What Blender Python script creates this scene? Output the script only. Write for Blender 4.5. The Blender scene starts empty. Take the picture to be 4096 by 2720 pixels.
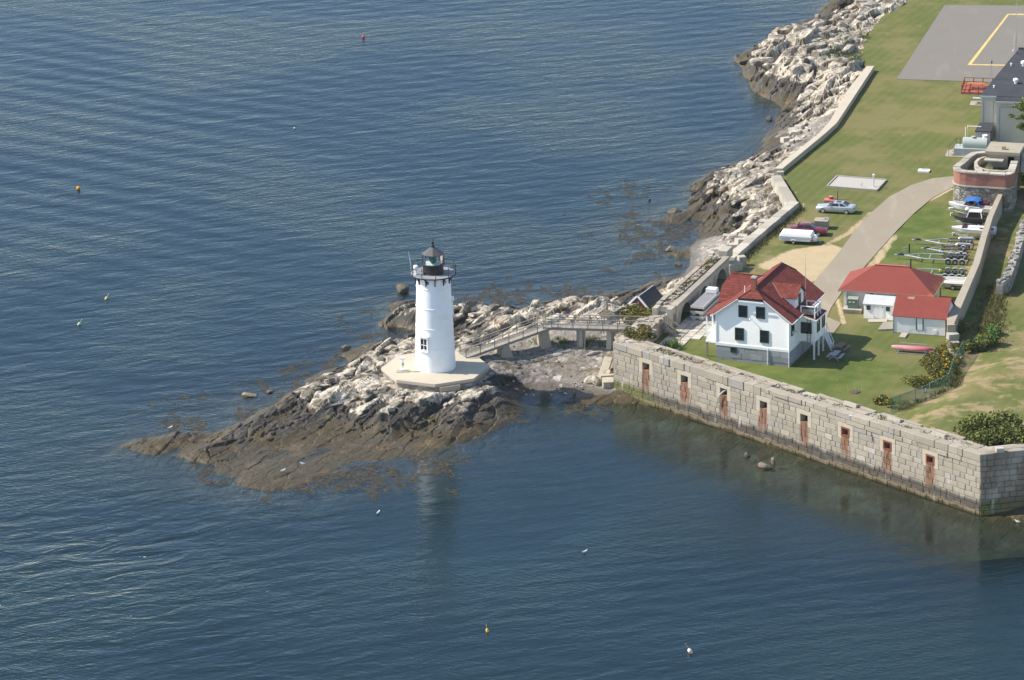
import bpy, bmesh, math, random
import numpy as np
from mathutils import Vector, Matrix
rnd = random.Random(7)
SC = bpy.context.scene
COL = SC.collection
# ------------------------------------------------------------------ camera
PITCH = math.radians(18.3); ROLL = math.radians(1.05); CAMH = 171.6; FPX = 18215.0
c_f = np.array([0, math.cos(PITCH), -math.sin(PITCH)])
_r = np.array([1.0, 0, 0]); _u = np.array([0, math.sin(PITCH), math.cos(PITCH)])
c_r = _r*math.cos(ROLL) - _u*math.sin(ROLL)
c_u = _u*math.cos(ROLL) + _r*math.sin(ROLL)
cam_d = bpy.data.cameras.new('camera'); cam = bpy.data.objects.new('camera', cam_d); COL.objects.link(cam)
cam_d.sensor_width = 36.0; cam_d.lens = 36.0*FPX/4096.0; cam_d.clip_start = 5; cam_d.clip_end = 20000
cam.matrix_world = Matrix(((c_r[0], c_u[0], -c_f[0], 0), (c_r[1], c_u[1], -c_f[1], 0), (c_r[2], c_u[2], -c_f[2], CAMH), (0, 0, 0, 1)))
SC.camera = cam
# ------------------------------------------------------------------ sky, sun, exposure
SUN_EL = math.radians(44.0)
SUN_AZ = math.radians(171.0)            # direction towards the sun in the xy plane, from +X counter-clockwise
world = bpy.data.worlds.new('World'); SC.world = world; world.use_nodes = True
wn = world.node_tree; wn.nodes.clear()
w_sky = wn.nodes.new('ShaderNodeTexSky'); w_sky.sky_type = 'NISHITA'; w_sky.sun_disc = False
w_sky.sun_elevation = SUN_EL; w_sky.sun_rotation = math.radians(90.0) - SUN_AZ
w_sky.air_density = 1.0; w_sky.dust_density = 0.5; w_sky.ozone_density = 1.3
w_bg = wn.nodes.new('ShaderNodeBackground'); w_bg.inputs['Strength'].default_value = 0.13
w_out = wn.nodes.new('ShaderNodeOutputWorld')
wn.links.new(w_sky.outputs['Color'], w_bg.inputs['Color']); wn.links.new(w_bg.outputs['Background'], w_out.inputs['Surface'])
sun_d = bpy.data.lights.new('sun', 'SUN'); sun_d.energy = 4.4; sun_d.angle = math.radians(0.5); sun_d.color = (1.0, 0.93, 0.82)
sun = bpy.data.objects.new('sun', sun_d); COL.objects.link(sun)
sdir = Vector((math.cos(SUN_AZ)*math.cos(SUN_EL), math.sin(SUN_AZ)*math.cos(SUN_EL), math.sin(SUN_EL)))
sun.rotation_euler = sdir.to_track_quat('Z', 'Y').to_euler(); sun.location = (0, 500, 300)
SC.view_settings.view_transform = 'Standard'; SC.view_settings.look = 'None'
SC.view_settings.exposure = 0.72; SC.view_settings.gamma = 1.0
SC.cycles.max_bounces = 6; SC.cycles.transparent_max_bounces = 8

# ------------------------------------------------------------------ measuring helpers: photo pixel -> point of the place
def at(px, py, z):                       # px,py in the 4096 px photograph
    d = c_f + c_r*(px-2048.0)/FPX - c_u*(py-1360.0)/FPX
    t = (z-CAMH)/d[2]
    return np.array([0, 0, CAMH]) + d*t
VS = 4096.0/2361.0
def V(px, py, z): return at(px*VS, py*VS, z)
ZT = {'a': (1550, 900, 1950, 896), 'isl': (1200, 1300, 2100, 2352), 'br': (1800, 1100, 2700, 2352), 'ho': (2700, 950, 3400, 1996),
      'sh': (3300, 950, 4096, 2269), 'ba': (3700, 500, 4096, 1552), 'tr': (3700, 0, 4096, 1242), 'nw': (2900, 0, 3700, 1792),
      'se': (2600, 550, 3300, 1829), 'fw': (2400, 1200, 3400, 2361), 'fe': (3200, 1400, 4096, 2007), 'ca': (3100, 650, 3700, 2091),
      'ar': (2400, 950, 2900, 1960), 'bo': (3550, 700, 4096, 2140), 'wl': (3550, 1000, 4096, 1712), 'rb': (3820, 180, 4096, 1443),
      'tk': (3780, 480, 4096, 2065), 'fn': (3600, 1380, 4096, 1852), 'gt': (2440, 1230, 2720, 1996), 'we': (400, 1300, 1300, 2016),
      'bt': (3800, 800, 4000, 1960), 'ww': (2300, 1550, 3300, 2361)}
def S(k, a, b):
    x0, y0, x1, w = ZT[k]; s = (x1-x0)/w
    return x0+a*s, y0+b*s
def G(k, a, b, z): return at(*S(k, a, b), z)
YARD = 4.2

# ------------------------------------------------------------------ numpy noise
def _hash(ix, iy, seed):
    n = (ix.astype(np.int64)*374761393 + iy.astype(np.int64)*668265263 + seed*1442695041) & 0x7fffffff
    n = ((n ^ (n >> 13))*1274126177) & 0x7fffffff
    n = (n ^ (n >> 16)) & 0x7fffffff
    return n/float(0x7fffffff)
def vnoise(x, y, seed=0):
    ix = np.floor(x); iy = np.floor(y); fx = x-ix; fy = y-iy
    fx = fx*fx*fx*(fx*(fx*6-15)+10); fy = fy*fy*fy*(fy*(fy*6-15)+10)
    a = _hash(ix, iy, seed); b = _hash(ix+1, iy, seed); c = _hash(ix, iy+1, seed); d = _hash(ix+1, iy+1, seed)
    return (a*(1-fx)+b*fx)*(1-fy) + (c*(1-fx)+d*fx)*fy
def fbm(x, y, seed=0, octv=4, gain=0.5):
    s = np.zeros_like(x); amp = 1.0; tot = 0
    for o in range(octv):
        s += amp*(vnoise(x, y, seed+o*17)-0.5); tot += amp; amp *= gain; x = x*2.03+3.1; y = y*2.03-1.7
    return s/tot*2
def voro(x, y, seed=0):                   # distance to nearest, second nearest and that cell's random number
    ix = np.floor(x); iy = np.floor(y)
    f1 = np.full(x.shape, 9.0); f2 = np.full(x.shape, 9.0); cid = np.zeros(x.shape); cx = np.zeros(x.shape); cy = np.zeros(x.shape)
    for dx in (-1, 0, 1):
        for dy in (-1, 0, 1):
            jx = ix+dx; jy = iy+dy
            qx = jx+0.1+0.8*_hash(jx, jy, seed); qy = jy+0.1+0.8*_hash(jx, jy, seed+5)
            d = np.hypot(qx-x, qy-y); h = _hash(jx, jy, seed+9)
            m = d < f1
            f2 = np.where(m, f1, np.minimum(f2, d)); f1 = np.where(m, d, f1); cid = np.where(m, h, cid)
            cx = np.where(m, qx-x, cx); cy = np.where(m, qy-y, cy)
    return f1, f2, cid, cx, cy
def sstep(a, b, x):
    t = np.clip((x-a)/(b-a), 0, 1); return t*t*(3-2*t)
def inpoly(x, y, poly):
    r = np.zeros(x.shape, bool); n = len(poly)
    for i in range(n):
        x1, y1 = poly[i][:2]; x2, y2 = poly[(i+1) % n][:2]
        if y1 == y2: continue
        c = ((y1 > y) != (y2 > y)) & (x < (x2-x1)*(y-y1)/(y2-y1)+x1); r ^= c
    return r
def segdist(x, y, pts):
    d = np.full(np.shape(x), 1e9)
    for i in range(len(pts)-1):
        ax, ay = pts[i][:2]; bx, by = pts[i+1][:2]; vx, vy = bx-ax, by-ay
        t = np.clip(((x-ax)*vx+(y-ay)*vy)/(vx*vx+vy*vy+1e-9), 0, 1)
        d = np.minimum(d, np.hypot(x-ax-vx*t, y-ay-vy*t))
    return d

# ------------------------------------------------------------------ materials
class NT:
    def __init__(s, name):
        s.m = bpy.data.materials.new(name); s.m.use_nodes = True; s.t = s.m.node_tree; s.t.nodes.clear()
        s.out = s.n('OutputMaterial')
    def n(s, typ, **kw):
        nd = s.t.nodes.new('ShaderNode'+typ)
        for k, v in kw.items():
            if k.startswith('_'): setattr(nd, k[1:], v)
            else: s.set(nd, k, v)
        return nd
    def set(s, nd, k, v):
        k = k.replace('__', ' ')
        i = nd.inputs[int(k[1:])] if k[0] == 'i' and k[1:].isdigit() else nd.inputs[k]
        if hasattr(v, 'is_output') or isinstance(v, bpy.types.NodeSocket): s.t.links.new(v, i)
        else:
            if isinstance(v, (tuple, list)) and len(v) == 3 and i.type == 'RGBA': v = (*v, 1)
            i.default_value = v
    def math(s, op, a, b=0.0, c=None, clamp=False):
        nd = s.n('Math', _operation=op, i0=a, i1=b); nd.use_clamp = clamp
        if c is not None: s.set(nd, 'i2', c)
        return nd.outputs[0]
    def mix(s, f, a, b, blend='MIX'):
        nd = s.n('Mix', _data_type='RGBA', _blend_type=blend); nd.clamp_factor = True
        s.set(nd, 'i0', f); s.set(nd, 'i6', a); s.set(nd, 'i7', b); return nd.outputs[2]
    def noise(s, vec, scale, detail=3, rough=0.55, dist=0.0):
        nd = s.n('TexNoise', Scale=scale, Detail=detail, Roughness=rough, Distortion=dist)
        if vec is not None: s.set(nd, 'Vector', vec)
        return nd.outputs['Fac']
    def ss(s, x, a, b):
        nd = s.n('MapRange', _interpolation_type='SMOOTHSTEP'); s.set(nd, 'i0', x); s.set(nd, 'i1', a); s.set(nd, 'i2', b); return nd.outputs[0]
    def co(s, which='Object'): return s.n('TexCoord').outputs[which]
    def pos(s): return s.n('NewGeometry').outputs['Position']
    def vmul(s, v, sc, rot=(0, 0, 0)):
        if any(rot): v = s.n('Mapping', Vector=v, Rotation=rot).outputs[0]      # turn first, then stretch
        return s.n('Mapping', Vector=v, Scale=sc).outputs[0]
    def attr(s, name): return s.n('Attribute', _attribute_name=name).outputs['Fac']
    def xyz(s, v):
        o = s.n('SeparateXYZ', Vector=v).outputs; return o[0], o[1], o[2]
    def bump(s, h, strength=0.5, dist=0.1, normal=None):
        nd = s.n('Bump', Strength=strength, Distance=dist, Height=h)
        if normal is not None: s.set(nd, 'Normal', normal)
        return nd.outputs[0]
    def pbr(s, col, rough=0.7, normal=None, **kw):
        nd = s.n('BsdfPrincipled'); s.set(nd, 'Base__Color', col); s.set(nd, 'Roughness', rough)
        nd.inputs['Specular IOR Level'].default_value = kw.pop('spec', 0.3)
        for k, v in kw.items(): s.set(nd, k, v)
        if normal is not None: s.set(nd, 'Normal', normal)
        s.t.links.new(nd.outputs[0], s.out.inputs['Surface']); return nd
def sc3(c, k): return tuple(min(1, v*k) for v in c)
def plain(name, c, rough=0.6, var=0.12, scale=1.5, bump=0.0, bscale=8.0, tint=0.0, metallic=0.0, spec=0.3, dirt=None, dscale=0.6):
    N = NT(name); v = N.co()
    f = N.noise(v, scale, 4)
    col = N.mix(f, sc3(c, 1-var), sc3(c, 1+var))
    if dirt: col = N.mix(N.ss(N.noise(v, dscale, 5, 0.65), 0.5, 0.75), col, dirt)
    if tint:
        a = N.attr('tint'); k = N.math('MULTIPLY_ADD', a, 2*tint, 1-tint)
        cc = N.n('CombineColor', i0=k, i1=k, i2=k).outputs[0]
        col = N.mix(1.0, col, cc, 'MULTIPLY')
    nm = N.bump(N.noise(v, bscale, 4), bump, 0.05) if bump else None
    N.pbr(col, rough, nm, Metallic=metallic, spec=spec)
    return N.m

# ------------------------------------------------------------------ mesh builder
class MB:
    def __init__(s): s.v = []; s.f = []; s.t = []; s.tint = 0.5; s.M = None
    def add(s, verts, faces):
        o = len(s.v)
        if s.M is not None: verts = [tuple(s.M @ Vector(p)) for p in verts]
        s.v.extend(tuple(float(c) for c in p) for p in verts)
        s.f.extend(tuple(i+o for i in fc) for fc in faces); s.t.extend([s.tint]*len(faces)); return s
    def box(s, x0, x1, y0, y1, z0, z1):
        return s.hexa([(x0, y0), (x1, y0), (x1, y1), (x0, y1)], [z0]*4, [z1]*4)
    def hexa(s, q, zb, zt, qt=None):
        qt = qt or q
        v = [(q[i][0], q[i][1], zb[i]) for i in range(4)]+[(qt[i][0], qt[i][1], zt[i]) for i in range(4)]
        return s.add(v, [(3, 2, 1, 0), (4, 5, 6, 7), (0, 1, 5, 4), (1, 2, 6, 5), (2, 3, 7, 6), (3, 0, 4, 7)])
    def cbox(s, c, d, rz=0.0, tilt=(0, 0)):
        M = Matrix.Translation(Vector(c)) @ Matrix.Rotation(rz, 4, 'Z') @ Matrix.Rotation(tilt[0], 4, 'X') @ Matrix.Rotation(tilt[1], 4, 'Y')
        hx, hy, hz = d[0]/2, d[1]/2, d[2]/2
        v = [tuple(M @ Vector(p)) for p in [(-hx, -hy, -hz), (hx, -hy, -hz), (hx, hy, -hz), (-hx, hy, -hz), (-hx, -hy, hz), (hx, -hy, hz), (hx, hy, hz), (-hx, hy, hz)]]
        return s.add(v, [(3, 2, 1, 0), (4, 5, 6, 7), (0, 1, 5, 4), (1, 2, 6, 5), (2, 3, 7, 6), (3, 0, 4, 7)])
    def bar(s, p, q, w, h=None, up=(0, 0, 1)):
        h = h or w; p = Vector(p); q = Vector(q); d = (q-p)
        if d.length < 1e-6: return s
        d.normalize(); up = Vector(up)
        if abs(d.dot(up)) > 0.98: up = Vector((1, 0, 0))
        x = d.cross(up).normalized(); y = x.cross(d).normalized()
        v = []
        for e in (p, q):
            for a, b in ((-1, -1), (1, -1), (1, 1), (-1, 1)): v.append(tuple(e+x*(a*w/2)+y*(b*h/2)))
        return s.add(v, [(0, 1, 2, 3), (7, 6, 5, 4), (0, 4, 5, 1), (1, 5, 6, 2), (2, 6, 7, 3), (3, 7, 4, 0)])
    def tube(s, pts, r, n=8, caps=True):
        P = [Vector(p) for p in pts]; rr = r if isinstance(r, (list, tuple)) else [r]*len(P); v = []; f = []
        for i, p in enumerate(P):
            d = (P[min(i+1, len(P)-1)]-P[max(i-1, 0)]); d = d.normalized() if d.length > 1e-9 else Vector((0, 0, 1))
            up = Vector((0, 0, 1)) if abs(d.z) < 0.95 else Vector((1, 0, 0))
            x = d.cross(up).normalized(); y = x.cross(d)
            for k in range(n):
                a = 2*math.pi*k/n; v.append(tuple(p+(x*math.cos(a)+y*math.sin(a))*rr[i]))
        for i in range(len(P)-1):
            for k in range(n): f.append((i*n+k, i*n+(k+1) % n, (i+1)*n+(k+1) % n, (i+1)*n+k))
        if caps: f.append(tuple(range(n))[::-1]); f.append(tuple((len(P)-1)*n+k for k in range(n)))
        return s.add(v, f)
    def lathe(s, prof, n=24, c=(0, 0, 0), a0=0.0, caps=True):
        v = []; f = []
        for r, z in prof:
            for k in range(n):
                a = a0+2*math.pi*k/n; v.append((c[0]+r*math.cos(a), c[1]+r*math.sin(a), c[2]+z))
        for i in range(len(prof)-1):
            for k in range(n): f.append((i*n+k, i*n+(k+1) % n, (i+1)*n+(k+1) % n, (i+1)*n+k))
        if caps: f.append(tuple(range(n))[::-1]); f.append(tuple((len(prof)-1)*n+k for k in range(n)))
        return s.add(v, f)
    def prism(s, poly, z0, z1):
        n = len(poly); zb = z0 if hasattr(z0, '__len__') else [z0]*n; zt = z1 if hasattr(z1, '__len__') else [z1]*n
        A = sum(poly[i][0]*poly[(i+1) % n][1]-poly[(i+1) % n][0]*poly[i][1] for i in range(n))
        v = [(poly[i][0], poly[i][1], zb[i]) for i in range(n)]+[(poly[i][0], poly[i][1], zt[i]) for i in range(n)]
        f = [tuple(range(n))[::-1], tuple(range(n, 2*n))]+[(i, (i+1) % n, n+(i+1) % n, n+i) for i in range(n)]
        if A < 0: f = [tuple(reversed(q)) for q in f]
        return s.add(v, f)
    def plate(s, pts, th):               # a planar polygon thickened along its normal, downwards
        P = [Vector(p) for p in pts]; nrm = (P[1]-P[0]).cross(P[2]-P[0]).normalized(); n = len(P)
        v = [tuple(p) for p in P]+[tuple(p-nrm*th) for p in P]
        return s.add(v, [tuple(range(n)), tuple(range(2*n-1, n-1, -1))]+[(i, n+i, n+(i+1) % n, (i+1) % n) for i in range(n)])
    def ball(s, c, r, n=12, m=8, sz=1.0):
        return s.lathe([(r*math.sin(math.pi*i/m) if 0 < i < m else 1e-4, -r*sz*math.cos(math.pi*i/m)) for i in range(m+1)], n, c)
    def loft(s, rings, caps=True):
        n = len(rings[0]); v = [p for r in rings for p in r]; f = []
        for i in range(len(rings)-1):
            for k in range(n): f.append((i*n+k, i*n+(k+1) % n, (i+1)*n+(k+1) % n, (i+1)*n+k))
        if caps: f.append(tuple(range(n))[::-1]); f.append(tuple((len(rings)-1)*n+k for k in range(n)))
        return s.add(v, f)
    def build(s, name, mat, parent=None, smooth=False, bevel=0.0, fix=True):
        me = bpy.data.meshes.new(name); me.from_pydata(s.v, [], s.f); me.materials.append(mat)
        a = me.attributes.new('tint', 'FLOAT', 'FACE'); a.data.foreach_set('value', s.t)
        if fix or bevel:
            bm = bmesh.new(); bm.from_mesh(me)
            if fix: bmesh.ops.recalc_face_normals(bm, faces=bm.faces[:])
            if bevel: bmesh.ops.bevel(bm, geom=[e for e in bm.edges if len(e.link_faces) == 2 and e.calc_face_angle(0) > 0.6], offset=bevel, segments=1, affect='EDGES')
            bm.to_mesh(me); bm.free()
        if smooth:
            me.polygons.foreach_set('use_smooth', [True]*len(me.polygons))
            me.set_sharp_from_angle(angle=math.radians(smooth if smooth is not True else 40))
        me.update()
        o = bpy.data.objects.new(name, me); COL.objects.link(o)
        if parent is not None: o.parent = parent
        return o
def thing(name, label, cat, loc=(0, 0, 0), rz=0.0, group=None):
    o = bpy.data.objects.new(name, None); COL.objects.link(o); o.empty_display_size = 0.3
    o.location = tuple(float(c) for c in loc); o.rotation_euler = (0, 0, rz); return tag(o, label, cat, group)
def tag(o, label, cat, group=None):
    o['label'] = label; o['category'] = cat
    if group: o['group'] = group
    return o
def struct(o): o['kind'] = 'structure'; return o
def dup(root, loc=None, rz=None, label=None, scale=None):
    r = root.copy(); COL.objects.link(r)
    if loc is not None: r.location = tuple(float(c) for c in loc)
    if rz is not None: r.rotation_euler = (r.rotation_euler[0], r.rotation_euler[1], rz)
    if scale is not None: r.scale = (scale,)*3 if not hasattr(scale, '__len__') else scale
    if label: r['label'] = label
    for ch in root.children:
        c = ch.copy(); COL.objects.link(c); c.parent = r
        for g in ch.children:
            d = g.copy(); COL.objects.link(d); d.parent = c
    return r
# ================================================================== terrain (seabed, ledges, beach)
CP = []      # (px, py in 2361-px view, z, rockiness)
def cp(s, rk):
    for t in s.split(';'):
        t = t.strip()
        if t:
            a = [float(q) for q in t.split(',')]; CP.append((a[0], a[1], a[2], rk))
# open water
cp('0,0,-8;600,0,-8;1200,0,-8;1700,0,-5;0,500,-8;600,500,-8;1100,400,-7;1500,300,-5;0,1000,-6;200,850,-5;600,750,-5;850,600,-5;1200,550,-4;1400,480,-3.2;0,1568,-8;600,1568,-8;1200,1568,-8;1800,1568,-8;2361,1568,-6;1200,1250,-4.5;1600,1300,-4;2000,1350,-3.2;2330,1300,-1.6;300,1200,-4.5;700,1250,-4.5;1000,1150,-3;230,1080,-2.5;220,1000,-2.5;1650,150,-3;1600,350,-3;1700,280,-2;1800,20,-3;1600,-60,-5;0,-100,-8;1000,-100,-8', 0.3)
# west tip and second ledge
cp('275,1030,0.05;330,1014,.5;400,1002,.75;450,1000,.65;472,1004,.25;475,1016,-.2;400,1034,-.1;340,1043,.15;330,1052,-.7;300,998,-1;420,975,-.9;445,1050,.4;480,1032,.9;560,992,1.0;600,970,1.1;650,950,1.25;500,1064,.3;545,1058,-.1;440,1075,-1;520,960,-.8', 1)
# weed flats in front
cp('620,1030,.03;700,1020,.12;800,1000,.25;560,1110,.22;620,1125,.2;660,1108,.32;700,1080,.2;760,1060,.08;820,1050,.1;880,1045,.14;500,1110,-.45;440,1090,-.1;560,1145,-.7;660,1142,-.6;760,1120,-.35;850,1085,-.2;950,1058,-.15;1000,1042,.08;590,1060,.08;650,1060,.03;740,1095,.06;900,1120,-.6;1000,1080,-.8', 0.55)
cp('1450,500,-.5;1500,560,-.45;1540,540,-.35;1430,540,-.6;1600,545,-.2;1340,510,-1.2;1480,470,-.8;1580,470,-.3', .3)
cp('1480,505,-.10;1540,522,-.06;1520,560,-.06;1572,545,-.04;1430,520,-.2;1455,560,-.25;1590,565,-.06', .45)
cp('1250,675,-.4;1150,680,-.35;1330,655,-.5;560,940,-.6;640,900,-.5;700,860,-.5;500,980,-.6;760,825,-.6;840,770,-.5;860,700,-.7', .3)
cp('1600,1015,-.55;1800,1095,-.7;2000,1160,-.75;1450,965,-.6;2150,1210,-1;1900,1170,-1.1;1700,1080,-.9', .3)
# the main ledge round the platform
cp('680,920,2.0;720,895,2.9;760,880,2.8;760,910,2.2;700,938,1.2;820,870,2.8;850,890,2.4;800,930,1.5;880,950,2.2;900,925,2.2;860,982,.8;930,962,1.4;800,970,.6;960,988,.75;1000,945,1.2;1060,935,1.6;1080,955,1.6;1150,910,2.0;1190,885,.9;1203,903,.1;1190,925,-.1;1135,985,.1;1115,1002,-.1;1060,1000,.5;1000,1018,.2;950,1012,.5;880,1020,.25;1090,975,1.0;920,994,.7;1010,975,.8;1140,950,.8;1170,1000,-1.2;1240,950,-1.2;1120,1040,-1.4', 1)
# round the back of the platform
cp('660,910,0.1;640,930,0;700,878,-.1;760,852,.1;790,868,1.6;600,918,-.7;650,880,-1.4;720,840,-1.6;575,910,.25;622,905,.1;800,842,.3;830,830,1.2;870,815,1.7;900,790,1.6;930,783,2.2;940,800,2.4;880,835,2.6;850,788,-.1;800,802,-.5;797,806,.7;770,815,-1;870,755,-.9;905,765,-.5;900,695,.3;930,708,2.0;950,718,2.0;930,742,.6;880,740,.6;900,746,.8;930,663,-.5;905,680,-.6;965,680,-.7;945,757,-.1;940,772,.4;860,720,-1.3;880,690,-1.2;870,768,-1.5;910,758,-1.0;840,782,-1.2;780,832,-1.0;850,735,-1.5;948,765,-.6;920,770,-.9', 1)
cp('1005,850,2.6;960,840,2.6;1050,850,2.6;1000,880,2.6;920,870,2.6;1090,870,2.6;1000,820,2.6;900,850,2.6;1100,845,2.5', 0.2)
cp('1000,700,.3;1010,740,1.0;1060,700,.1;1060,688,-.4;1085,712,2.4;1130,714,2.3;1150,725,2.4;1100,742,2.0;1205,712,.2;1190,735,1.8;1110,765,1.8;1160,760,2.9;1200,745,3.2;1060,790,2.2;1080,762,1.4;1230,720,2.9;1280,715,3.3;1330,700,3.9;1372,688,4.7;1396,678,5.4;1406,722,3.6;1320,688,1;1250,700,.1;1300,690,-.2;1350,674,-.3;1385,668,-.2;1412,680,0.2;1430,683,.1;1452,680,.9;1440,702,2.0;1422,692,.8;1400,650,-1;1300,660,-1.3;1200,690,-.8;1120,688,-.7;1480,645,-.6;1502,645,.3;1430,655,-1', 1)
cp('1440,722,3.0;1500,725,3.4;1470,745,3.4;1430,745,3.3', 0.3)
cp('1520,660,1.7;1540,655,1.4;1560,650,2.6;1545,640,.6;1530,645,.3', 1)
# beach
cp('1130,850,2.4;1165,835,2.4;1200,812,2.7;1250,800,2.9;1350,790,3.2;1420,782,3.5;1300,830,2.1;1400,840,1.6;1250,850,1.5;1350,870,.9;1410,880,.9;1290,890,.25;1215,893,.15;1250,906,-.02;1300,909,-.05;1350,913,.0;1400,905,.3;1310,930,-.6;1250,930,-.7;1390,940,-.5;1300,770,3.4;1400,760,3.6;1340,750,3.6', 0.06)
cp('1440,905,.6;1330,922,.25;1375,920,.3;1450,938,-.4;1490,930,.1', 0.8)
# under the fort wall and the shallows in front
cp('1500,940,-.3;1600,975,-.4;1700,1015,-.5;1800,1055,-.5;1700,1050,-.7;1760,1082,-.3;1900,1095,-.6;2000,1130,-.6;2100,1165,-.8;2250,1195,-.3;2350,1205,-.1;1600,1050,-1.3;1800,1130,-1.5;2000,1200,-1.6;1500,1000,-1.3;1350,1000,-2;1250,1080,-2.6;2270,1260,-1;1560,940,.3;1720,985,.3;1900,1045,.2;2100,1115,0', 0.4)
# north shore
cp('1598,600,.15;1640,580,1.3;1660,600,2.2;1600,632,.5;1580,645,.15;1640,622,2.4;1690,560,2.6;1612,570,.4;1625,555,.6;1610,585,.5;1608,615,.5;1590,640,.35;1625,600,1.0;1650,560,1.2;1665,545,1.3', 0.03)
cp('1588,455,0;1600,440,-.1;1600,428,.5;1640,398,.6;1700,375,.5;1760,358,.4;1640,430,1.8;1700,410,2.3;1760,400,3.0;1790,420,3.5;1700,450,2.7;1740,470,3.3;1790,462,3.6;1680,480,1.4;1650,490,.7;1620,470,.6;1640,510,.4;1615,512,-.2;1700,510,1.7;1740,510,2.6;1800,490,3.4;1830,470,3.7;1680,530,.9;1700,542,1.8;1740,540,2.7;1560,450,-1.2;1555,493,.5;1530,493,-.5;1500,520,-1.1;1400,540,-1.6;1550,560,-.7;1500,580,-1.1;1565,600,-.6;1545,578,.5;1530,620,-.8;1480,610,-1.4;1760,335,.05;1785,300,.1;1800,278,.2;1600,400,-1.2', 1)
cp('1780,320,.6;1800,300,1.0;1830,290,1.6;1810,345,2.0;1850,300,2.4;1870,280,2.8;1770,350,.8', 0.35)
cp('1800,258,0;1822,240,.8;1765,280,-.4;1760,240,-1.2;1880,230,2.6;1900,250,3.2;1930,220,3.6;1788,232,.1;1850,220,1.6;1735,180,.2;1708,150,.1;1715,195,-.6;1700,133,.5;1760,170,1.7;1800,190,1.8;1850,190,2.2;1900,190,3.0;1950,180,3.8;1760,120,3.6;1800,100,4.0;1850,80,4.2;1870,100,4.0;1850,140,4.3;1900,120,4.3;1950,100,4.3;1970,150,4.3;1830,70,3.8;1760,97,1.8;1790,86,1.4;1800,76,1.2;1832,58,.3;1740,112,.0;1690,100,-2;1780,58,-1.7;1890,34,1.7;1890,46,.0;1930,30,1.6;1950,40,2.8;1980,45,3.8;2000,20,4.3;2050,10,4.3;1960,10,1.6;1900,15,.5;1878,40,.8;1930,-20,.5;2000,-30,2.2;2050,-30,3.6;1910,60,.1;1950,70,3.2;1850,20,-2;1680,160,-2', 1)
# under the lawn
cp('1850,400,3.4;1900,560,3.4;2000,300,3.4;2100,100,3.5;2300,200,3.4;2300,600,3.4;2000,600,3.4;1800,700,3.4;1900,850,3.4;2200,900,3.4;2330,1000,3.4;2340,-60,3.4;1700,760,3.4;1600,800,3.4;1500,790,3.4;1720,600,3.4;2250,1010,3.4;1950,250,3.5;2040,150,3.6;2100,30,3.6;1950,930,3.3', 0)
_c = np.array([[*V(a, b, max(z, 0))[:2], z, k] for a, b, z, k in CP])
def rbf(vals):
    P = _c[:, :2]; n = len(P); D = np.hypot(P[:, None, 0]-P[None, :, 0], P[:, None, 1]-P[None, :, 1])
    A = np.zeros((n+3, n+3)); A[:n, :n] = D - 0.02*np.eye(n); A[:n, n] = 1; A[:n, n+1:] = P/100; A[n, :n] = 1; A[n+1:, :n] = P.T/100
    return np.linalg.solve(A, np.concatenate([vals, [0, 0, 0]]))
_wz = rbf(_c[:, 2]); _wk = rbf(_c[:, 3])
def rbf_eval(w, x, y):
    n = len(_c); out = np.zeros(x.size); xs = x.ravel(); ys = y.ravel()
    for i in range(0, x.size, 40000):
        j = slice(i, i+40000)
        D = np.hypot(xs[j, None]-_c[None, :, 0], ys[j, None]-_c[None, :, 1])
        out[j] = D @ w[:n] + w[n] + (xs[j]*w[n+1]+ys[j]*w[n+2])/100
    return out.reshape(x.shape)
# coarse fields, then bilinear
CX0, CX1, CY0, CY1, CS = -100.0, 100.0, 370.0, 780.0, 1.0
_gx = np.arange(CX0, CX1+.1, CS); _gy = np.arange(CY0, CY1+.1, CS)
_GX, _GY = np.meshgrid(_gx, _gy)
BZ = np.clip(rbf_eval(_wz, _GX, _GY), -9, 6); BK = np.clip(rbf_eval(_wk, _GX, _GY), 0, 1)
def bil(F, x, y):
    fx = np.clip((x-CX0)/CS, 0, len(_gx)-1.001); fy = np.clip((y-CY0)/CS, 0, len(_gy)-1.001)
    ix = fx.astype(int); iy = fy.astype(int); fx = fx-ix; fy = fy-iy
    return (F[iy, ix]*(1-fx)+F[iy, ix+1]*fx)*(1-fy)+(F[iy+1, ix]*(1-fx)+F[iy+1, ix+1]*fx)*fy
ST = math.radians(57); es = (math.cos(ST), math.sin(ST)); ep = (math.sin(ST), -math.cos(ST))
def rock_detail(x, y):
    s = x*es[0]+y*es[1]; p = x*ep[0]+y*ep[1]
    p = p + 1.5*fbm(s*0.09, p*0.12, 3, 3) + 0.35*fbm(s*.5, p*.5, 4, 2)
    def saw(w, seed, hard=0.75):
        q = p/w + 0.35*fbm(s*0.35/w, p*0.1, seed, 2); k = np.floor(q); t = q-k
        amp = 0.35+0.65*_hash(k, np.floor(s/(w*2.3)+_hash(k, k, seed)*9), seed)
        return np.where(t < hard, t/hard, (1-t)/(1-hard))*amp-0.45*amp
    f1, f2, cid, cx, cy = voro(s/4.6, p/1.7, 21)
    blk = (cid-0.5)*1.0 + 0.9*(cx*(_hash(np.floor(cid*997), cid*0, 2)-.5)+cy*(_hash(np.floor(cid*773), cid*0, 4)-.5)) - 0.5*np.exp(-((f2-f1)/0.07)**2)
    g1, g2, gid, gx, gy = voro(s/1.7+9, p/.75, 31)
    sm = (gid-.5)*0.30-0.14*np.exp(-((g2-g1)/0.13)**2)
    return 1.15*saw(5.0, 5, .82)+0.3*saw(2.2, 8, .8)+blk*1.15+sm*.4+0.12*fbm(x*.9, y*.9, 14, 4)
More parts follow.
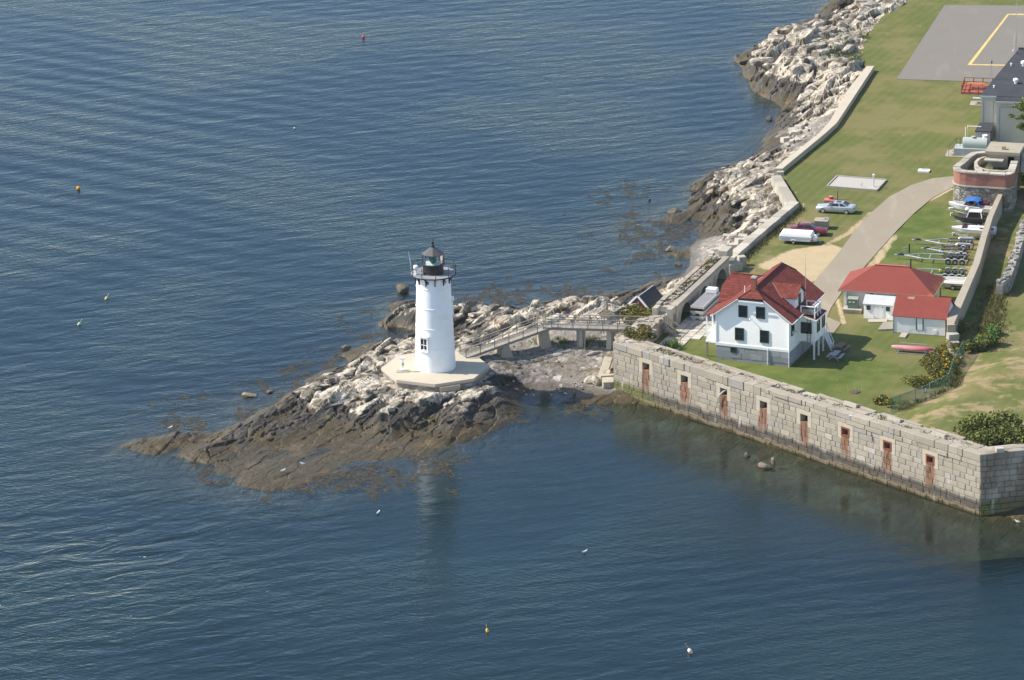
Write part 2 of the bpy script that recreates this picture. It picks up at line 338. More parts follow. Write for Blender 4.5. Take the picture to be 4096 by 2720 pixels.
# ---- flatten where the platform, the oil house etc. stand
PLAT = G('a', 430, 1270, 3.2)
FENCE = [V(2224, 806, YARD+.2), V(2190, 905, YARD+.2), V(2040, 948, YARD)]
LP = [V(*p, YARD) for p in [(1425, 795), (1475, 800), (1560, 830), (1700, 880), (1900, 950), (2130, 1030), (2262, 1062), (2440, 1050), (3150, 1010)]]
LP += [V(3150, -60, YARD), V(2085, -40, YARD), V(2080, 5, YARD), V(2040, 28, YARD), V(2012, 60, YARD), V(1990, 95, YARD), V(1982, 135, YARD), V(1996, 160, YARD)]
LP += [V(*p, YARD) for p in [(1960, 225), (1900, 300), (1850, 345), (1795, 400), (1818, 435), (1842, 478), (1800, 520), (1745, 570), (1700, 610), (1672, 628), (1600, 690), (1545, 735), (1500, 765)]]
LP = [p[:2] for p in LP]
def terrain(x, y, detail=True):
    z = bil(BZ, x, y); k = bil(BK, x, y)
    if detail:
        up = sstep(-2.5, -.3, z)
        amp = k*(0.20+0.70*sstep(0.2, 1.8, z))*up
        z = z + amp*rock_detail(x, y) + (1-k)*0.10*fbm(x*.7, y*.5, 40, 4)*sstep(-.5, .5, z) + 0.05*fbm(x*2.2, y*2.2, 50, 3)
        # keep ledges clear of the platform
        r = np.hypot(x-PLAT[0], y-PLAT[1])
        cap = 2.2+np.clip(r-6.6, 0, 9)*0.55
        z = np.where(r < 11, np.minimum(z, cap), z)
    ins = inpoly(x, y, LP) & (segdist(x, y, LP+[LP[0]]) > 0.9)
    z = np.where(ins, np.minimum(z, YARD-.6), z)
    return z, k
def tz(x, y): return float(terrain(np.array([float(x)]), np.array([float(y)]))[0][0])
def grid_mesh(name, xs, ys, fz, mat, attrs=None, keep=None):
    X, Y = np.meshgrid(xs, ys); Zv = fz(X, Y) if callable(fz) else fz
    nx, ny = len(xs), len(ys); co = np.stack([X, Y, Zv], -1).reshape(-1, 3).astype(np.float32)
    i = (np.arange(ny-1)[:, None]*nx+np.arange(nx-1)[None, :])
    q = np.stack([i, i+1, i+nx+1, i+nx], -1).reshape(-1, 4)
    if keep is not None:
        km = keep.reshape(ny, nx); c = km[:-1, :-1] & km[1:, :-1] & km[:-1, 1:] & km[1:, 1:]
        q = q[c.ravel()]; used = np.zeros(nx*ny, bool); used[q.ravel()] = True
        mp = np.cumsum(used)-1; co = co[used]; q = mp[q]
    else: used = np.ones(nx*ny, bool)
    me = bpy.data.meshes.new(name); me.vertices.add(len(co)); me.vertices.foreach_set('co', co.ravel())
    me.loops.add(q.size); me.loops.foreach_set('vertex_index', q.ravel().astype(np.int32))
    me.polygons.add(len(q)); me.polygons.foreach_set('loop_start', (np.arange(len(q))*4).astype(np.int32)); me.polygons.foreach_set('loop_total', np.full(len(q), 4, np.int32))
    me.polygons.foreach_set('use_smooth', [True]*len(q))
    for k, v in (attrs or {}).items():
        a = me.attributes.new(k, 'FLOAT', 'POINT'); a.data.foreach_set('value', v.reshape(-1)[used].astype(np.float32))
    me.materials.append(mat); me.update(calc_edges=True); me.validate()
    o = bpy.data.objects.new(name, me); COL.objects.link(o); return o

def make_rock_mat():
    N = NT('ledge_rock'); P = N.pos(); x, y, z = N.xyz(P); k = N.attr('rocky')
    n1 = N.noise(P, 0.35, 5, 0.6); n2 = N.noise(P, 1.7, 4, 0.6); n3 = N.noise(P, 7.0, 3, 0.6)
    Ps = N.vmul(N.vmul(P, (1, 1, 1), (0, 0, -ST)), (0.35, 2.2, 2.0)); streak = N.noise(Ps, 1.0, 5, 0.65, 0.5)
    # dry upper rock: cream to grey, streaked along the bedding
    pale = N.mix(N.ss(streak, 0.36, 0.62), (0.39, 0.335, 0.255), (0.60, 0.535, 0.43))
    pale = N.mix(N.math('MULTIPLY', N.ss(n2, 0.46, 0.64), .8), pale, (0.215, 0.185, 0.14))
    pale = N.mix(N.ss(n1, 0.54, 0.68), pale, (0.34, 0.26, 0.17))
    pale = N.mix(N.math('MULTIPLY', N.ss(N.noise(P, 0.42, 4, .65), 0.49, 0.57), 0.9), pale, (0.13, 0.108, 0.08))
    dark = N.mix(n2, (0.020, 0.018, 0.015), (0.080, 0.069, 0.054))
    dark = N.mix(N.math('MULTIPLY', N.ss(streak, .50, .64), .75), dark, (0.135, 0.118, 0.093)); dark = N.mix(N.ss(n1, 0.58, 0.72), dark, (0.080, 0.058, 0.036))
    weed = N.mix(n3, (0.024, 0.019, 0.009), (0.105, 0.079, 0.036))
    weed = N.mix(N.ss(n1, 0.5, 0.68), weed, (0.115, 0.080, 0.034))
    zn = N.math('ADD', z, N.math('MULTIPLY_ADD', N.noise(P, 0.2, 3, .55), 3.4, -1.75)); zn = N.math('ADD', zn, N.math('MULTIPLY_ADD', n1, 1.4, -.7)); zn = N.math('ADD', zn, N.math('MULTIPLY_ADD', n2, 1.0, -0.5))
    zn = N.math('ADD', zn, N.math('MULTIPLY_ADD', streak, 0.9, -0.45))
    rock = N.mix(N.ss(zn, 1.65, 1.95), dark, pale)
    rock = N.mix(N.ss(N.math('ADD', zn, N.math('MULTIPLY', N.math('SUBTRACT', n3, 0.5), 0.8)), 0.40, 0.95), weed, rock)
    green = N.math('MULTIPLY', N.ss(N.noise(P, 0.55, 2), 0.68, 0.74), N.math('MULTIPLY', N.ss(z, 0.2, 0.6), N.ss(z, 2.2, 1.4)))
    rock = N.mix(N.math('MULTIPLY', green, 0.7), rock, (0.13, 0.16, 0.03))
    # beach: shingle over sand
    v = N.n('TexVoronoi', Vector=P, Scale=3.2).outputs['Color']; vg = N.n('SeparateColor', i0=v).outputs[0]
    v2 = N.n('TexVoronoi', Vector=P, Scale=1.3).outputs['Color']; vg2 = N.n('SeparateColor', i0=v2).outputs[1]
    peb = N.mix(vg, (0.12, 0.105, 0.09), (0.33, 0.295, 0.25)); peb = N.mix(N.ss(vg2, 0.90, 0.93), peb, (0.50, 0.46, 0.40))
    peb = N.mix(N.math('MULTIPLY', N.ss(n1, 0.46, 0.58), 0.75), peb, (0.20, 0.176, 0.145))
    peb = N.mix(N.math('MULTIPLY', N.ss(N.noise(N.vmul(P, (0.35, 1.3, 1)), 0.55, 4), 0.56, 0.62), N.math('MULTIPLY', N.ss(z, 0.9, 1.4), N.ss(z, 2.8, 2.0))), peb, (0.15, 0.115, 0.06))
    wet = N.mix(n3, (0.085, 0.072, 0.058), (0.15, 0.13, 0.105))
    peb = N.mix(N.ss(N.math('ADD', z, N.math('MULTIPLY_ADD', n1, 0.8, -0.4)), 0.2, 0.75), wet, peb)
    # seabed: weed patches over sand
    sea = N.mix(N.ss(N.noise(P, 0.22, 5, 0.65), 0.50, 0.62), N.mix(N.noise(P, .6, 4, .65), (0.050, 0.038, 0.020), (0.16, 0.125, 0.07)), (0.17, 0.155, 0.10))
    col = N.mix(N.ss(N.math('ADD', k, N.math('MULTIPLY_ADD', n2, 0.24, -0.12)), 0.27, 0.38), peb, rock)
    col = N.mix(N.ss(N.math('ADD', z, N.math('MULTIPLY_ADD', n2, 0.5, -0.25)), -0.1, -0.6), col, sea)
    h = N.math('ADD', N.math('MULTIPLY', streak, 0.7), N.math('ADD', N.math('MULTIPLY', n2, 0.6), N.math('MULTIPLY', n3, 0.25)))
    hb = N.math('ADD', h, N.math('MULTIPLY', N.math('SUBTRACT', 1.0, N.ss(k, .1, .3)), N.math('MULTIPLY', vg, 0.3)))
    N.pbr(col, N.math('MULTIPLY_ADD', N.ss(z, 0.0, 1.2), 0.4, 0.45), N.bump(hb, 0.7, 0.3), spec=0.3)
    return N.m
M_rock = make_rock_mat()
xs = np.concatenate([np.arange(-76, 60, 0.22), np.arange(60, 125, .9)]); ys = np.concatenate([np.arange(446, 560, 0.27), np.arange(560, 735, 0.40)])
_X, _Y = np.meshgrid(xs, ys); _Zt, _K = terrain(_X, _Y)
ter = struct(grid_mesh('shoreline_rock', xs, ys, _Zt, M_rock, {'rocky': _K}))
# ledges get hard edges from the bump and mesh; keep facets crisp on bare rock
_pol = ter.data.polygons; _kk = np.zeros(len(ter.data.vertices), np.float32); ter.data.attributes['rocky'].data.foreach_get('value', _kk)
_ls = np.zeros(len(_pol)*4, np.int32); ter.data.loops.foreach_get('vertex_index', _ls)
_pol.foreach_set('use_smooth', (_kk[_ls.reshape(-1, 4)].mean(1) < 0.35))

# angular joint blocks standing out of the ledges, lying along the bedding
def ledge_blocks():
    rr = random.Random(91); V_, F_ = [], []; n = 0
    zones = [[(640, 950), (760, 870), (960, 800), (960, 700), (1060, 690), (1400, 680), (1420, 740), (1160, 790), (1200, 890), (1110, 1000), (870, 1020), (640, 1000), (460, 1050), (330, 1035), (330, 1005), (560, 985)],
             [(1600, 440), (1760, 360), (1800, 430), (1835, 470), (1740, 545), (1680, 535), (1600, 500)], [(1715, 150), (1760, 100), (1830, 65), (1960, 100), (1985, 150), (1900, 260), (1800, 260), (1720, 180)], [(1890, 40), (1960, 0), (2060, 5), (1985, 95), (1900, 60)]]
    for zi, zone in enumerate(zones):
        W3 = [V(*p, .8)[:2] for p in zone]; x0, y0 = np.min(W3, 0); x1, y1 = np.max(W3, 0); made = 0; tries = 0
        while made < (230, 70, 70, 30)[zi] and tries < 6000:
            tries += 1; x = rr.uniform(x0, x1); y = rr.uniform(y0, y1)
            if not inpoly(np.array([x]), np.array([y]), W3)[0]: continue
            b0 = float(bil(BZ, np.array([x]), np.array([y]))[0]); k = float(bil(BK, np.array([x]), np.array([y]))[0])
            if b0 < .25 or k < .5 or math.hypot(x-PLAT[0], y-PLAT[1]) < 8: continue
            if inpoly(np.array([x]), np.array([y]), LP)[0]: continue
            z = tz(x, y); big = min(1, .35+b0*.22); ks = 1.0 if zi == 0 else 1.45; L = rr.uniform(1.2, 3.8)*big*ks; w = rr.uniform(.6, 1.5)*big*ks; h = rr.uniform(.5, 1.15)*big*ks
            if zi == 0 and 0: pass
            M = Matrix.Translation((x, y, z-.12*h)) @ Matrix.Rotation(ST+rr.gauss(0, .22), 4, 'Z') @ Matrix.Rotation(rr.gauss(.25, .18), 4, 'X') @ Matrix.Rotation(rr.gauss(0, .16), 4, 'Y')
            nx = 4; o = len(V_)
            prof = [(-.5, -.5), (.5, -.5), (.5, .30), (.33, .5), (-.36, .5), (-.5, .28)]
            for i in range(nx):
                t = i/(nx-1)-.5; tp = 1-.30*rr.random()-(.25 if i in (0, nx-1) else 0)
                for (a, c) in prof: V_.append(tuple(M @ Vector((t*L+rr.gauss(0, .05*L), a*w*tp+rr.gauss(0, .05*w), c*h*tp+rr.gauss(0, .04*h)))))
            m = len(prof)
            for i in range(nx-1):
                for q in range(m): F_.append((o+i*m+q, o+i*m+(q+1) % m, o+(i+1)*m+(q+1) % m, o+(i+1)*m+q))
            F_.append(tuple(o+q for q in range(m))[::-1]); F_.append(tuple(o+(nx-1)*m+q for q in range(m))); made += 1
    me = bpy.data.meshes.new('ledge_blocks'); me.from_pydata(V_, [], F_); me.materials.append(M_rock)
    a = me.attributes.new('rocky', 'FLOAT', 'POINT'); a.data.foreach_set('value', np.ones(len(V_), np.float32))
    bm = bmesh.new(); bm.from_mesh(me); bmesh.ops.recalc_face_normals(bm, faces=bm.faces[:]); bm.to_mesh(me); bm.free()
    o = bpy.data.objects.new('ledge_blocks', me); COL.objects.link(o); return struct(o)
ledge_blocks()

# ================================================================== water
def make_water_mat():
    N = NT('sea_water'); P = N.pos(); depth = N.attr('depth'); calm = N.attr('calm'); chop = N.attr('chop')
    big = N.noise(P, 0.028, 3, 0.5)
    # long low swell trains, wind ripples and chop
    def wave(rot, scale, dist, dscale, stretch=1.0, det=2):
        v = N.vmul(P, (stretch, 1, 1), (0, 0, math.radians(rot)))
        return N.n('TexWave', _wave_type='BANDS', _bands_direction='Y', _wave_profile='SIN', Vector=v, Scale=scale, Distortion=dist, Detail=det, **{'Detail__Scale': dscale}).outputs['Fac']
    w1 = wave(33, 0.055, 5.0, 0.35, 1.0, 3); w2 = wave(-15, 0.085, 7.0, 0.4, 1.0, 3)
    r1 = N.noise(N.vmul(P, (0.42, 1.15, 1), (0, 0, math.radians(-24))), 0.85, 3, 0.6)
    r2 = N.noise(N.vmul(P, (0.42, 1.2, 1), (0, 0, math.radians(28))), 1.9, 3, 0.6)
    r3 = N.noise(N.vmul(P, (0.55, 1.0, 1), (0, 0, math.radians(-20))), 0.33, 4, 0.5, 0.8)
    patch = N.ss(big, 0.38, 0.62)
    swl = N.attr('swell')
    h = N.math('MULTIPLY', w1, N.math('MULTIPLY_ADD', swl, 0.20, 0.025))
    h = N.math('ADD', h, N.math('MULTIPLY', w2, N.math('MULTIPLY_ADD', swl, -0.05, 0.07)))
    h = N.math('ADD', h, N.math('MULTIPLY', r1, N.math('MULTIPLY_ADD', patch, 0.16, 0.15))); h = N.math('ADD', h, N.math('MULTIPLY', r2, N.math('MULTIPLY_ADD', patch, .12, 0.10)))
    h = N.math('ADD', h, N.math('MULTIPLY', r3, N.math('MULTIPLY_ADD', chop, 0.9, 0.36)))
    h = N.math('MULTIPLY', h, N.math('MULTIPLY_ADD', calm, -0.20, 0.335))
    nm = N.bump(h, 1.0, 1.0)
    gl = N.n('BsdfGlossy', Roughness=0.07, Normal=nm); gl.inputs['Color'].default_value = (0.69, 0.77, 0.87, 1)
    fr = N.n('Fresnel', IOR=1.33, Normal=nm).outputs[0]
    body = N.mix(N.ss(big, 0.35, 0.65), (0.0045, 0.015, 0.0155), (0.0065, 0.020, 0.020))
    df = N.n('BsdfDiffuse', Color=body)
    tint = N.n('BsdfTransparent', Color=(0.82, 0.93, 0.90, 1))
    vis = N.math('POWER', 2.718, N.math('MULTIPLY', depth, -0.65))
    under = N.n('MixShader', i0=vis, i1=df.outputs[0], i2=tint.outputs[0])
    top = N.n('MixShader', i0=fr, i1=under.outputs[0], i2=gl.outputs[0])
    foam = N.math('MULTIPLY', N.ss(N.noise(N.vmul(P, (.8, 1, 1)), 0.75, 4, .6), .715, .74), N.math('MAXIMUM', N.ss(chop, .25, .6), N.math('MULTIPLY', N.ss(depth, .35, .05), .7)))
    fd = N.n('BsdfDiffuse', Color=(.62, .66, .62, 1)); top = N.n('MixShader', i0=foam, i1=top.outputs[0], i2=fd.outputs[0])
    N.t.links.new(top.outputs[0], N.out.inputs['Surface']); return N.m
M_water = make_water_mat()
wx = np.concatenate([[-6000, -2000, -600, -200], np.arange(-100, 100.1, 1.0), [200, 600, 2000, 6000]])
wy = np.concatenate([[-3000, -500, 200, 330], np.arange(370, 780.1, 1.0), [900, 1200, 2500, 9000]])
_WX, _WY = np.meshgrid(wx, wy)
_d = np.clip(-bil(BZ, np.clip(_WX, CX0, CX1), np.clip(_WY, CY0, CY1)), 0, 9)
_bay = [V(1195, 900, 0), V(1440, 900, 0), V(2262, 1190, 0), V(2420, 1190, 0), V(2400, 1290, 0), V(1900, 1240, 0), V(1500, 1120, 0), V(1130, 1300, 0), V(860, 1260, 0), V(830, 1130, 0)]
_bd = segdist(_WX, _WY, _bay+[_bay[0]]); _in = inpoly(_WX, _WY, _bay)
_calm = sstep(9, -3, np.where(_in, -_bd, _bd))
_ck = V(180, 1330, 0); _chop = np.exp(-(((_WX-_ck[0])/22)**2+((_WY-_ck[1])/22)**2)**1.0)
_sk = V(150, 330, 0); _swell = np.exp(-(((_WX-_sk[0])/34)**2+((_WY-_sk[1])/75)**2))
water = struct(grid_mesh('sea_water', wx, wy, np.zeros_like(_WX), M_water, {'depth': _d, 'calm': _calm, 'chop': _chop, 'swell': _swell}))

# mats of rockweed floating at the surface over the shallows
def make_mat_weed():
    N = NT('floating_rockweed'); P = N.pos(); n = N.noise(P, 1.6, 4, .65)
    p = N.pbr(N.mix(N.ss(n, .35, .65), (0.026, 0.021, 0.012), (0.085, 0.064, 0.033)), .7, N.bump(N.noise(P, 5, 3), .5, .05), spec=.3)
    N.set(p, 'Alpha', N.ss(N.noise(P, 2.6, 4, .7), .38, .62)); return N.m
_mx = np.arange(-52, 40, 0.24); _my = np.arange(455, 590, 0.3); _MX, _MY = np.meshgrid(_mx, _my)
_den = np.zeros_like(_MX)
for (px, py, rx, ry, a) in ((1500, 525, 7, 13, .95), (1570, 545, 4, 8, .9), (1420, 520, 6, 8, .55), (1480, 585, 7, 6, .5), (1330, 672, 7, 4, .9), (1180, 685, 9, 4, .8), (1090, 690, 5, 4, .8), (560, 955, 9, 6, .7), (640, 900, 6, 5, .7), (720, 858, 5, 4, .6), (840, 785, 5, 4, .75), (790, 815, 4, 4, .6), (870, 735, 4, 4, .6), (480, 980, 6, 4, .7),
                            (800, 1100, 7, 5, .85), (900, 1090, 7, 6, .85), (720, 1125, 6, 4, .7), (960, 1060, 5, 4, .9), (600, 1075, 9, 6, .6), (500, 1090, 6, 5, .6), (1080, 1015, 4, 3, .8), (1150, 985, 3, 4, .7), (1350, 935, 5, 3, .6)):
    q = V(px, py, 0); _den = np.maximum(_den, a*np.exp(-(((_MX-q[0])/rx)**2+((_MY-q[1])/(ry*1.6))**2)))
_f = fbm(_MX*.33, _MY*.2, 71, 5, .62)
_keep = (_f > 0.46-0.80*_den) & (_den > .12) & (fbm(_MX*1.3, _MY*.9, 75, 4) > -.22)
wm_ = grid_mesh('rockweed_mats', _mx, _my, 0.02+0.03*fbm(_MX*2, _MY*2, 77, 2), make_mat_weed(), None, _keep); wm_['kind'] = 'stuff'

# ================================================================== lawn, drive, paved ground
def lawn_z(x, y):
    x = np.asarray(x, float); y = np.asarray(y, float)
    a = FENCE[0]; b = FENCE[2]; dx, dy = b[0]-a[0], b[1]-a[1]; L = math.hypot(dx, dy)
    s = -((x-a[0])*dy-(y-a[1])*dx)/L                   # positive towards the mound
    m = sstep(0.5, 9, s)*sstep(a[1]+4, a[1]-12, y)
    return YARD + 1.7*m + 0.05*fbm(x*.25, y*.25, 60, 3)*1.0
def lz(x, y): return float(lawn_z(np.array([x]), np.array([y]))[0])
def on_lawn(px, py):                                   # photo pixel (4096 frame) -> point on the lawn
    z = YARD
    for _ in range(8): p = at(px, py, z); z = lz(p[0], p[1])
    return np.array([p[0], p[1], z])
def LV(px, py): return on_lawn(px*VS, py*VS)
def blob(X, Y, pts, r):
    P = [V(*p, YARD) for p in pts]; return sstep(r, r*0.25, segdist(X, Y, P+[P[0]] if len(P) == 1 else P))
def make_lawn_mat():
    N = NT('lawn_grass'); P = N.pos(); dry = N.attr('dry'); bare = N.attr('bare'); lush = N.attr('lush')
    n1 = N.noise(P, 0.11, 4, 0.6); n2 = N.noise(P, 0.6, 4, 0.65); n3 = N.noise(P, 4.5, 3, 0.7); n4 = N.noise(N.vmul(P, (1, .35, 1)), 1.3, 4, 0.6)
    Pm = N.vmul(P, (1, 1, 1), (0, 0, math.radians(-66)))
    st = N.n('TexWave', _bands_direction='Y', Vector=Pm, Scale=0.24, Distortion=2.2, Detail=3, **{'Detail__Scale': 0.5}).outputs['Fac']
    g = N.mix(n2, (0.082, 0.104, 0.026), (0.132, 0.146, 0.040))
    g = N.mix(N.math('MULTIPLY', N.math('MULTIPLY', st, N.noise(P, .09, 3)), 0.42), g, (0.195, 0.175, 0.075))
    g = N.mix(N.math('MULTIPLY', N.ss(n1, 0.42, 0.64), 0.72), g, (0.205, 0.172, 0.075))
    g = N.mix(N.math('MULTIPLY', N.ss(n4, 0.62, 0.76), 0.5), g, (0.25, 0.205, 0.09))
    g = N.mix(N.math('MULTIPLY', lush, 0.85), g, N.mix(N.ss(N.noise(P, .3, 4), .35, .65), (0.070, 0.105, 0.020), (0.130, 0.155, 0.038)))
    dd = N.math('MULTIPLY', dry, N.ss(N.math('ADD', n2, N.math('MULTIPLY_ADD', N.noise(P, 0.28, 3), 1.2, -0.6)), 0.42, 0.70))
    g = N.mix(dd, g, N.mix(n3, (0.22, 0.17, 0.085), (0.36, 0.275, 0.16)))
    bb = N.ss(N.math('ADD', bare, N.math('MULTIPLY_ADD', n4, 0.9, -0.5)), 0.30, 0.72)
    g = N.mix(bb, g, N.mix(n2, (0.38, 0.29, 0.165), (0.52, 0.41, 0.26)))
    g = N.mix(N.math('MULTIPLY', n3, 0.25), g, N.mix(0.5, g, (0.02, 0.025, 0.008)))
    N.pbr(g, 0.9, N.bump(N.math('ADD', n3, n2), 0.55, 0.12), spec=0.1); return N.m
M_lawn = make_lawn_mat()
lx = np.concatenate([np.arange(10, 70, 0.33), np.arange(70, 118, .8)]); ly = np.arange(452, 735, 0.4)
_LX, _LY = np.meshgrid(lx, ly); keep = inpoly(_LX, _LY, LP)
_fa = FENCE[0]; _fb = FENCE[2]; _s = -((_LX-_fa[0])*(_fb[1]-_fa[1])-(_LY-_fa[1])*(_fb[0]-_fa[0]))/math.hypot(_fb[0]-_fa[0], _fb[1]-_fa[1])
_dry = sstep(-1, 2, _s)*sstep(_fa[1]+22, _fa[1]-4, _LY)
_dry = np.maximum(_dry, 0.9*blob(_LX, _LY, [(2290, 440), (2235, 620), (2290, 640), (2340, 460)], 4))
_dry = np.maximum(_dry, 0.5*blob(_LX, _LY, [(1700, 640), (1760, 590), (1850, 500)], 3))
_bare = blob(_LX, _LY, [(1790, 612), (1850, 585), (1905, 575), (1850, 640), (1830, 612), (1880, 600)], 3.4)
_bare = np.maximum(_bare, 0.6*blob(_LX, _LY, [(1905, 565), (1960, 535), (2010, 490)], 0.9))
_bare = np.maximum(_bare, 0.7*blob(_LX, _LY, [(1985, 640), (2030, 590), (2060, 545)], 1.1))
_bare = np.maximum(_bare, blob(_LX, _LY, [(2140, 462), (2190, 436)], 0.7))
_bare = np.maximum(_bare, 0.8*blob(_LX, _LY, [(1945, 745), (1930, 690)], 0.6))
_bare = np.maximum(_bare, 0.75*blob(_LX, _LY, [(1920, 465), (1960, 475)], 1.0))
_lush = np.maximum(blob(_LX, _LY, [(1640, 835), (1760, 870), (1900, 890), (2000, 850)], 7), blob(_LX, _LY, [(2150, 500), (2080, 580), (2180, 620)], 7))
_lush = np.maximum(_lush, 0.9*blob(_LX, _LY, [(1850, 560), (1800, 540)], 2))
lawn = struct(grid_mesh('lawn', lx, ly, lawn_z(_LX, _LY), M_lawn, {'dry': _dry, 'bare': _bare, 'lush': _lush}, keep))
def sheet(name, pts, z, mat, dz=0.02, th=0.15):
    b = MB(); b.prism([p[:2] for p in pts], z-th, z+dz); return b.build(name, mat)
def make_asphalt(name, c1, c2):
    N = NT(name); P = N.pos(); n = N.noise(P, 0.25, 5, 0.6); n2 = N.noise(P, 6, 3)
    c = N.mix(n, c1, c2); c = N.mix(N.math('MULTIPLY', n2, 0.3), c, sc3(c1, 0.7)); c = N.mix(N.math('MULTIPLY', N.ss(N.noise(N.vmul(P, (1, .2, 1)), .5, 4), .55, .7), .4), c, sc3(c2, 1.12))
    N.pbr(c, 0.9, N.bump(n2, 0.3, 0.02), spec=0.15); return N.m
M_drive = make_asphalt('old_asphalt', (0.265, 0.225, 0.165), (0.325, 0.28, 0.21))
M_pad = make_asphalt('helipad_asphalt', (0.185, 0.168, 0.142), (0.215, 0.195, 0.167))
drive_l = [(2215, 405), (2198, 407), (2150, 412), (2100, 428), (2050, 455), (2010, 490), (1975, 528), (1930, 588), (1880, 648), (1850, 690), (1820, 735)]
drive_r = [(1830, 775), (1880, 800), (1905, 783), (1925, 765), (1940, 745), (1907, 732), (1915, 712), (1950, 660), (1985, 625), (2020, 585), (2070, 530), (2110, 490), (2150, 457), (2200, 430), (2230, 425)]
struct(sheet('driveway', [V(*p, YARD) for p in drive_l+drive_r], YARD+.045, M_drive))
struct(sheet('helipad_pavement', [V(*p, YARD) for p in [(2178, 12), (2440, 14), (2440, 195), (2067, 183)]], YARD+.04, M_pad))
M_yel = plain('worn_yellow_paint', (0.62, 0.44, 0.14), 0.7, 0.15, 2.0, dirt=(0.33, 0.28, 0.2))
def stripe(name, a, b, w):
    A = G('tr', *a, YARD+.09); B = G('tr', *b, YARD+.09); d = (B-A)/np.linalg.norm(B-A); n = np.array([d[1], -d[0], 0])*w/2
    m = MB(); m.add([A-n, B-n, B+n, A+n], [(0, 1, 2, 3)]); return m
pm = MB()
for q in [[(1035, 173), (1050, 187), (578, 813), (532, 815)], [(1043, 172), (1700, 176), (1700, 188), (1043, 186)], [(560, 803), (1500, 820), (1500, 831), (560, 816)]]:
    pm.add([G('tr', *p, YARD+.064+.001*len(pm.f)) for p in q], [(0, 1, 2, 3)])
struct(pm.build('pavement_marking', M_yel))
M_pavst = plain('paving_granite', (0.44, 0.405, 0.34), 0.85, 0.25, 0.9, 0.3, 6, tint=0.22, dirt=(0.26, 0.24, 0.2))
# ================================================================== shared materials
M_white = plain('white_paint', (0.85, 0.845, 0.82), 0.5, 0.03, 0.8)
M_tower = plain('lighthouse_white', (0.90, 0.90, 0.885), 0.5, 0.03, 0.7, dirt=(.82, .80, .74), dscale=.5)
M_black = plain('black_iron', (0.022, 0.022, 0.024), 0.45, 0.2, 3)
M_roofgrey = plain('lantern_roof_grey', (0.085, 0.082, 0.082), 0.5, 0.1, 2)
M_deckgrey = plain('gallery_deck_grey', (0.26, 0.26, 0.27), 0.6, 0.1, 3)
M_conc = plain('cream_concrete', (0.47, 0.41, 0.315), 0.85, 0.1, 0.5, 0.2, 5, dirt=(0.44, 0.39, 0.30), dscale=0.35)
M_concg = plain('grey_concrete', (0.40, 0.37, 0.31), 0.9, 0.14, 0.7, 0.3, 4, dirt=(0.26, 0.24, 0.2), dscale=0.5)
M_conct = plain('tan_concrete', (0.34, 0.295, 0.222), 0.9, 0.12, 0.7, 0.3, 4, dirt=(0.28, 0.24, 0.18), dscale=0.6)
M_stone = plain('rubble_stone', (0.27, 0.25, 0.22), 0.9, 0.3, 1.6, 0.6, 4, tint=0.35)
M_gran = plain('split_granite', (0.40, 0.36, 0.29), 0.88, 0.16, 1.2, 0.5, 5, tint=0.22, dirt=(0.33, 0.295, 0.235), dscale=1.2)
M_wood = plain('weathered_timber', (0.27, 0.245, 0.205), 0.85, 0.2, 2.5, 0.3, 8, tint=0.15)
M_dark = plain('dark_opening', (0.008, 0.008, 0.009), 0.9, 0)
M_glass = None
def make_glass(name, c, rough=0.06):
    N = NT(name); N.pbr((*c, 1), rough, spec=0.6); return N.m
M_win = make_glass('window_glass', (0.018, 0.022, 0.025))
M_green = plain('dark_green_trim', (0.018, 0.045, 0.032), 0.5, 0.1)
M_steel = plain('galvanised_steel', (0.47, 0.48, 0.49), 0.4, 0.12, 4, metallic=0.4)
M_rubber = plain('black_rubber', (0.025, 0.025, 0.026), 0.7, 0.1)
M_rust = plain('rusty_iron', (0.20, 0.065, 0.03), 0.85, 0.35, 5, 0.3, 12)

# ================================================================== lighthouse
LC = PLAT
lh = thing('lighthouse', 'tall white tapering lighthouse with black lantern standing on an octagonal concrete platform', 'lighthouse', LC)
def twr(z): return 2.36+(1.93-2.36)*(z/11.35)
b = MB(); prof = [(twr(0), -0.02)]
for zz in (2.75, 5.2, 7.6, 9.95):
    prof += [(twr(zz)+.002, zz-.05), (twr(zz)+.045, zz-.045), (twr(zz)+.045, zz+.01), (twr(zz), zz+.02)]
prof += [(twr(11.3), 11.3)]
b.lathe(prof, 72); b.build('tower', M_tower, lh, smooth=30)
def wall_pt(a, z, out=0.0):
    r = twr(z)+out; return Vector((r*math.sin(a), -r*math.cos(a), z))
def tower_window(a, z, name='window'):
    M = Matrix.Translation(wall_pt(a, z, -0.10)) @ Matrix.Rotation(a, 4, 'Z')
    f = MB(); f.M = M; w, h, d = 0.42, 0.62, 0.20
    f.box(-w-.13, -w, -d, .2, -h-.1, h+.05); f.box(w, w+.13, -d, .2, -h-.1, h+.05); f.box(-w-.20, w+.20, -d-.10, .2, -h-.24, -h-.1)
    arc = [(-w-.13, h+.05)]+[(-(w+.13)*math.cos(t), h+.05+(.30)*math.sin(t)) for t in np.linspace(0, math.pi, 9)][1:-1]+[(w+.13, h+.05)]
    f.add([(x, -d, z_) for x, z_ in arc]+[(x, .2, z_) for x, z_ in arc], [tuple(range(9)), tuple(range(17, 8, -1))]+[(i, 9+i, 9+(i+1) % 9, (i+1) % 9) for i in range(9)])
    f.box(-w-.24, w+.24, -d-.16, .1, h+.30, h+.40)
    o = f.build(name, M_tower, lh)
    g = MB(); g.M = M; g.box(-w, w, -d+.06, .1, -h-.1, h+.2); g.build('glass', M_win, o)
    s = MB(); s.M = M
    s.box(-.028, .028, -d+.03, -d+.07, -h-.1, h+.1); s.box(-w, w, -d+.032, -d+.072, -.09, -.03); s.build('muntin', M_tower, o)
    return o
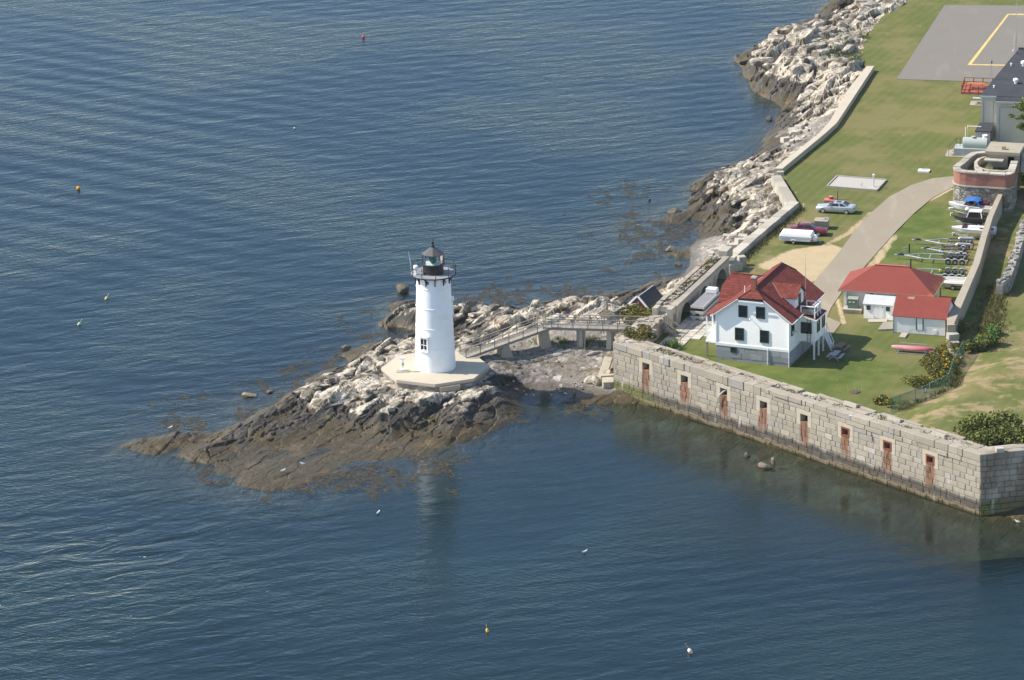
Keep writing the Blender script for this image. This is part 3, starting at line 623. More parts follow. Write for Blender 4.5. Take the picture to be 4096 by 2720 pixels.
tower_window(math.asin(-1.23/2.25), 3.35); tower_window(math.radians(93), 7.3)
for a in (-0.36, 0.75, 1.6):
    p = MB(); p.M = Matrix.Translation(wall_pt(a, 10.72, -.06)) @ Matrix.Rotation(a, 4, 'Z') @ Matrix.Rotation(math.pi/2, 4, 'X')
    p.lathe([(.20, 0), (.20, .1), (.13, .1), (.13, .06)], 16); p.build('porthole', M_deckgrey if a > 0 else M_black, lh)
GZ = 11.42; NG = 10; GR = 2.60; ga0 = -math.pi/2+.12
b = MB(); b.lathe([(1.0, GZ-.14), (GR-.06, GZ-.14), (GR, GZ-.10), (GR, GZ), (1.0, GZ)], NG*2, a0=ga0); b.build('gallery_deck', M_deckgrey, lh)
b = MB(); b.lathe([(GR+.004, GZ-.13), (GR+.03, GZ-.13), (GR+.03, GZ-.02), (GR+.004, GZ-.02)], NG*2, a0=ga0, caps=False); b.build('gallery_rim', M_black, lh)
for k in range(NG*1+2):
    a = 2*math.pi*k/(NG+2)+.1; m = MB(); m.M = Matrix.Rotation(a, 4, 'Z')
    pts = [(twr(11), 11.25), (2.46, 11.28), (2.46, 11.2), (2.26, 11.1), (twr(10.5)+.16, 10.75), (twr(10.4)+.11, 10.35), (twr(10.4)-.02, 10.35)]
    n = len(pts); m.add([(x, -.05, z) for x, z in pts]+[(x, .05, z) for x, z in pts], [tuple(range(n)), tuple(range(2*n-1, n-1, -1))]+[(i, n+i, n+(i+1) % n, (i+1) % n) for i in range(n)])
    m.build('bracket', M_black, lh)
rail = MB()
for zz in (GZ+.92, GZ+.48):
    ring = [((GR+.02)*math.cos(ga0+2*math.pi*k/20), (GR+.02)*math.sin(ga0+2*math.pi*k/20), zz) for k in range(21)]
    rail.tube(ring, 0.026, 5, False)
rl = rail.build('gallery_rail', M_black, lh)
for k in range(NG):
    a = ga0+2*math.pi*k/NG; m = MB(); x, y = (GR+.02)*math.cos(a), (GR+.02)*math.sin(a)
    m.lathe([(.05, -.12), (.05, .2), (.03, .25), (.03, .9), (.055, .97), (.03, 1.05), (.005, 1.28)], 6, (x, y, GZ)); m.build('rail_post', M_black, rl)
o8 = -math.pi/2
b = MB(); b.lathe([(1.24, GZ), (1.24, GZ+.10), (1.20, GZ+.12), (1.20, GZ+1.05), (1.27, GZ+1.07), (1.27, GZ+1.15)], 32); b.build('lantern_base', M_black, lh, smooth=30)
LG0, LG1 = GZ+1.15, GZ+2.28
def make_pane():
    N = NT('lantern_glass'); g = N.n('BsdfGlossy', Roughness=0.03); t = N.n('BsdfTransparent', Color=(0.86, 0.93, 0.90, 1))
    f = N.n('Fresnel', IOR=1.6).outputs[0]; m = N.n('MixShader', i0=N.math('ADD', f, 0.10), i1=t.outputs[0], i2=g.outputs[0]); N.t.links.new(m.outputs[0], N.out.inputs['Surface']); return N.m
M_pane = make_pane()
for k in range(8):
    a, c = o8+math.pi/4*k, o8+math.pi/4*(k+1); r = 1.17
    m = MB(); m.add([(r*math.cos(a), r*math.sin(a), LG0), (r*math.cos(c), r*math.sin(c), LG0), (r*math.cos(c), r*math.sin(c), LG1), (r*math.cos(a), r*math.sin(a), LG1)], [(0, 1, 2, 3)])
    m.build('lantern_pane', M_pane, lh)
    m = MB(); m.tube([(1.19*math.cos(a), 1.19*math.sin(a), LG0), (1.19*math.cos(a), 1.19*math.sin(a), LG1)], .028, 6); m.build('glazing_bar', M_black, lh)
M_lens = make_glass('green_lens', (0.01, 0.13, 0.10), 0.1)
b = MB(); b.lathe([(.25, LG0-.1), (.25, LG0+.12), (.42, LG0+.22), (.46, LG0+.55), (.42, LG0+.92), (.26, LG0+1.02)], 20); b.build('lens', M_lens, lh, smooth=40)
b = MB(); b.lathe([(1.12, LG0-.02), (1.12, LG0+.02)], 8, a0=o8); b.build('lantern_floor', M_white, lh)
b = MB(); b.lathe([(1.1, LG1-.01), (1.30, LG1-.02), (1.31, LG1+.06), (.22, LG1+.83), (.01, LG1+.84)], 8, a0=o8); b.build('lantern_roof', M_roofgrey, lh)
zt = LG1+.82
b = MB(); b.lathe([(.24, zt), (.24, zt+.08), (.17, zt+.1), (.17, zt+.2), (.2, zt+.22), (.1, zt+.3), (.1, zt+.36), (.16, zt+.40), (.185, zt+.50), (.165, zt+.6), (.08, zt+.68), (.01, zt+.69)], 16); b.build('ventilator_ball', M_black, lh, smooth=40)
b = MB(); b.tube([(0, 0, zt+.66), (0, 0, zt+1.35)], [.02, .006], 5); b.build('lightning_rod', M_black, lh)
b = MB(); b.M = Matrix.Rotation(math.radians(140), 4, 'Z'); b.box(-.45, .45, -2.46, -2.2, 0, 2.05); b.build('door', M_deckgrey, lh)
dp = G('a', 255, 445, LC[2]+GZ)
fd = thing('fog_signal_drum', 'small white drum-shaped fog signal standing on the lighthouse gallery', 'fog signal', (dp[0], dp[1], LC[2]+GZ))
b = MB(); b.lathe([(.12, 0), (.2, .02), (.2, .12), (.14, .14), (.14, .62), (.2, .64)], 16); b.build('stand', M_white, fd, smooth=40)
b = MB(); b.lathe([(.2, .62), (.27, .7), (.28, 1.0), (.24, 1.1), (.1, 1.15), (.01, 1.15)], 20); b.build('drum', M_white, fd, smooth=50)
an = MB(); an.tube([(-2.5, -.1, GZ-.1), (-2.55, -.1, GZ+.9), (-2.78, -.1, GZ+2.6)], [.03, .03, .018], 6)
an.v = [(x+LC[0], y+LC[1], z+LC[2]) for x, y, z in an.v]
tag(an.build('whip_antenna', plain('antenna_white', (.7, .72, .7), .4)), 'thin white whip antenna leaning outwards from the lighthouse gallery rail', 'antenna')
# ---- platform
pf = thing('octagonal_platform', 'pale concrete octagon platform on mortared stone base under the white lighthouse', 'platform', (LC[0], LC[1], 0), 0)
PR = 6.29
b = MB(); b.lathe([(PR-.02, 2.82), (PR, 2.84), (PR, 3.19), (PR-.03, 3.2)], 8, a0=o8); sl = b.build('slab', M_conc, pf)
for k in range(4):
    a = math.radians(0+45*k); j = MB(); j.M = Matrix.Rotation(a, 4, 'Z'); j.box(2.6, PR-.1, -.012, .012, 3.1, 3.204); j.build('slab_joint', M_conct, sl)
def course_ring(m, R, z0, z1, n=8, seed=1, hs=.32, wmin=.35, wmax=.9, out=.09):
    rr = random.Random(seed)
    for k in range(n):
        a, c = o8+2*math.pi*k/n, o8+2*math.pi*(k+1)/n; A = Vector((R*math.cos(a), R*math.sin(a), 0)); B = Vector((R*math.cos(c), R*math.sin(c), 0)); d = (B-A); L = d.length; d.normalize(); nv = Vector((d.y, -d.x, 0))
        z = z0
        while z < z1-.05:
            h = min(hs*rr.uniform(.7, 1.3), z1-z); u = 0
            while u < L-.02:
                w = min(rr.uniform(wmin, wmax), L-u); w = L-u if L-u-w < .2 else w; q = rr.uniform(.0, out); m.tint = rr.random()
                P0 = A+d*(u+.012); P1 = A+d*(u+w-.012)
                m.hexa([tuple(P0+nv*q)[:2], tuple(P1+nv*q)[:2], tuple(P1-nv*.3)[:2], tuple(P0-nv*.3)[:2]], [z+.01]*4, [z+h-.01]*4); u += w
            z += h
b = MB(); course_ring(b, PR-.22, .2, 2.82, seed=4); b.build('stone_base', M_stone, pf)
b = MB(); b.lathe([(PR-.3, .0), (PR-.3, 2.82)], 8, a0=o8); b.build('base_mortar', M_concg, pf)
b = MB(); b.M = Matrix.Rotation(math.radians(-45-22.5), 4, 'Z'); b.box(5.3, 6.15, -1.9, .6, 0.3, 2.80); b.build('buttress', M_conct, pf)
# equipment post on the platform
ep_ = G('a', 140, 1310, 3.2)
po = thing('equipment_post', 'white post with boxes on a small pad at the edge of the lighthouse platform', 'post', (ep_[0], ep_[1], 3.2))
b = MB(); b.box(-.75, .75, -.5, .5, 0, .05); b.build('pad', M_conct, po)
b = MB(); b.box(-.27, .27, -.18, .18, .05, .28); b.build('base_box', M_white, po)
b = MB(); b.box(-.07, .07, -.07, .07, .28, 1.6); b.build('post', M_white, po)
b = MB(); b.box(-.13, .13, -.2, -.06, .75, 1.1); b.build('meter_box', M_steel, po)
b = MB(); b.box(-.3, .3, -.2, .2, 1.5, 1.66); b.build('top_box', M_white, po)

# ================================================================== foot bridge
br0 = G('br', 170, 865, 3.25); br1 = G('br', 1030, 545, 5.3); br2 = G('br', 1880, 570, 5.3); br2 = br2+(br2-br1)/np.linalg.norm(br2-br1)*2.2
fb = thing('footbridge', 'grey timber footbridge with railings climbing from the lighthouse platform to the fort wall gate', 'footbridge')
def bridge_span(A, B, wd, nm, over=0):
    A = Vector(A); B = Vector(B); d = (B-A); L = d.length; d.normalize(); n = Vector((d.y, -d.x, 0)).normalized()
    dk = MB(); k = 0; t = 0
    while t < L:
        dk.tint = rnd.random(); p = A+d*t-Vector((0, 0, .04)); q = A+d*min(t+.15, L)-Vector((0, 0, .04))
        dk.bar(p, q, wd, .07); t += .165
    o = dk.build('deck', M_wood, fb)
    st = MB()
    for s_ in (-1, 1):
        p = A+n*(s_*(wd/2-.06))-Vector((0, 0, .20)); st.bar(p, p+d*L, .12, .20)
    st.build('stringer', M_wood, o)
    for s_ in (-1, 1):
        r = MB(); off = n*(s_*(wd/2-.02))
        for h, w_ in ((1.08, .10), (.75, .05), (.4, .05)): r.bar(A+off+Vector((0, 0, h)), B+off+Vector((0, 0, h)), w_, .06)
        ro = r.build('railing', M_wood, fb)
        m = int(L/1.65)
        for i in range(m+1):
            p = A+off+d*(L*i/m); q = MB(); q.bar(p-Vector((0, 0, .3)), p+Vector((0, 0, 1.1)), .10); q.build('railing_post', M_wood, ro)
BW = 1.75
bn = np.array([br1[1]-br0[1], -(br1[0]-br0[0]), 0]); bn /= np.linalg.norm(bn)
_o = -bn*BW/2                                   # measured along the near edge; move to the middle
bm_ = np.array([0, 1, 0])*BW/2
bridge_span(br0+_o, br1+bm_*.9, BW, 'ramp'); bridge_span(br1+bm_*.9-np.array([.5, 0, 0]), br2+bm_, BW, 'level')
def pier(mat, P, Q, w0, w1, zt, zb, nm='pier'):      # battered concrete pier, P centre at the top
    m = MB(); d = np.array(Q[:2])-np.array(P[:2]); d /= np.linalg.norm(d); n = np.array([-d[1], d[0]])
    def ringq(l, w): return [tuple(np.array(P[:2])+d*a*l/2+n*c*w/2) for a, c in ((-1, -1), (1, -1), (1, 1), (-1, 1))]
    m.hexa(ringq(*w1), [zb]*4, [zt]*4, ringq(*w0)); m.build(nm, mat, fb)
Am = br0+_o; Bm = br1+bm_*.9
for t, w0, w1 in ((.47, (.8, 1.4), (1.7, 2.3)), (.94, (.7, 1.3), (1.3, 1.9))):
    p = Am+(Bm-Am)*t; pier(M_conct, p, Bm, w0, w1, p[2]-.33, tz(p[0], p[1])-.6)
for t in (.33, .62):
    p = Bm+(br2+bm_-Bm)*t; pier(M_concg, p, br2, (.5, 1.2), (.65, 1.4), p[2]-.33, tz(p[0], p[1])-.6)
for t in (.29, .36, .75):
    p = Bm+(br2+bm_-Bm)*t
    for s_ in (-.6, .6):
        m = MB(); m.bar((p[0], p[1]+s_, tz(p[0], p[1])-.4), (p[0], p[1]+s_, p[2]-.3), .22); m.build('timber_leg', M_wood, fb)
for t in (.45, .56, .66):                             # raking props on the far side
    p = Bm+(br2+bm_-Bm)*t
    for s_ in (-.3, .3):
        m = MB(); m.bar((p[0]+s_, p[1]+BW/2, p[2]+1.0), (p[0]+s_*1.6+.3, p[1]+BW/2+1.3, p[2]-.3), .07); m.build('raking_prop', M_wood, fb)

# ================================================================== fort wall towards the water
ZTL, ZTR = 6.25, 6.95
WL = G('fw', 125, 395, ZTL); WR = G('fe', 1620, 935, ZTR)
wl_d = (WR-WL)[:2]; WLEN = float(np.hypot(*wl_d)); WANG = math.atan2(wl_d[1], wl_d[0])
EMB = [5.42+(49.7-5.42)/7*k for k in range(8)]
def fort_mat(name, stains=True, grime_shade=None):
    N = NT(name); P = N.co(); x, y, z = N.xyz(P); a = N.attr('tint')
    n1 = N.noise(P, 0.8, 4, .6); n2 = N.noise(P, 4, 4, .65)
    c = N.mix(N.ss(a, 0.0, 0.8), (0.32, 0.275, 0.21), (0.405, 0.352, 0.275))
    c = N.mix(N.ss(a, .82, .86), c, (0.325, 0.30, 0.26)); c = N.mix(N.ss(a, .95, .97), c, (0.46, 0.42, 0.35))
    c = N.mix(N.math('MULTIPLY', N.ss(n1, .45, .7), .5), c, (0.25, 0.215, 0.165)); c = N.mix(N.math('MULTIPLY', n2, .4), c, (0.23, 0.205, 0.17))
    # weathered tide band, then pale brown foot
    zz = N.math('ADD', z, N.math('MULTIPLY_ADD', N.noise(P, .55, 5, .65), 1.5, -.75))
    band = N.math('MULTIPLY', N.ss(zz, 1.95, 1.3), N.ss(zz, .3, .75))
    c = N.mix(N.math('MULTIPLY', band, .86), c, (0.052, 0.044, 0.034))
    c = N.mix(N.ss(zz, .62, .42), c, (0.17, 0.13, 0.075)); c = N.mix(N.ss(zz, .28, .1), c, (0.06, 0.048, 0.022))
    alg = N.math('MULTIPLY', N.ss(x, 9.0, 3.0), N.math('MULTIPLY', N.ss(zz, 1.7, 1.35), N.ss(n2, .4, .55)))
    c = N.mix(N.math('MULTIPLY', alg, .75), c, (0.17, 0.20, 0.035))
    # white lime runs
    lime = N.noise(N.vmul(P, (1.1, 1.1, .22)), 1.0, 4, .6); c = N.mix(N.math('MULTIPLY', N.math('MULTIPLY', N.ss(lime, .60, .74), .6), N.ss(z, 4.8, 2.6)), c, (0.54, 0.51, 0.46))
    if stains:                                   # rust washed down from each gun port
        u = N.math('SUBTRACT', x, EMB[0]-3.16); u = N.math('ABSOLUTE', N.math('SUBTRACT', N.math('MODULO', u, 6.326), 3.16))
        jit = N.noise(N.vmul(P, (2.2, 1, .25)), 1.0, 4, .6)
        w = N.math('ADD', u, N.math('MULTIPLY_ADD', jit, 1.1, -.58))
        m = N.math('MULTIPLY', N.math('MULTIPLY', N.ss(w, .85, .40), N.ss(x, 52, 51.5)), N.math('MULTIPLY', N.ss(z, 4.35, 4.15), N.ss(N.math('ADD', z, N.math('MULTIPLY_ADD', jit, -2.6, 1.1)), .7, 2.2)))
        c = N.mix(N.math('MULTIPLY', m, .85), c, N.mix(N.ss(N.noise(N.vmul(P, (3.5, 1, .5)), 1.0, 4, .65), .38, .60), (0.07, 0.030, 0.018), (0.26, 0.115, 0.055)))
        m2 = N.math('MULTIPLY', N.ss(N.noise(P, .55, 4), .70, .76), .6); c = N.mix(m2, c, (0.36, 0.17, 0.06))
    if grime_shade: c = N.mix(N.math('MULTIPLY', N.ss(N.noise(N.vmul(P, (1, 1, .5)), .35, 5, .6), .40, .58), .7), c, grime_shade)  # brown stains and the wall's shade, mixed into the colour together
    N.pbr(c, .88, N.bump(N.math('ADD', n1, n2), .5, .06), spec=.2); return N.m
M_fort = fort_mat('fort_granite'); M_fortw = fort_mat('stained_shaded_granite', False, (.16, .12, .075)); M_fortin = fort_mat('fort_granite_inner', False)  # return wall copy: real stains, deepened so its shade sits in the colour
M_frame = plain('pale_dressed_granite', (0.43, 0.375, 0.29), .85, .12, 1.2, .2, 6, dirt=(0.50, 0.36, 0.2), dscale=1.2)
fw = thing('sea_wall_of_fort', 'long coursed granite fort wall with eight rust-streaked gun ports rising from the water', 'fort wall', (WL[0], WL[1], 0), WANG)
def ashlar(m, L, z0, ztop, courses, holes=(), seed=1, lmin=.8, lmax=2.1, dep=.9, proj=.035, foot=None):
    rr = random.Random(seed)
    for ci, (a, c) in enumerate(courses):
        u = 0.0; first = True
        while u < L-1e-6:
            w = rr.uniform(lmin, lmax) if rr.random() > .3 else rr.uniform(.55, .9)
            if first: w *= rr.uniform(.4, 1); first = False
            e = min(u+w, L); e = L if L-e < .45 else e
            nxt = e
            for h0, h1, hz0, hz1 in holes:       # leave the openings and their frames free
                if a < hz1-.02 and c > hz0+.02:
                    if u >= h0-1e-6 and u < h1-1e-6: e = None; nxt = h1; break
                    if u < h0 < e: e = h0; nxt = h0
            if e is not None and e-u > .04:
                q = rr.uniform(0, proj)*(1 if rr.random() < .8 else 1.8); m.tint = rr.random()
                f = foot[ci] if foot else 0
                za = [a+.018]*4; zc = [c-.018]*4
                if ztop is not None and ci == len(courses)-1: zc = [ztop(u)-rr.uniform(0, .05), ztop(e)-rr.uniform(0, .05)]; zc = [zc[0], zc[1], zc[1], zc[0]]
                yb = dep; g = .016; k = .035      # chamfered rock face
                y0 = -f-q; y1 = -f+.03
                m.add([(u+g, y1, za[0]), (e-g, y1, za[1]), (e-g, y1, zc[1]), (u+g, y1, zc[0]), (u+g+k, y0, za[0]+k), (e-g-k, y0, za[1]+k), (e-g-k, y0, zc[1]-k), (u+g+k, y0, zc[0]-k),
                       (u+g, yb, za[0]), (e-g, yb, za[1]), (e-g, yb, zc[1]), (u+g, yb, zc[0])],
                      [(4, 5, 6, 7), (0, 1, 5, 4), (1, 2, 6, 5), (2, 3, 7, 6), (3, 0, 4, 7), (1, 0, 8, 9), (2, 1, 9, 10), (3, 2, 10, 11), (0, 3, 11, 8), (9, 8, 11, 10)])
            u = nxt
ztop = lambda u: ZTL+(ZTR-ZTL)*min(max(u/WLEN, 0), 1)
lv = [-.7, -.12, .5, 1.12, 1.74, 2.36, 2.98, 3.6, 4.22, 4.93, 5.48]
holes = [(e-1.18, e+1.18, 3.6, 5.48) for e in EMB]
blk = MB(); cs = list(zip(lv[:-1], lv[1:]))
ashlar(blk, WLEN, None, None, cs, holes, 11, foot=[.10, .06, .02]+[0]*9)
# coping: one deep course at the left, two where the wall is higher
cut = 24.0
def shift(m0, dx):
    for q in m0.v: blk.v.append((q[0]+dx, q[1], q[2]))
    o = len(blk.v)-len(m0.v); blk.f.extend(tuple(i+o for i in f) for f in m0.f); blk.t.extend(m0.t)
t1 = MB(); ashlar(t1, cut, None, lambda u: ztop(u), [(5.48, 6.3)], (), 5, 1.2, 3.2, 1.0, .10); shift(t1, 0)
t2 = MB(); ashlar(t2, WLEN-cut, None, lambda u: ztop(u+cut), [(5.48, 6.02), (6.02, 6.6)], (), 6, 1.1, 3.0, 1.0, .10); shift(t2, cut)
blk.build('facing_blocks', M_fort, fw)
core = MB(); TH = 3.0
core.hexa([(-.0, .86), (WLEN, .86), (WLEN-1.2, TH), (2.0, TH)], [-1]*4, [ztop(0)-.28, ztop(WLEN)-.28, ztop(WLEN)-.28, ztop(0)-.28])
core.build('wall_core', M_concg, fw)
for i, e in enumerate(EMB):
    f = MB(); f.box(e-1.18, e+1.18, -.04, .85, 4.94, 5.475); f.box(e-1.18, e-.56, -.02, .85, 3.62, 4.93); f.box(e+.56, e+1.18, -.02, .85, 3.62, 4.93)
    fo = f.build('gun_port_frame', M_frame, fw, bevel=.02)
    f = MB(); f.box(e-.56, e+.56, -.01, .84, 3.61, 4.06); f.build('sill_stone', M_fort, fw)
    if i >= 5:
        f = MB()
        for q in [(-.62, -.42, 4.0, 5.05), (.42, .62, 4.0, 5.05), (-.42, .42, 4.86, 5.05), (-.42, .42, 4.0, 4.16)]: f.box(e+q[0], e+q[1], -.07, .12, q[2], q[3])
        f.build('iron_frame', M_rust, fo)
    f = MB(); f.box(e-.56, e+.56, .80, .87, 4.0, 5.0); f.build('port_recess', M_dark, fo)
# wall walk: flat slabs, broken rubble and the inner kerb stones
tp = MB(); rr = random.Random(3); u = 1.2
while u < WLEN-.6:
    w = rr.uniform(.8, 2.6); e = min(u+w, WLEN-.3)
    for (y0, y1) in ((2.35, 3.0), (1.05, 1.75), (1.75, 2.3)):
        if y0 > 2 and rr.random() < (.05 if u < 38 else .3) and y1 > 2.9: continue
        if y0 < 2 and rr.random() < .35: continue
        tp.tint = rr.random()*.9; hz = rr.uniform(-.14, .05) if y0 < 2 else rr.uniform(-.06, .03); a = rr.uniform(-.08, .08); zt_ = ztop(u)
        tp.hexa([(u+.03, y0+.03+a*.5), (e-.03, y0+.03), (e-.03, y1-.03+a), (u+.03, y1-.03)], [zt_-.5]*4, [zt_+hz, zt_+hz+rr.uniform(-.05, .05), zt_+hz+rr.uniform(-.04, .04), zt_+hz])
    u = e
for k in range(420):
    u = rr.uniform(1.4, WLEN-1); y = rr.uniform(1.05, 2.3); s_ = rr.uniform(.08, .3); tp.tint = rr.random()*.8
    tp.cbox((u, y, ztop(u)-.16), (s_*1.4, s_, s_*.7), rr.uniform(0, 3), (rr.uniform(-.3, .3), rr.uniform(-.3, .3)))
tp.build('wall_walk_stones', M_fortin, fw)
# short return wall at the right, in shade
WQ = G('fe', 2007, 895, ZTR); WQ = WR+(WQ-WR)/np.linalg.norm((WQ-WR)[:2])*55; qa = math.atan2(WQ[1]-WR[1], WQ[0]-WR[0])
fr = thing('return_wall_of_fort', 'shaded granite return wall with rust stains turning away at the right corner', 'fort wall', (WR[0], WR[1], 0), qa)
b = MB(); ashlar(b, 55, None, lambda u: ZTR, [(x, y) for x, y in zip(lv[:-1], lv[1:])]+[(5.48, 6.2), (6.2, 6.9)], (), 21, foot=[.10, .06, .02]+[0]*9)
b.build('facing_blocks', M_fortw, fr)
b = MB(); b.box(.5, 55, .86, 2.6, -1, ZTR-.2); b.build('wall_core', M_concg, fr)
b = MB(); u = .3; rr = random.Random(9)
while u < 55:
    e = u+rr.uniform(1, 2.4); b.tint = rr.random(); b.box(u+.02, e-.02, .95, 1.8, ZTR-.5, ZTR+rr.uniform(-.06, .04)); u = e
b.build('wall_walk_stones', M_fortin, fr)
# corner wall up to the gate (its outer face looks at the beach)
zg = 6.3
gA = WL[:2]; gB = G('gt', 850, 280, zg)[:2]; gC = G('gt', 1260, 245, zg)[:2]; gD = G('gt', 1540, 215, zg)[:2]; gE = G('gt', 1120, 610, zg)[:2]; gF = G('gt', 960, 1000, zg)[:2]
cw = thing('corner_wall_of_fort', 'short granite corner wall beside the gate with orange-berried bush on its top', 'fort wall')
b = MB(); b.prism([gA+np.array([.35, .3]), gB, gD, gE, gF+np.array([.2, -.6])], .2, [6.22, 6.2, 6.2, 6.2, 6.2]); b.build('wall_core', M_gran, cw)
def path_blocks(m, P, Q, z0, z1, th, rows, seed, side=1, lmin=.8, lmax=2.2, proj=.05):
    rr = random.Random(seed); P = np.array(P[:2]); Q = np.array(Q[:2]); d = Q-P; L = np.hypot(*d); d = d/L; n = np.array([d[1], -d[0]])*side
    zz = np.linspace(z0, z1, rows+1)
    for r in range(rows):
        u = 0
        while u < L-.01:
            e = min(u+rr.uniform(lmin, lmax), L); e = L if L-e < .4 else e; m.tint = rr.random(); q = rr.uniform(.01, proj)
            A = P+d*(u+.012); B = P+d*(e-.012); top = zz[r+1]-.01-(rr.uniform(0, .05) if r == rows-1 else 0)
            m.hexa([tuple(A+n*q), tuple(B+n*q), tuple(B-n*th), tuple(A-n*th)], [zz[r]+.01]*4, [top]*4); u = e
b = MB(); path_blocks(b, gA, gB, .3, 6.25, .7, 9, 3, -1); path_blocks(b, gD, gE, YARD-.1, 6.28, .7, 3, 4, -1); path_blocks(b, gE, gF, YARD-.1, 6.28, .6, 3, 5, -1); path_blocks(b, gB, gD, YARD-.3, 6.28, .5, 3, 6, -1)
b.build('facing_blocks', M_fortin, cw)
b = MB(); rr = random.Random(12)
for k in range(60):
    s1, s2 = rr.random(), rr.random(); p = (gA*(1-s1)+gB*s1)*(1-s2)+(gF*(1-s1)+gD*s1)*s2; b.tint = rr.random(); b.cbox((p[0], p[1], 6.2), (rr.uniform(.3, 1.1), rr.uniform(.3, .7), .22), rr.uniform(0, 3), (rr.uniform(-.06, .06), rr.uniform(-.06, .06)))
b.build('top_slabs', M_fortin, cw)
# ================================================================== arched casemate wall
AI = G('ar', 1200, 1070, 6.75); AF = G('ar', 1960, 360, 6.75); ad = (AF-AI)[:2]; AL = float(np.hypot(*ad)); AANG = math.atan2(ad[1], ad[0])
# local frame: x along the wall away from the camera, y to its left (seaward), z up
aw = thing('arched_casemate_wall', 'granite wall with three arched casemates behind the white house, grass on its broken top', 'fort wall', (AI[0], AI[1], 0), AANG)
AE = 20.4; AT = 6.78
arches = [(3.5, 2.0, 6.05), (10.5, 1.78, 5.92), (17.2, 2.05, 6.05)]
b = MB(); D0, D1 = 0.0, 1.5
def face_strip(u0, u1, za, zb): b.hexa([(u0, D0), (u1, D0), (u1, D1), (u0, D1)], [za, zb, zb, za], [AT-.32]*4)
u = 0.0
for c, r, cr in arches:
    b.hexa([(u, D0), (c-r, D0), (c-r, D1), (u, D1)], [YARD-.3]*4, [AT-.32]*4)
    hh = cr-YARD
    ps = [(c-r*math.cos(t), YARD+hh*math.sin(t)) for t in np.linspace(0, math.pi, 15)]
    for (ua, za), (ub, zb) in zip(ps[:-1], ps[1:]): face_strip(ua, ub, za, zb)
    u = c+r
b.hexa([(u, D0), (AE, D0), (AE, D1), (u, D1)], [YARD-.3]*4, [AT-.32]*4)
b.build('arched_face', M_gran, aw)
b = MB(); b.box(0, AE, 1.51, 2.55, .5, AT-.3); b.build('back_wall', M_concg, aw)
b = MB(); rr = random.Random(5); u = 0
while u < AE:                                   # cornice course over the arches
    e = min(u+rr.uniform(1.2, 2.6), AE); b.tint = rr.random(); b.box(u+.012, e-.012, -.05, .8, AT-.31, AT-rr.uniform(0, .03)); u = e
for c, r, cr in arches:                         # dressed pier stones standing just proud of the face
    for side in (-1, 1):
        z = YARD-.1
        while z < 5.6:
            h = rr.uniform(.4, .6); b.tint = rr.random(); ext = rr.uniform(.5, 1.2)
            zz = (z+h-YARD)/(cr-YARD); rin = r*math.sqrt(max(0, 1-min(1, max(0, zz))**2))
            x0, x1 = sorted((c+side*(r+.03), c+side*(r+ext))); 
            if x0 > .02 and x1 < AE: b.box(x0, x1, -.03, .2, z+.01, z+h-.01)
            z += h
b.build('dressed_stones', M_fortin, aw)
b = MB()
for k in range(46):
    b.tint = rr.random(); b.cbox((rr.uniform(.3, AE-.3), rr.uniform(.9, 2.3), AT-.27), (rr.uniform(.4, 1.2), rr.uniform(.3, .8), .3), rr.uniform(0, 3), (rr.uniform(-.07, .07), rr.uniform(-.07, .07)))
u = 0
while u < AE:
    e = min(u+rr.uniform(1.0, 2.4), AE); b.tint = rr.random(); b.box(u+.02, e-.02, 2.05, 2.6, AT-.6, AT+rr.uniform(-.08, .02)); u = e
b.build('top_slabs', M_fortin, aw)
b = MB(); b.tube([(1.2, .95, AT+.05), (5, .8, AT+.05), (AE-1, .78, AT+.05)], .05, 6); b.tube([(1.2, .95, AT+.05), (1.3, 2.5, AT+.05)], .05, 6); b.build('pipe_on_top', M_black, aw)
b = MB(); b.box(-1.45, -.02, .1, .75, YARD-.3, AT-.05); b.box(-1.55, -.25, 1.85, 2.5, YARD-.3, AT-.02); b.box(-1.45, -.02, .76, 1.84, YARD-.3, 5.95); b.box(-1.0, -.02, .1, 2.5, YARD-.3, 5.9)
b.build('gate_pier', M_gran, aw, bevel=.03)
# timber steps down from the gate
gs = at(*S('gt', 1530, 430), 5.6)
stp = thing('gate_steps', 'weathered timber steps with slatted handrails going down from the fort gate', 'steps', (gs[0]-.1, gs[1]-.2, YARD), AANG-math.pi/2)
b = MB()
for k in range(7): b.box(.05+.24*k, .35+.24*k, -.7, .7, 1.10-.19*k, 1.15-.19*k)
b.build('treads', M_wood, stp)
for s_ in (-.72, .72):
    b = MB(); b.bar((0, s_, 2.15), (1.85, s_, .95), .10, .14); b.bar((0, s_, 1.15), (1.85, s_, .05), .06, .2)
    for k in range(9): t = k/8; b.bar((1.85*t, s_, 1.15-1.1*t), (1.85*t, s_, 2.15-1.2*t), .05)
    b.build('handrail', M_wood, stp)
# ================================================================== boundary walls along the shore
def wall_thing(name, label, pts, z0, z1, th, mat, blocks=True, seed=1, side=1, rows=2):
    w = thing(name, label, 'wall', (0, 0, 0))
    b = MB()
    for i in range(len(pts)-1):
        path_blocks(b, pts[i], pts[i+1], z0, z1, th, rows, seed+i, side, 1.0, 2.4, .04)
    b.build('stone_blocks', mat, w); return w
gb0 = G('se', 880, 1252, 5.1); gb1 = G('se', 1100, 1055, 5.1); gb2 = G('se', 1240, 935, 5.1); gb3 = G('se', 1400, 800, 5.1); gb4 = G('se', 1556, 672, 5.1)
wall_thing('granite_shore_wall', 'low pale granite block wall between the arched wall and its sharp corner behind the parked cars', [gb0, gb1, gb2, gb3, gb4], 2.6, 5.1, 1.15, M_gran, seed=3, side=1, rows=4)
gc1 = G('se', 1362, 388, 5.0)
wall_thing('granite_shore_wall', 'short pale granite block wall running from the sharp corner to the long concrete wall', [G('se', 1550, 690, 5.0), gc1], 2.2, 5.0, 1.2, M_gran, seed=13, side=1, rows=5)
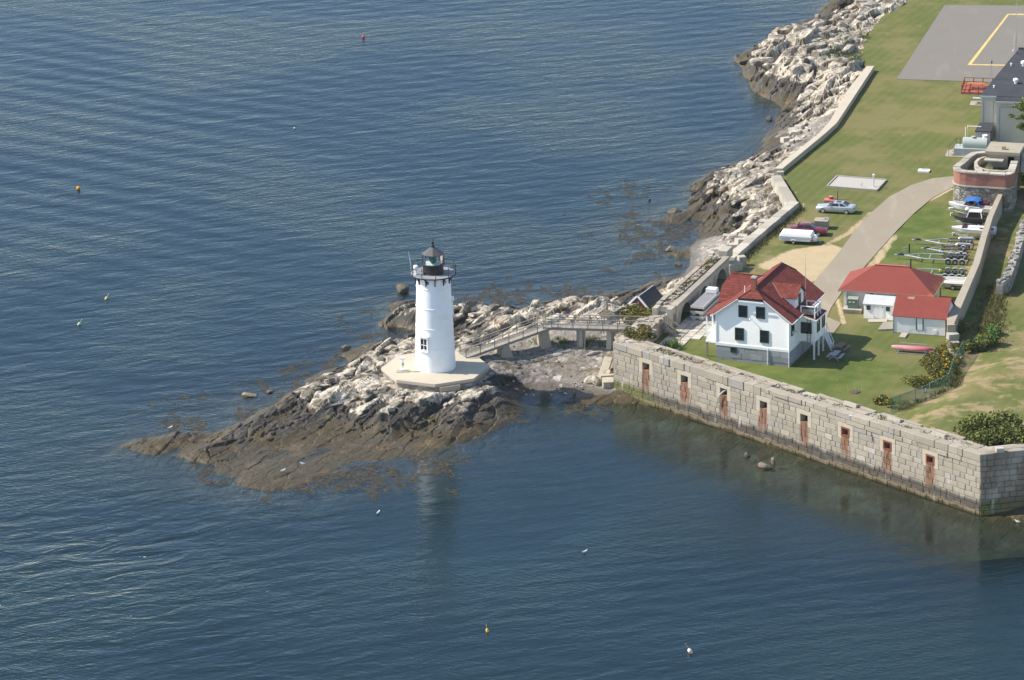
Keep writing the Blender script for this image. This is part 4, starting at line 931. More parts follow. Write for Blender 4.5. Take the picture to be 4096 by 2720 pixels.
o_ = [(440, 1510), (830, 1205), (935, 1090), (1110, 790), (1270, 590)]; i_ = [(515, 1510), (900, 1192), (1003, 1098), (1215, 775), (1337, 590)]
zc = YARD+.72
sw = thing('concrete_shore_wall', 'long low cream concrete wall with a bend along the lawn above the rocks', 'wall')
b = MB(); po_ = [G('nw', *p, zc)[:2] for p in o_]; pi_ = [G('nw', *p, zc)[:2] for p in i_]
for k in range(4):
    b.hexa([tuple(po_[k]), tuple(pi_[k]), tuple(pi_[k+1]), tuple(po_[k+1])], [1.6]*4, [zc-.004*k]*4)
b.build('wall_body', M_conc, sw)
b = MB(); b.box(*sorted((pi_[0][0]-.75, pi_[0][0]+.15)), pi_[0][1]-.75, pi_[0][1]-.06, 3.4, YARD+.45); b.build('end_block', M_gran, sw)

# ================================================================== gabled oil house
OP = at(*S('ar', 600, 1200), 2.8); OA = math.radians(-25)
M_brick = plain('red_brick', (0.30, 0.088, 0.05), .9, .15, 2, .2, 10)
def brick_mat():
    N = NT('oil_house_brick'); v = N.vmul(N.co(), (1, 1, 1), (math.pi/2, 0, 0)); bt = N.n('TexBrick', Vector=v, Scale=5.0, Color1=(0.33, 0.10, 0.055, 1), Color2=(0.24, 0.07, 0.04, 1), Mortar=(0.34, 0.24, 0.19, 1)); bt.inputs['Mortar Size'].default_value = .012
    N.pbr(bt.outputs[0], .9, spec=.2); return N.m
M_brick2 = brick_mat()
def shingle_mat(name, c, row=7.0, axis='Y', var=.30):
    N = NT(name); P = N.co(); x, y, z = N.xyz(P); u, v = (x, y) if axis == 'Y' else (y, x)
    a = N.math('MULTIPLY', v, row); fr = N.math('FRACT', a); rw = N.math('FLOOR', a)
    cell = N.n('TexWhiteNoise', _noise_dimensions='2D', Vector=N.n('CombineXYZ', i0=N.math('FLOOR', N.math('ADD', N.math('MULTIPLY', u, 2.6), N.math('MULTIPLY', rw, .37))), i1=rw).outputs[0]).outputs[0]
    n = N.noise(P, 1.2, 4, .6)
    col = N.mix(cell, sc3(c, 1-var), sc3(c, 1+var)); col = N.mix(N.math('MULTIPLY', n, .6), col, sc3(c, .62)); col = N.mix(N.math('MULTIPLY', N.ss(fr, .30, .05), .55), col, sc3(c, .35)); col = N.mix(N.math('MULTIPLY', N.ss(N.noise(P, .5, 5, .65), .55, .72), .35), col, sc3(c, 1.5))
    N.pbr(col, .85, N.bump(fr, .9, .05), spec=.2); return N.m
M_slate = shingle_mat('slate_roof', (0.075, 0.078, 0.085), 4, 'X', .15)
M_redroof = shingle_mat('red_shingles', (0.185, 0.045, 0.034), 4.2, 'X')
M_redroof2 = shingle_mat('red_shingles_cross', (0.20, 0.050, 0.037), 4.2, 'Y')
oh = thing('oil_house', 'small red brick oil house with white gable trim and dark slate roof among the rocks', 'oil house', (OP[0], OP[1], 1.6), OA)
zo = 1.6; ew = 1.28; ez = 3.42-zo; rz_ = 5.0-zo; Lh = 4.5
b = MB(); b.add([(-ew, 0, 0), (ew, 0, 0), (ew, 0, ez+.12), (0, 0, rz_-.12), (-ew, 0, ez+.12), (-ew, Lh, 0), (ew, Lh, 0), (ew, Lh, ez+.12), (0, Lh, rz_-.12), (-ew, Lh, ez+.12)],
                [(0, 1, 2, 3, 4), (9, 8, 7, 6, 5), (1, 0, 5, 6), (2, 1, 6, 7), (0, 4, 9, 5), (4, 3, 8, 9), (3, 2, 7, 8)]); b.build('brick_walls', M_brick2, oh)
for s_ in (-1, 1):
    b = MB(); b.plate([(0, -.25, rz_), (0, Lh+.2, rz_), (s_*(ew+.33), Lh+.2, ez-.12), (s_*(ew+.33), -.25, ez-.12)][::s_], .08); b.build('roof_slope', M_slate, oh)
    b = MB(); b.plate([(0, -.30, rz_+.005), (0, -.21, rz_+.005), (s_*(ew+.36), -.21, ez-.13), (s_*(ew+.36), -.30, ez-.13)][::s_], .24); b.build('rake_board', M_white, oh)
    b = MB(); b.box(*sorted((s_*(ew-.1), s_*(ew+.38))), -.32, .02, ez-.34, ez-.14); b.build('eave_return', M_white, oh)
b = MB(); b.box(-.06, .06, -.25, Lh+.2, rz_-.02, rz_+.05); b.build('ridge_cap', plain('ridge_lead', (.42, .44, .47), .5), oh)
b = MB(); b.add([(-.11, -.04, 2.2), (.11, -.04, 2.2), (.11, -.04, 2.6), (0, -.04, 2.78), (-.11, -.04, 2.6), (-.11, .05, 2.2), (.11, .05, 2.2), (.11, .05, 2.6), (0, .05, 2.78), (-.11, .05, 2.6)], [(0, 1, 2, 3, 4), (9, 8, 7, 6, 5)]+[(i, 5+i, 5+(i+1) % 5, (i+1) % 5) for i in range(5)]); b.build('gable_vent', M_white, oh)

# ================================================================== keeper's house
HL = G('ho', 468, 1385, YARD); HR = G('ho', 1300, 1475, YARD); hd = (HR-HL)[:2]; HW = float(np.hypot(*hd)); HA = math.atan2(hd[1], hd[0])
def clap_mat():
    N = NT('white_clapboard'); x, y, z = N.xyz(N.co()); fr = N.math('SUBTRACT', 1.0, N.math('FRACT', N.math('MULTIPLY', z, 7.5))); n = N.noise(N.co(), .7, 4)
    N.pbr(N.mix(n, (0.86, 0.845, 0.80), (0.90, 0.885, 0.845)), .55, N.bump(fr, .6, .035)); return N.m
M_clap = clap_mat()
M_found = plain('grey_foundation_stone', (0.30, 0.305, 0.315), .9, .12, 1, .45, 3.0, tint=.14)
kh = thing('keepers_house', 'white clapboard house with red shingle roofs, dormer and brick chimney on grey stone base', 'house', (HL[0], HL[1], YARD), HA)
HD = 11.3; W = HW; WM = W/2; F0 = 1.75; EV = 5.62; RG = 8.95; slope = (RG-5.42)/(WM+.45)
def rz_at(x): return RG-abs(x-WM)*slope
# foundation with stone courses
b = MB(); b.box(.05, W-.05, .05, HD-.05, -.3, F0-.02); b.build('foundation_core', M_found, kh)
b = MB(); rr = random.Random(31)
for side in range(2):
    z = -.25
    for h in (.62, .66, .70):
        u = 0.0; L = W if side == 0 else HD
        while u < L-.02:
            e = min(u+rr.uniform(.9, 1.9), L); e = L if L-e < .4 else e; b.tint = rr.random(); q = rr.uniform(0, .05)
            if side == 0: b.box(u+.01, e-.01, -q, .3, z+.01, z+h-.01)
            else: b.box(W-.3, W+q, max(u, .3)+.01, e-.01, z+.01, z+h-.01)
            u = e
        z += h
b.build('foundation_blocks', M_found, kh)
b = MB()                                        # body with clipped gables
CL0, CL1, CZ = 2.6+.22, 6.2-.32, 7.46
gab = [(0, F0), (W, F0), (W, rz_at(W)-.10), (CL1+.1, CZ-.02), (CL0-.05, CZ-.02), (0, rz_at(0)-.10)]
n = len(gab); b.add([(x, 0.02, z) for x, z in gab]+[(x, HD, z) for x, z in gab], [tuple(range(n)), tuple(range(2*n-1, n-1, -1))]+[(i, n+i, n+(i+1) % n, (i+1) % n) for i in range(n)])
b.build('walls', M_clap, kh)
b = MB(); b.box(-.03, W+.04, -.06, .03, F0-.02, F0+.30); b.box(W-.02, W+.05, .03, HD, F0-.02, F0+.30); b.box(-.05, .10, -.05, .1, F0+.31, rz_at(0)-.15); b.box(W-.1, W+.05, -.05, .1, F0+.31, rz_at(W)-.15); b.box(W-.1, W+.045, HD-.1, HD+.03, F0+.31, rz_at(W)-.15)
b.build('corner_boards', M_white, kh)
RY0, RY1 = -.35, HD+.35; HIP = 1.05
def slope_pts(s_):
    xe = WM+s_*(WM+.5); ze = rz_at(xe); cx_ = CL1 if s_ > 0 else CL0; cz_ = rz_at(cx_)
    return [(WM, RY0+HIP, RG), (WM, RY1-HIP, RG), (cx_, RY1, cz_), (xe, RY1, ze), (xe, RY0, ze), (cx_, RY0, cz_)]
for s_ in (-1, 1):
    b = MB(); p = slope_pts(s_); b.plate(p if s_ < 0 else p[::-1], .14)
    b.v = [tuple(q) for q in b.v]; b.build('roof_slope', M_redroof, kh)
for y0, y1 in ((RY0, RY0+HIP), (RY1, RY1-HIP)):
    b = MB(); b.plate([(CL0, y0, rz_at(CL0)), (CL1, y0, rz_at(CL1)), (WM, y1, RG)] if y0 < 0 else [(CL1, y0, rz_at(CL1)), (CL0, y0, rz_at(CL0)), (WM, y1, RG)], .12); b.build('clipped_gable_roof', M_redroof2, kh)
b = MB()
for s_ in (-1, 1):
    xe = WM+s_*(WM+.52); b.bar((xe, RY0, rz_at(xe)-.09), (xe, RY1, rz_at(xe)-.09), .14, .13)
    cx_ = CL1 if s_ > 0 else CL0
    for yy in (RY0-.01, RY1+.01): b.bar((xe, yy, rz_at(xe)-.12), (cx_, yy, rz_at(cx_)-.12), .05, .09)
for yy in (RY0-.01, RY1+.01): b.bar((CL0, yy, CZ-.03), (CL1, yy, CZ-.03), .06, .13)
b.build('eave_trim', M_white, kh)
b = MB(); b.bar((WM, RY0+HIP, RG+.02), (WM, RY1-HIP, RG+.02), .24, .06)
for s_ in (CL0, CL1): b.bar((s_, RY0, rz_at(s_)+.02), (WM, RY0+HIP, RG+.02), .16, .05); b.bar((s_, RY1, rz_at(s_)+.02), (WM, RY1-HIP, RG+.02), .16, .05)
b.build('ridge_cap', plain('ridge_shingle', (.18, .042, .03), .85, .2, 4), kh)
def window(parent, M, w, h, trim=M_green, mid=True, nm='window', tw=.10):
    f = MB(); f.M = M
    f.box(-w/2-tw, -w/2, -.07, .03, -tw, h+tw); f.box(w/2, w/2+tw, -.07, .03, -tw, h+tw); f.box(-w/2, w/2, -.07, .03, h, h+tw); f.box(-w/2, w/2, -.08, .03, -tw, 0)
    o = f.build(nm, trim, parent)
    g = MB(); g.M = M; g.box(-w/2, w/2, -.025, .02, 0, h); g.build('glass', M_win, o)
    if mid:
        s = MB(); s.M = M; s.box(-w/2, w/2, -.055, -.028, h/2-.03, h/2+.03); s.build('sash_bar', trim, o)
    return o
I4 = Matrix.Identity(4)
for x, z, h in ((3.29, 5.50, 1.22), (5.41, 5.55, 1.22), (2.86, 2.68, 1.30), (5.88, 2.68, 1.30)): window(kh, Matrix.Translation((x, -.0, z)), .88, h)
window(kh, Matrix.Translation((2.16, -.03, 1.14)), .5, .42, mid=False, nm='cellar_window')
Mr = lambda x, y, z: Matrix.Translation((x, y, z)) @ Matrix.Rotation(math.pi/2, 4, 'Z')
window(kh, Mr(W+.02, 1.25, 3.55), .8, 1.25)
b = MB(); b.box(W+.03, W+.5, 1.0, 1.5, 3.6, 3.95); b.build('air_conditioner', plain('off_white_plastic', (.66, .66, .63), .5), kh)
b = MB(); b.tube([(6.31, -.12, 1.95), (6.31, -.12, .0)], .05, 8); b.tube([(W+.03, -.1, 5.2), (W+.03, -.1, -.05), (W+.25, -.3, -.1)], .05, 8); b.build('downpipe', M_white, kh)
b = MB(); b.tube([(4.24, 0, 5.35), (4.24, -.25, 5.42), (4.24, -.3, 5.30)], [.04, .05, .11], 8); b.build('flood_light', M_steel, kh)
# chimney
b = MB(); b.box(WM-.27, WM+.27, .35, .95, 7.9, 10.05); ch = b.build('chimney', M_brick2, kh)
b = MB(); b.box(WM-.31, WM+.31, .31, .99, 10.05, 10.22); b.box(WM-.2, WM+.2, .42, .88, 10.22, 10.26); b.build('chimney_cap', M_concg, ch)
b = MB(); b.tube([(WM-1.35, 1.3, 7.7), (WM-1.35, 1.3, 8.75)], .06, 8); b.build('vent_pipe', M_white, kh)
# cross wing on the sea side with its own clipped gable
wy0, wy1 = 5.0, 10.2; wym = (wy0+wy1)/2; wx0 = -1.45; wr = 8.10; wsl = 1.0; wclip = 1.2
b = MB(); gg = [(wy0+.2, F0), (wy1-.2, F0), (wy1-.2, 5.55), (wym+1.15, wr-1.2*wsl-.05), (wym-1.15, wr-1.2*wsl-.05), (wy0+.2, 5.55)]
b.add([(wx0+.35, y, z) for y, z in gg]+[(1.0, y, z) for y, z in gg], [tuple(range(6)), tuple(range(11, 5, -1))]+[(i, 6+i, 6+(i+1) % 6, (i+1) % 6) for i in range(6)]); b.build('wing_walls', M_clap, kh)
for s_ in (-1, 1):
    ye = wym+s_*((wy1-wy0)/2+.25); yc = wym+s_*1.2
    xr = WM-(RG-wr)/slope+.15; xv = WM-(RG-(wr-abs(ye-wym)*wsl))/slope+.15
    p = [(xr, wym, wr), (wx0+.72, wym, wr), (wx0, yc, wr-1.2*wsl), (wx0, ye, wr-abs(ye-wym)*wsl), (xv, ye, wr-abs(ye-wym)*wsl)]
    b = MB(); b.plate(p if s_ < 0 else p[::-1], .12); b.build('wing_roof_slope', M_redroof2, kh)
b = MB(); b.plate([(wx0+.72, wym, wr), (wx0, wym+1.2, wr-1.2*wsl), (wx0, wym-1.2, wr-1.2*wsl)], .1); b.build('wing_clipped_gable', M_redroof, kh)
b = MB(); b.bar((xr-.2, wym, wr+.02), (wx0+.72, wym, wr+.02), .2, .07); b.build('wing_ridge_cap', M_redroof, kh)
M_flash = plain('grey_flashing', (.30, .25, .23), .8, .1)
b = MB(); yv = wy0-.0; b.bar((WM-(RG-wr)/slope, wym, wr+.0), (xv-.05, wym-((wy1-wy0)/2+.25), wr-((wy1-wy0)/2+.25)*wsl+.0), .18, .05); b.build('valley_flashing', M_flash, kh)
# sea-side porch with its own small roof
b = MB(); b.plate([(-.5, .3, 5.35), (.15, .3, 5.75), (.15, 4.9, 5.75), (-.5, 4.9, 5.35)][::-1], .1); b.plate([(-1.55, .4, 4.95), (-.45, .4, 5.36), (-.45, 4.9, 5.36), (-1.55, 4.9, 4.95)][::-1], .1); b.build('porch_roof', M_redroof, kh)
b = MB(); b.box(-1.45, 0, .5, 4.8, F0+.0, F0+.18); b.build('porch_floor', M_white, kh)
for y in (.6, 2.6, 4.7): b = MB(); b.box(-1.42, -1.28, y, y+.14, F0+.18, 4.95); b.build('porch_post', M_white, kh)
b = MB()
for (p, q) in (((-1.35, .67), (-1.35, 4.75)), ((-1.35, .67), (0, .67))):
    for h in (.15, 1.0): b.bar((*p, F0+.18+h), (*q, F0+.18+h), .06)
    L = math.hypot(q[0]-p[0], q[1]-p[1])
    for k in range(int(L/.16)): t = k*.16/L; x, y = p[0]+(q[0]-p[0])*t, p[1]+(q[1]-p[1])*t; b.bar((x, y, F0+.33), (x, y, F0+1.18), .04)
b.build('porch_railing', M_white, kh)
b = MB(); b.box(-1.43, -1.22, .55, .76, -.2, F0); b.box(-1.43, -1.22, 4.5, 4.7, -.2, F0); b.build('porch_pier', M_wood, kh)
# dormer on the yard side
dy0, dy1 = 3.4, 6.3; dym = (dy0+dy1)/2; dxf = W-.35; dez = 7.25; drz = 8.32; dsl = (drz-dez)/((dy1-dy0)/2)
b = MB(); gg = [(dy0, 5.6), (dy1, 5.6), (dy1, dez-.02), (dym, drz-.08), (dy0, dez-.02)]
b.add([(dxf, y, z) for y, z in gg]+[(WM+1.1, y, z) for y, z in gg], [tuple(range(5)), tuple(range(9, 4, -1))]+[(i, 5+i, 5+(i+1) % 5, (i+1) % 5) for i in range(5)]); dm = b.build('dormer', M_clap, kh)
for s_ in (-1, 1):
    ye = dym+s_*((dy1-dy0)/2+.2); ze = drz-abs(ye-dym)*dsl
    p = [(dxf+.25, dym, drz), (WM+(RG-drz)/slope-.1, dym, drz), (WM+(RG-ze)/slope-.1, ye, ze), (dxf+.25, ye, ze)]
    b = MB(); b.plate(p if s_ > 0 else p[::-1], .1); b.build('dormer_roof', M_redroof2, dm)
_ye = dym-((dy1-dy0)/2+.2); _ze = drz-((dy1-dy0)/2+.2)*dsl
b = MB(); b.bar((WM+(RG-drz)/slope, dym-.05, drz+.03), (WM+(RG-_ze)/slope, _ye-.05, _ze+.03), .24, .05); b.build('dormer_flashing', M_flash, dm)
b = MB(); b.box(dxf-.02, dxf+.05, dym-.42, dym+.42, 5.55, 7.35); b.build('dormer_door', M_green, dm)
# enclosed porch on the yard side, standing on posts
px0, px1, py0, py1 = W, W+1.95, 3.45, 6.95; pf0 = 2.2
b = MB(); b.hexa([(px0-.05, py0), (px1, py0), (px1, py1), (px0-.05, py1)], [pf0]*4, [5.25, 4.75, 4.75, 5.25]); b.build('side_porch_walls', M_white, kh)
b = MB(); b.plate([(px0-.3, py0-.25, 5.42), (px1+.3, py0-.25, 4.82), (px1+.3, py1+.25, 4.82), (px0-.3, py1+.25, 5.42)], .12); b.build('side_porch_roof', M_redroof, kh)
b = MB(); b.bar((px1+.31, py0-.25, 4.76), (px1+.31, py1+.25, 4.76), .06, .14); b.bar((px0-.1, py0-.26, 5.32), (px1+.3, py0-.26, 4.76), .05, .14); b.build('side_porch_trim', M_white, kh)
window(kh, Matrix.Translation((px0+.95, py0, 3.15)), 1.1, 1.15, mid=False)
window(kh, Mr(px1, py0+1.3, 3.1), .75, 1.2); window(kh, Mr(px1, py0+3.2, 3.1), .75, 1.2)
for y in (py0+.08, (py0+py1)/2, py1-.08):
    b = MB(); b.box(px1-.16, px1, y-.08, y+.08, -.2, pf0); b.box(px1-.2, px1+.04, y-.12, y+.12, -.2, .05)
    for s_ in (-1, 1): b.bar((px1-.08, y, pf0-.55), (px1-.08, y+s_*.5, pf0-.05), .08)
    b.bar((px1-.08, y, pf0-.6), (px1-.65, y, pf0-.03), .08); b.build('side_porch_post', M_white, kh)
b = MB(); b.box(px0, px1, py0, py1, pf0-.14, pf0-.002); b.build('side_porch_floor', M_white, kh)
# balcony on the porch roof
bx0, bx1, by0, by1, bz = W+.25, W+1.9, 3.6, 5.7, 5.38
b = MB()
for x, y in ((bx0, by0), (bx1, by0), (bx0, by1), (bx1, by1), (bx1, (by0+by1)/2)): b.box(x-.06, x+.06, y-.06, y+.06, 4.9, bz+.92)
for p, q in (((bx0, by0), (bx1, by0)), ((bx1, by0), (bx1, by1)), ((bx1, by1), (bx0, by1))): b.bar((*p, bz+.89), (*q, bz+.89), .16, .07); b.bar((*p, bz+.12), (*q, bz+.12), .06, .08)
bo = b.build('balcony_railing', M_white, kh)
b = MB(); b.box(bx0, bx1, by0, by1, bz-.1, bz); b.box(bx0+.2, bx1-.1, by0-.05, by0-.01, bz, bz+.55); b.build('balcony_deck', M_wood, kh)
# ladder on the porch corner and the stairs behind it
ld = MB()
for s_ in (-.2, .2): ld.bar((px1-.65+s_, py0-.12, 2.1), (px1-.65+s_, py0-.12, 5.6), .04)
for k in range(11): ld.bar((px1-.85, py0-.12, 2.25+.3*k), (px1-.45, py0-.12, 2.25+.3*k), .03)
ld.build('wall_ladder', M_black, kh)
b = MB()
for s_ in (py1+.1, py1+1.0): b.bar((px1-.1, s_, 3.0), (px1+.85, s_, .9), .06); b.bar((px1-.1, s_, 2.1), (px1+.95, s_, 0), .06, .2); b.bar((px1+.85, s_, 0), (px1+.85, s_, .95), .08); b.bar((px1+.0, s_, 2), (px1+.0, s_, 3.05), .08)
for k in range(8): b.box(px1+.11*k-.1, px1+.11*k+.12, py1+.12, py1+.98, 1.95-.26*k, 2.0-.26*k)
b.build('side_stairs', M_white, kh)
b = MB(); b.tube([(dxf+.2, dy1+.1, 6.6), (dxf+.2, dy1+.1, 11.6)], [.035, .018], 6); b.build('antenna_mast', M_steel, kh)

# ================================================================== hipped garage, two sheds, transformer
def H(k, a, b_, z=YARD): return G(k, a, b_, z)
M_redpaint = plain('red_felt_roof', (0.225, 0.056, 0.043), .85, .16, .9, .25, 6, dirt=(.17, .05, .04), dscale=.7, spec=.15)
def hip_mat():
    N = NT('hip_roof_red'); P = N.co(); x, y, z = N.xyz(P); n = N.noise(P, .8, 4, .6); n2 = N.noise(P, 6, 3)
    c = N.mix(n, (0.20, 0.048, 0.036), (0.25, 0.062, 0.047)); fr = N.math('FRACT', N.math('MULTIPLY', y, 3.2))
    c = N.mix(N.math('MULTIPLY', N.ss(fr, .9, .97), .25), c, (0.14, 0.03, 0.022))
    rust = N.math('MULTIPLY', N.ss(N.math('ADD', N.math('MULTIPLY', x, .1), N.math('MULTIPLY_ADD', n, .6, -.3)), 1.02, 1.14), .8); c = N.mix(rust, c, (0.33, 0.13, 0.03))
    N.pbr(c, .8, N.bump(n2, .2, .02), spec=.2); return N.m
M_hip = hip_mat()
gp = H('sh', 215, 810)
ga = thing('garage', 'long low white garage with a broad red hipped roof beside the curving drive', 'garage', (gp[0], gp[1], YARD), math.radians(-15.6))
b = MB(); b.box(0, 10.3, .35, 6.2, -.2, 2.42); b.box(0, .35, -.1, .34, -.2, 2.42); b.build('walls', plain('garage_white', (.78, .78, .77), .7, .05, .6, dirt=(.62, .61, .58)), ga)
b = MB(); x0, x1, y0, y1, ze, zr = -.62, 10.95, -.6, 6.9, 2.46, 4.75; ym = 3.15; xa, xb = 3.2, 7.15
ev = [(x0, y0, ze), (x1, y0, ze), (x1, y1, ze), (x0, y1, ze)]; rA, rB = (xa, ym, zr), (xb, ym, zr)
b.add(ev+[rA, rB]+[(p[0], p[1], ze-.12) for p in ev], [(0, 1, 5, 4), (1, 2, 5), (2, 3, 4, 5), (3, 0, 4), (0, 6, 7, 1), (1, 7, 8, 2), (2, 8, 9, 3), (3, 9, 6, 0), (9, 8, 7, 6)]); b.build('hipped_roof', M_hip, ga)
b = MB(); b.bar((xa-.1, ym, zr+.02), (xb+.1, ym, zr+.02), .3, .06)
b.build('ridge_cap', plain('faded_ridge', (.44, .12, .085), .8, .1), ga)
b = MB(); b.bar((x0, y0-.02, ze-.06), (x1, y0-.02, ze-.06), .05, .13); b.bar((x1+.02, y0, ze-.06), (x1+.02, y1, ze-.06), .05, .13); b.build('fascia', M_wood, ga)
b = MB(); b.box(3.1, 3.5, .33, .36, 1.4, 2.2); b.box(9.3, 10.0, .33, .36, .2, 2.2); b.build('service_panel', M_dark, ga)
b = MB(); b.bar((10.5, .8, 2.4), (10.5, 1.2, -.1), .14); b.bar((10.5, 6.3, 2.4), (10.5, 6.3, -.1), .14); b.bar((10.4, 1.6, 2.4), (12.0, 1.0, -.1), .16); b.build('side_props', M_wood, ga)
tp_ = H('sh', 318, 860)
tr_ = thing('transformer_box', 'green electrical transformer cabinet on a concrete plinth beside the garage', 'transformer', (tp_[0], tp_[1]+.35, YARD), math.radians(-15.6))
b = MB(); b.hexa([(-1.0, -.6), (1.05, -.6), (1.05, .7), (-1.0, .7)], [-.1]*4, [.52]*4, [(-1.12, -.75), (1.15, -.75), (1.15, .75), (-1.12, .75)]); b.build('plinth', M_concg, tr_)
M_tgreen = plain('transformer_green', (0.12, 0.17, 0.13), .5, .1)
b = MB(); b.hexa([(-.55, -.3), (.62, -.3), (.62, .6), (-.55, .6)], [.52]*4, [1.62, 1.62, 1.75, 1.75]); b.build('cabinet', M_tgreen, tr_)
b = MB(); b.hexa([(-.6, -.36), (.67, -.36), (.67, .66), (-.6, .66)], [1.63, 1.63, 1.76, 1.76], [1.72, 1.72, 1.85, 1.85]); b.build('cabinet_lid', plain('transformer_lid', (.27, .33, .26), .5), tr_)
b = MB(); b.box(-.4, -.15, -.32, -.30, 1.25, 1.42); b.box(0, .3, -.32, -.30, 1.25, 1.42); b.build('warning_label', plain('label_white', (.7, .66, .6), .6), tr_)
wp = H('sh', 440, 920)
ws = thing('white_shed', 'small white shed with double doors and pale roof between garage and red-roofed shed', 'shed', (wp[0], wp[1], YARD), math.radians(-17))
w_, dpt, eh, rh = 3.52, 2.6, 1.88, 2.58
b = MB(); gg = [(0, .0), (dpt, .0), (dpt, eh), (dpt/2, rh-.06), (0, eh)]
b.add([(0, y, z) for y, z in gg]+[(w_, y, z) for y, z in gg], [tuple(range(5)), tuple(range(9, 4, -1))]+[(i, 5+i, 5+(i+1) % 5, (i+1) % 5) for i in range(5)]); b.build('walls', M_clap, ws)
M_paleroof = plain('pale_shed_roof', (.48, .49, .49), .7, .08, 1.2, dirt=(.42, .35, .24), dscale=.9)
for s_ in (-1, 1):
    b = MB(); ye = dpt/2+s_*(dpt/2+.12); b.plate([(-.1, dpt/2, rh), (-.1, ye, eh-.04), (w_+.08, ye, eh-.04), (w_+.08, dpt/2, rh)][::-s_], .07); b.build('roof_slope', M_paleroof, ws)
for i, (xa_, xb_) in enumerate(((1.2, 1.76), (1.79, 2.36))):
    b = MB(); b.box(xa_, xb_, -.05, .01, .12, 1.74); o = b.build('door', M_white, ws)
    b = MB(); xx = xa_ if i == 0 else xb_-.12
    for z in (.3, 1.5): b.box(xx, xx+.12, -.07, -.05, z, z+.06)
    b.build('hinge', M_black, o)
for x in (.6, 2.94): window(ws, Matrix.Translation((x, -.0, 1.15)), .4, .44, trim=plain('shed_trim', (.12, .16, .16), .6), tw=.05)
b = MB(); b.box(0, w_, .05, dpt, -.15, .0); b.build('skid_base', M_dark, ws)
rp = H('sh', 785, 1085)
rs = thing('red_roofed_shed', 'larger white boarded shed with steep red roof against the tall concrete wall', 'shed', (rp[0], rp[1], YARD), math.radians(-17.3))
w_, dpt, eh, rh = 6.1, 5.0, 2.12, 3.98
M_board = plain('white_boards', (.80, .80, .78), .65, .06, .7, dirt=(.68, .66, .62), dscale=.8)
b = MB(); gg = [(0, .05), (dpt, .05), (dpt, eh+.06), (dpt/2, rh-.1), (0, eh+.06)]
b.add([(0, y, z) for y, z in gg]+[(w_, y, z) for y, z in gg], [tuple(range(5)), tuple(range(9, 4, -1))]+[(i, 5+i, 5+(i+1) % 5, (i+1) % 5) for i in range(5)])
b.build('walls', M_board, rs)
for s_ in (-1, 1):
    b = MB(); ye = dpt/2+s_*(dpt/2+.16); b.plate([(-.2, dpt/2, rh), (-.2, ye, eh), (w_+.22, ye, eh), (w_+.22, dpt/2, rh)][::-s_], .08); ro = b.build('roof_slope', M_redpaint, rs)
    if s_ < 0: rso = ro
b = MB(); sl_ = (rh-eh)/(dpt/2+.16)
M_patch = plain('faded_roof_patch', (.30, .21, .17), .85, .2)
b.plate([(1.15, dpt/2-.25, rh-.25*sl_+.012), (1.2, dpt/2-.5, rh-.5*sl_+.012), (1.9, dpt/2-.52, rh-.52*sl_+.012), (2.0, dpt/2-.2, rh-.2*sl_+.012)], .02); b.build('roof_patch', M_patch, rso)
b = MB(); b.box(2.63, 2.73, -.05, .0, .55, 2.0); b.box(3.42, 3.52, -.05, .0, .55, 2.0); b.build('shutter_frame', M_green, rs)
b = MB(); b.box(2.74, 3.41, -.035, .0, .6, 1.98); b.build('shutter', M_board, rs)
b = MB(); b.box(4.72, 5.1, -.04, .0, .2, .72); b.build('wall_vent', M_white, rs)
b = MB(); b.box(-.05, w_+.05, -.04, .06, -.15, .10); b.box(-.06, .02, -.05, .1, .1, eh); b.build('base_trim', M_wood, rs)
b = MB(); b.cbox((0, 0, .05), (2.2, 1.1, .12), 0); sl2 = H('sh', 600, 955); b.v = [(x+sl2[0], y+sl2[1], z+YARD) for x, y, z in b.v]; tag(b.build('stone_step', M_gran), 'flat pale stone step in front of the white shed double doors', 'step')
b = MB(); q = H('sh', 895, 1125); b.cbox((q[0], q[1], YARD+.08), (.75, 1.6, .16), -.3); tag(b.build('stone_step', M_gran), 'flat pale stone slab in grass in front of the red-roofed shed', 'step')
b = MB(); c_ = [H('sh', 660, 978), H('sh', 775, 985), H('sh', 775, 1068), H('sh', 598, 1062)]
for k in range(9):
    t0, t1 = k/9, (k+.85)/9
    L0 = c_[0]*(1-t0)+c_[3]*t0; L1 = c_[0]*(1-t1)+c_[3]*t1; R0 = c_[1]*(1-t0)+c_[2]*t0; R1 = c_[1]*(1-t1)+c_[2]*t1
    b.hexa([tuple(p[:2]) for p in (L0, R0, R1, L1)], [YARD]*4, [YARD+.12, YARD+.3, YARD+.3, YARD+.12])
tag(b.build('wooden_ramp', M_wood), 'grey plank ramp leaning up to the left end of the red-roofed shed', 'ramp')
# ================================================================== tall concrete wall, inner ruin wall, bastion
CWZ = 6.5
cwp = [G('sh', 1395, 1000, CWZ), G('sh', 1390, 925, CWZ), G('sh', 1690, 290, CWZ), G('sh', 1770, 0, CWZ), G('bo', 1560, 660, CWZ), G('bo', 1815, 120, CWZ+.3), G('bo', 1850, 0, CWZ+.4)]
cwq = [G('sh', 1490, 995, CWZ), G('sh', 1470, 985, CWZ), G('sh', 1765, 290, CWZ), G('sh', 1842, 0, CWZ), G('bo', 1650, 660, CWZ), G('bo', 1880, 120, CWZ+.3), G('bo', 1915, 0, CWZ+.4)]
cwl = thing('tall_concrete_wall', 'tall plain concrete wall running from the round stone bastion down to the red-roofed shed', 'wall')
b = MB(); zz_ = [CWZ]*5+[CWZ+.3, CWZ+.4]
for i in range(len(cwp)-1):
    b.hexa([tuple(cwp[i][:2]), tuple(cwq[i][:2]), tuple(cwq[i+1][:2]), tuple(cwp[i+1][:2])], [3.2]*4, [zz_[i], zz_[i], zz_[i+1], zz_[i+1]])
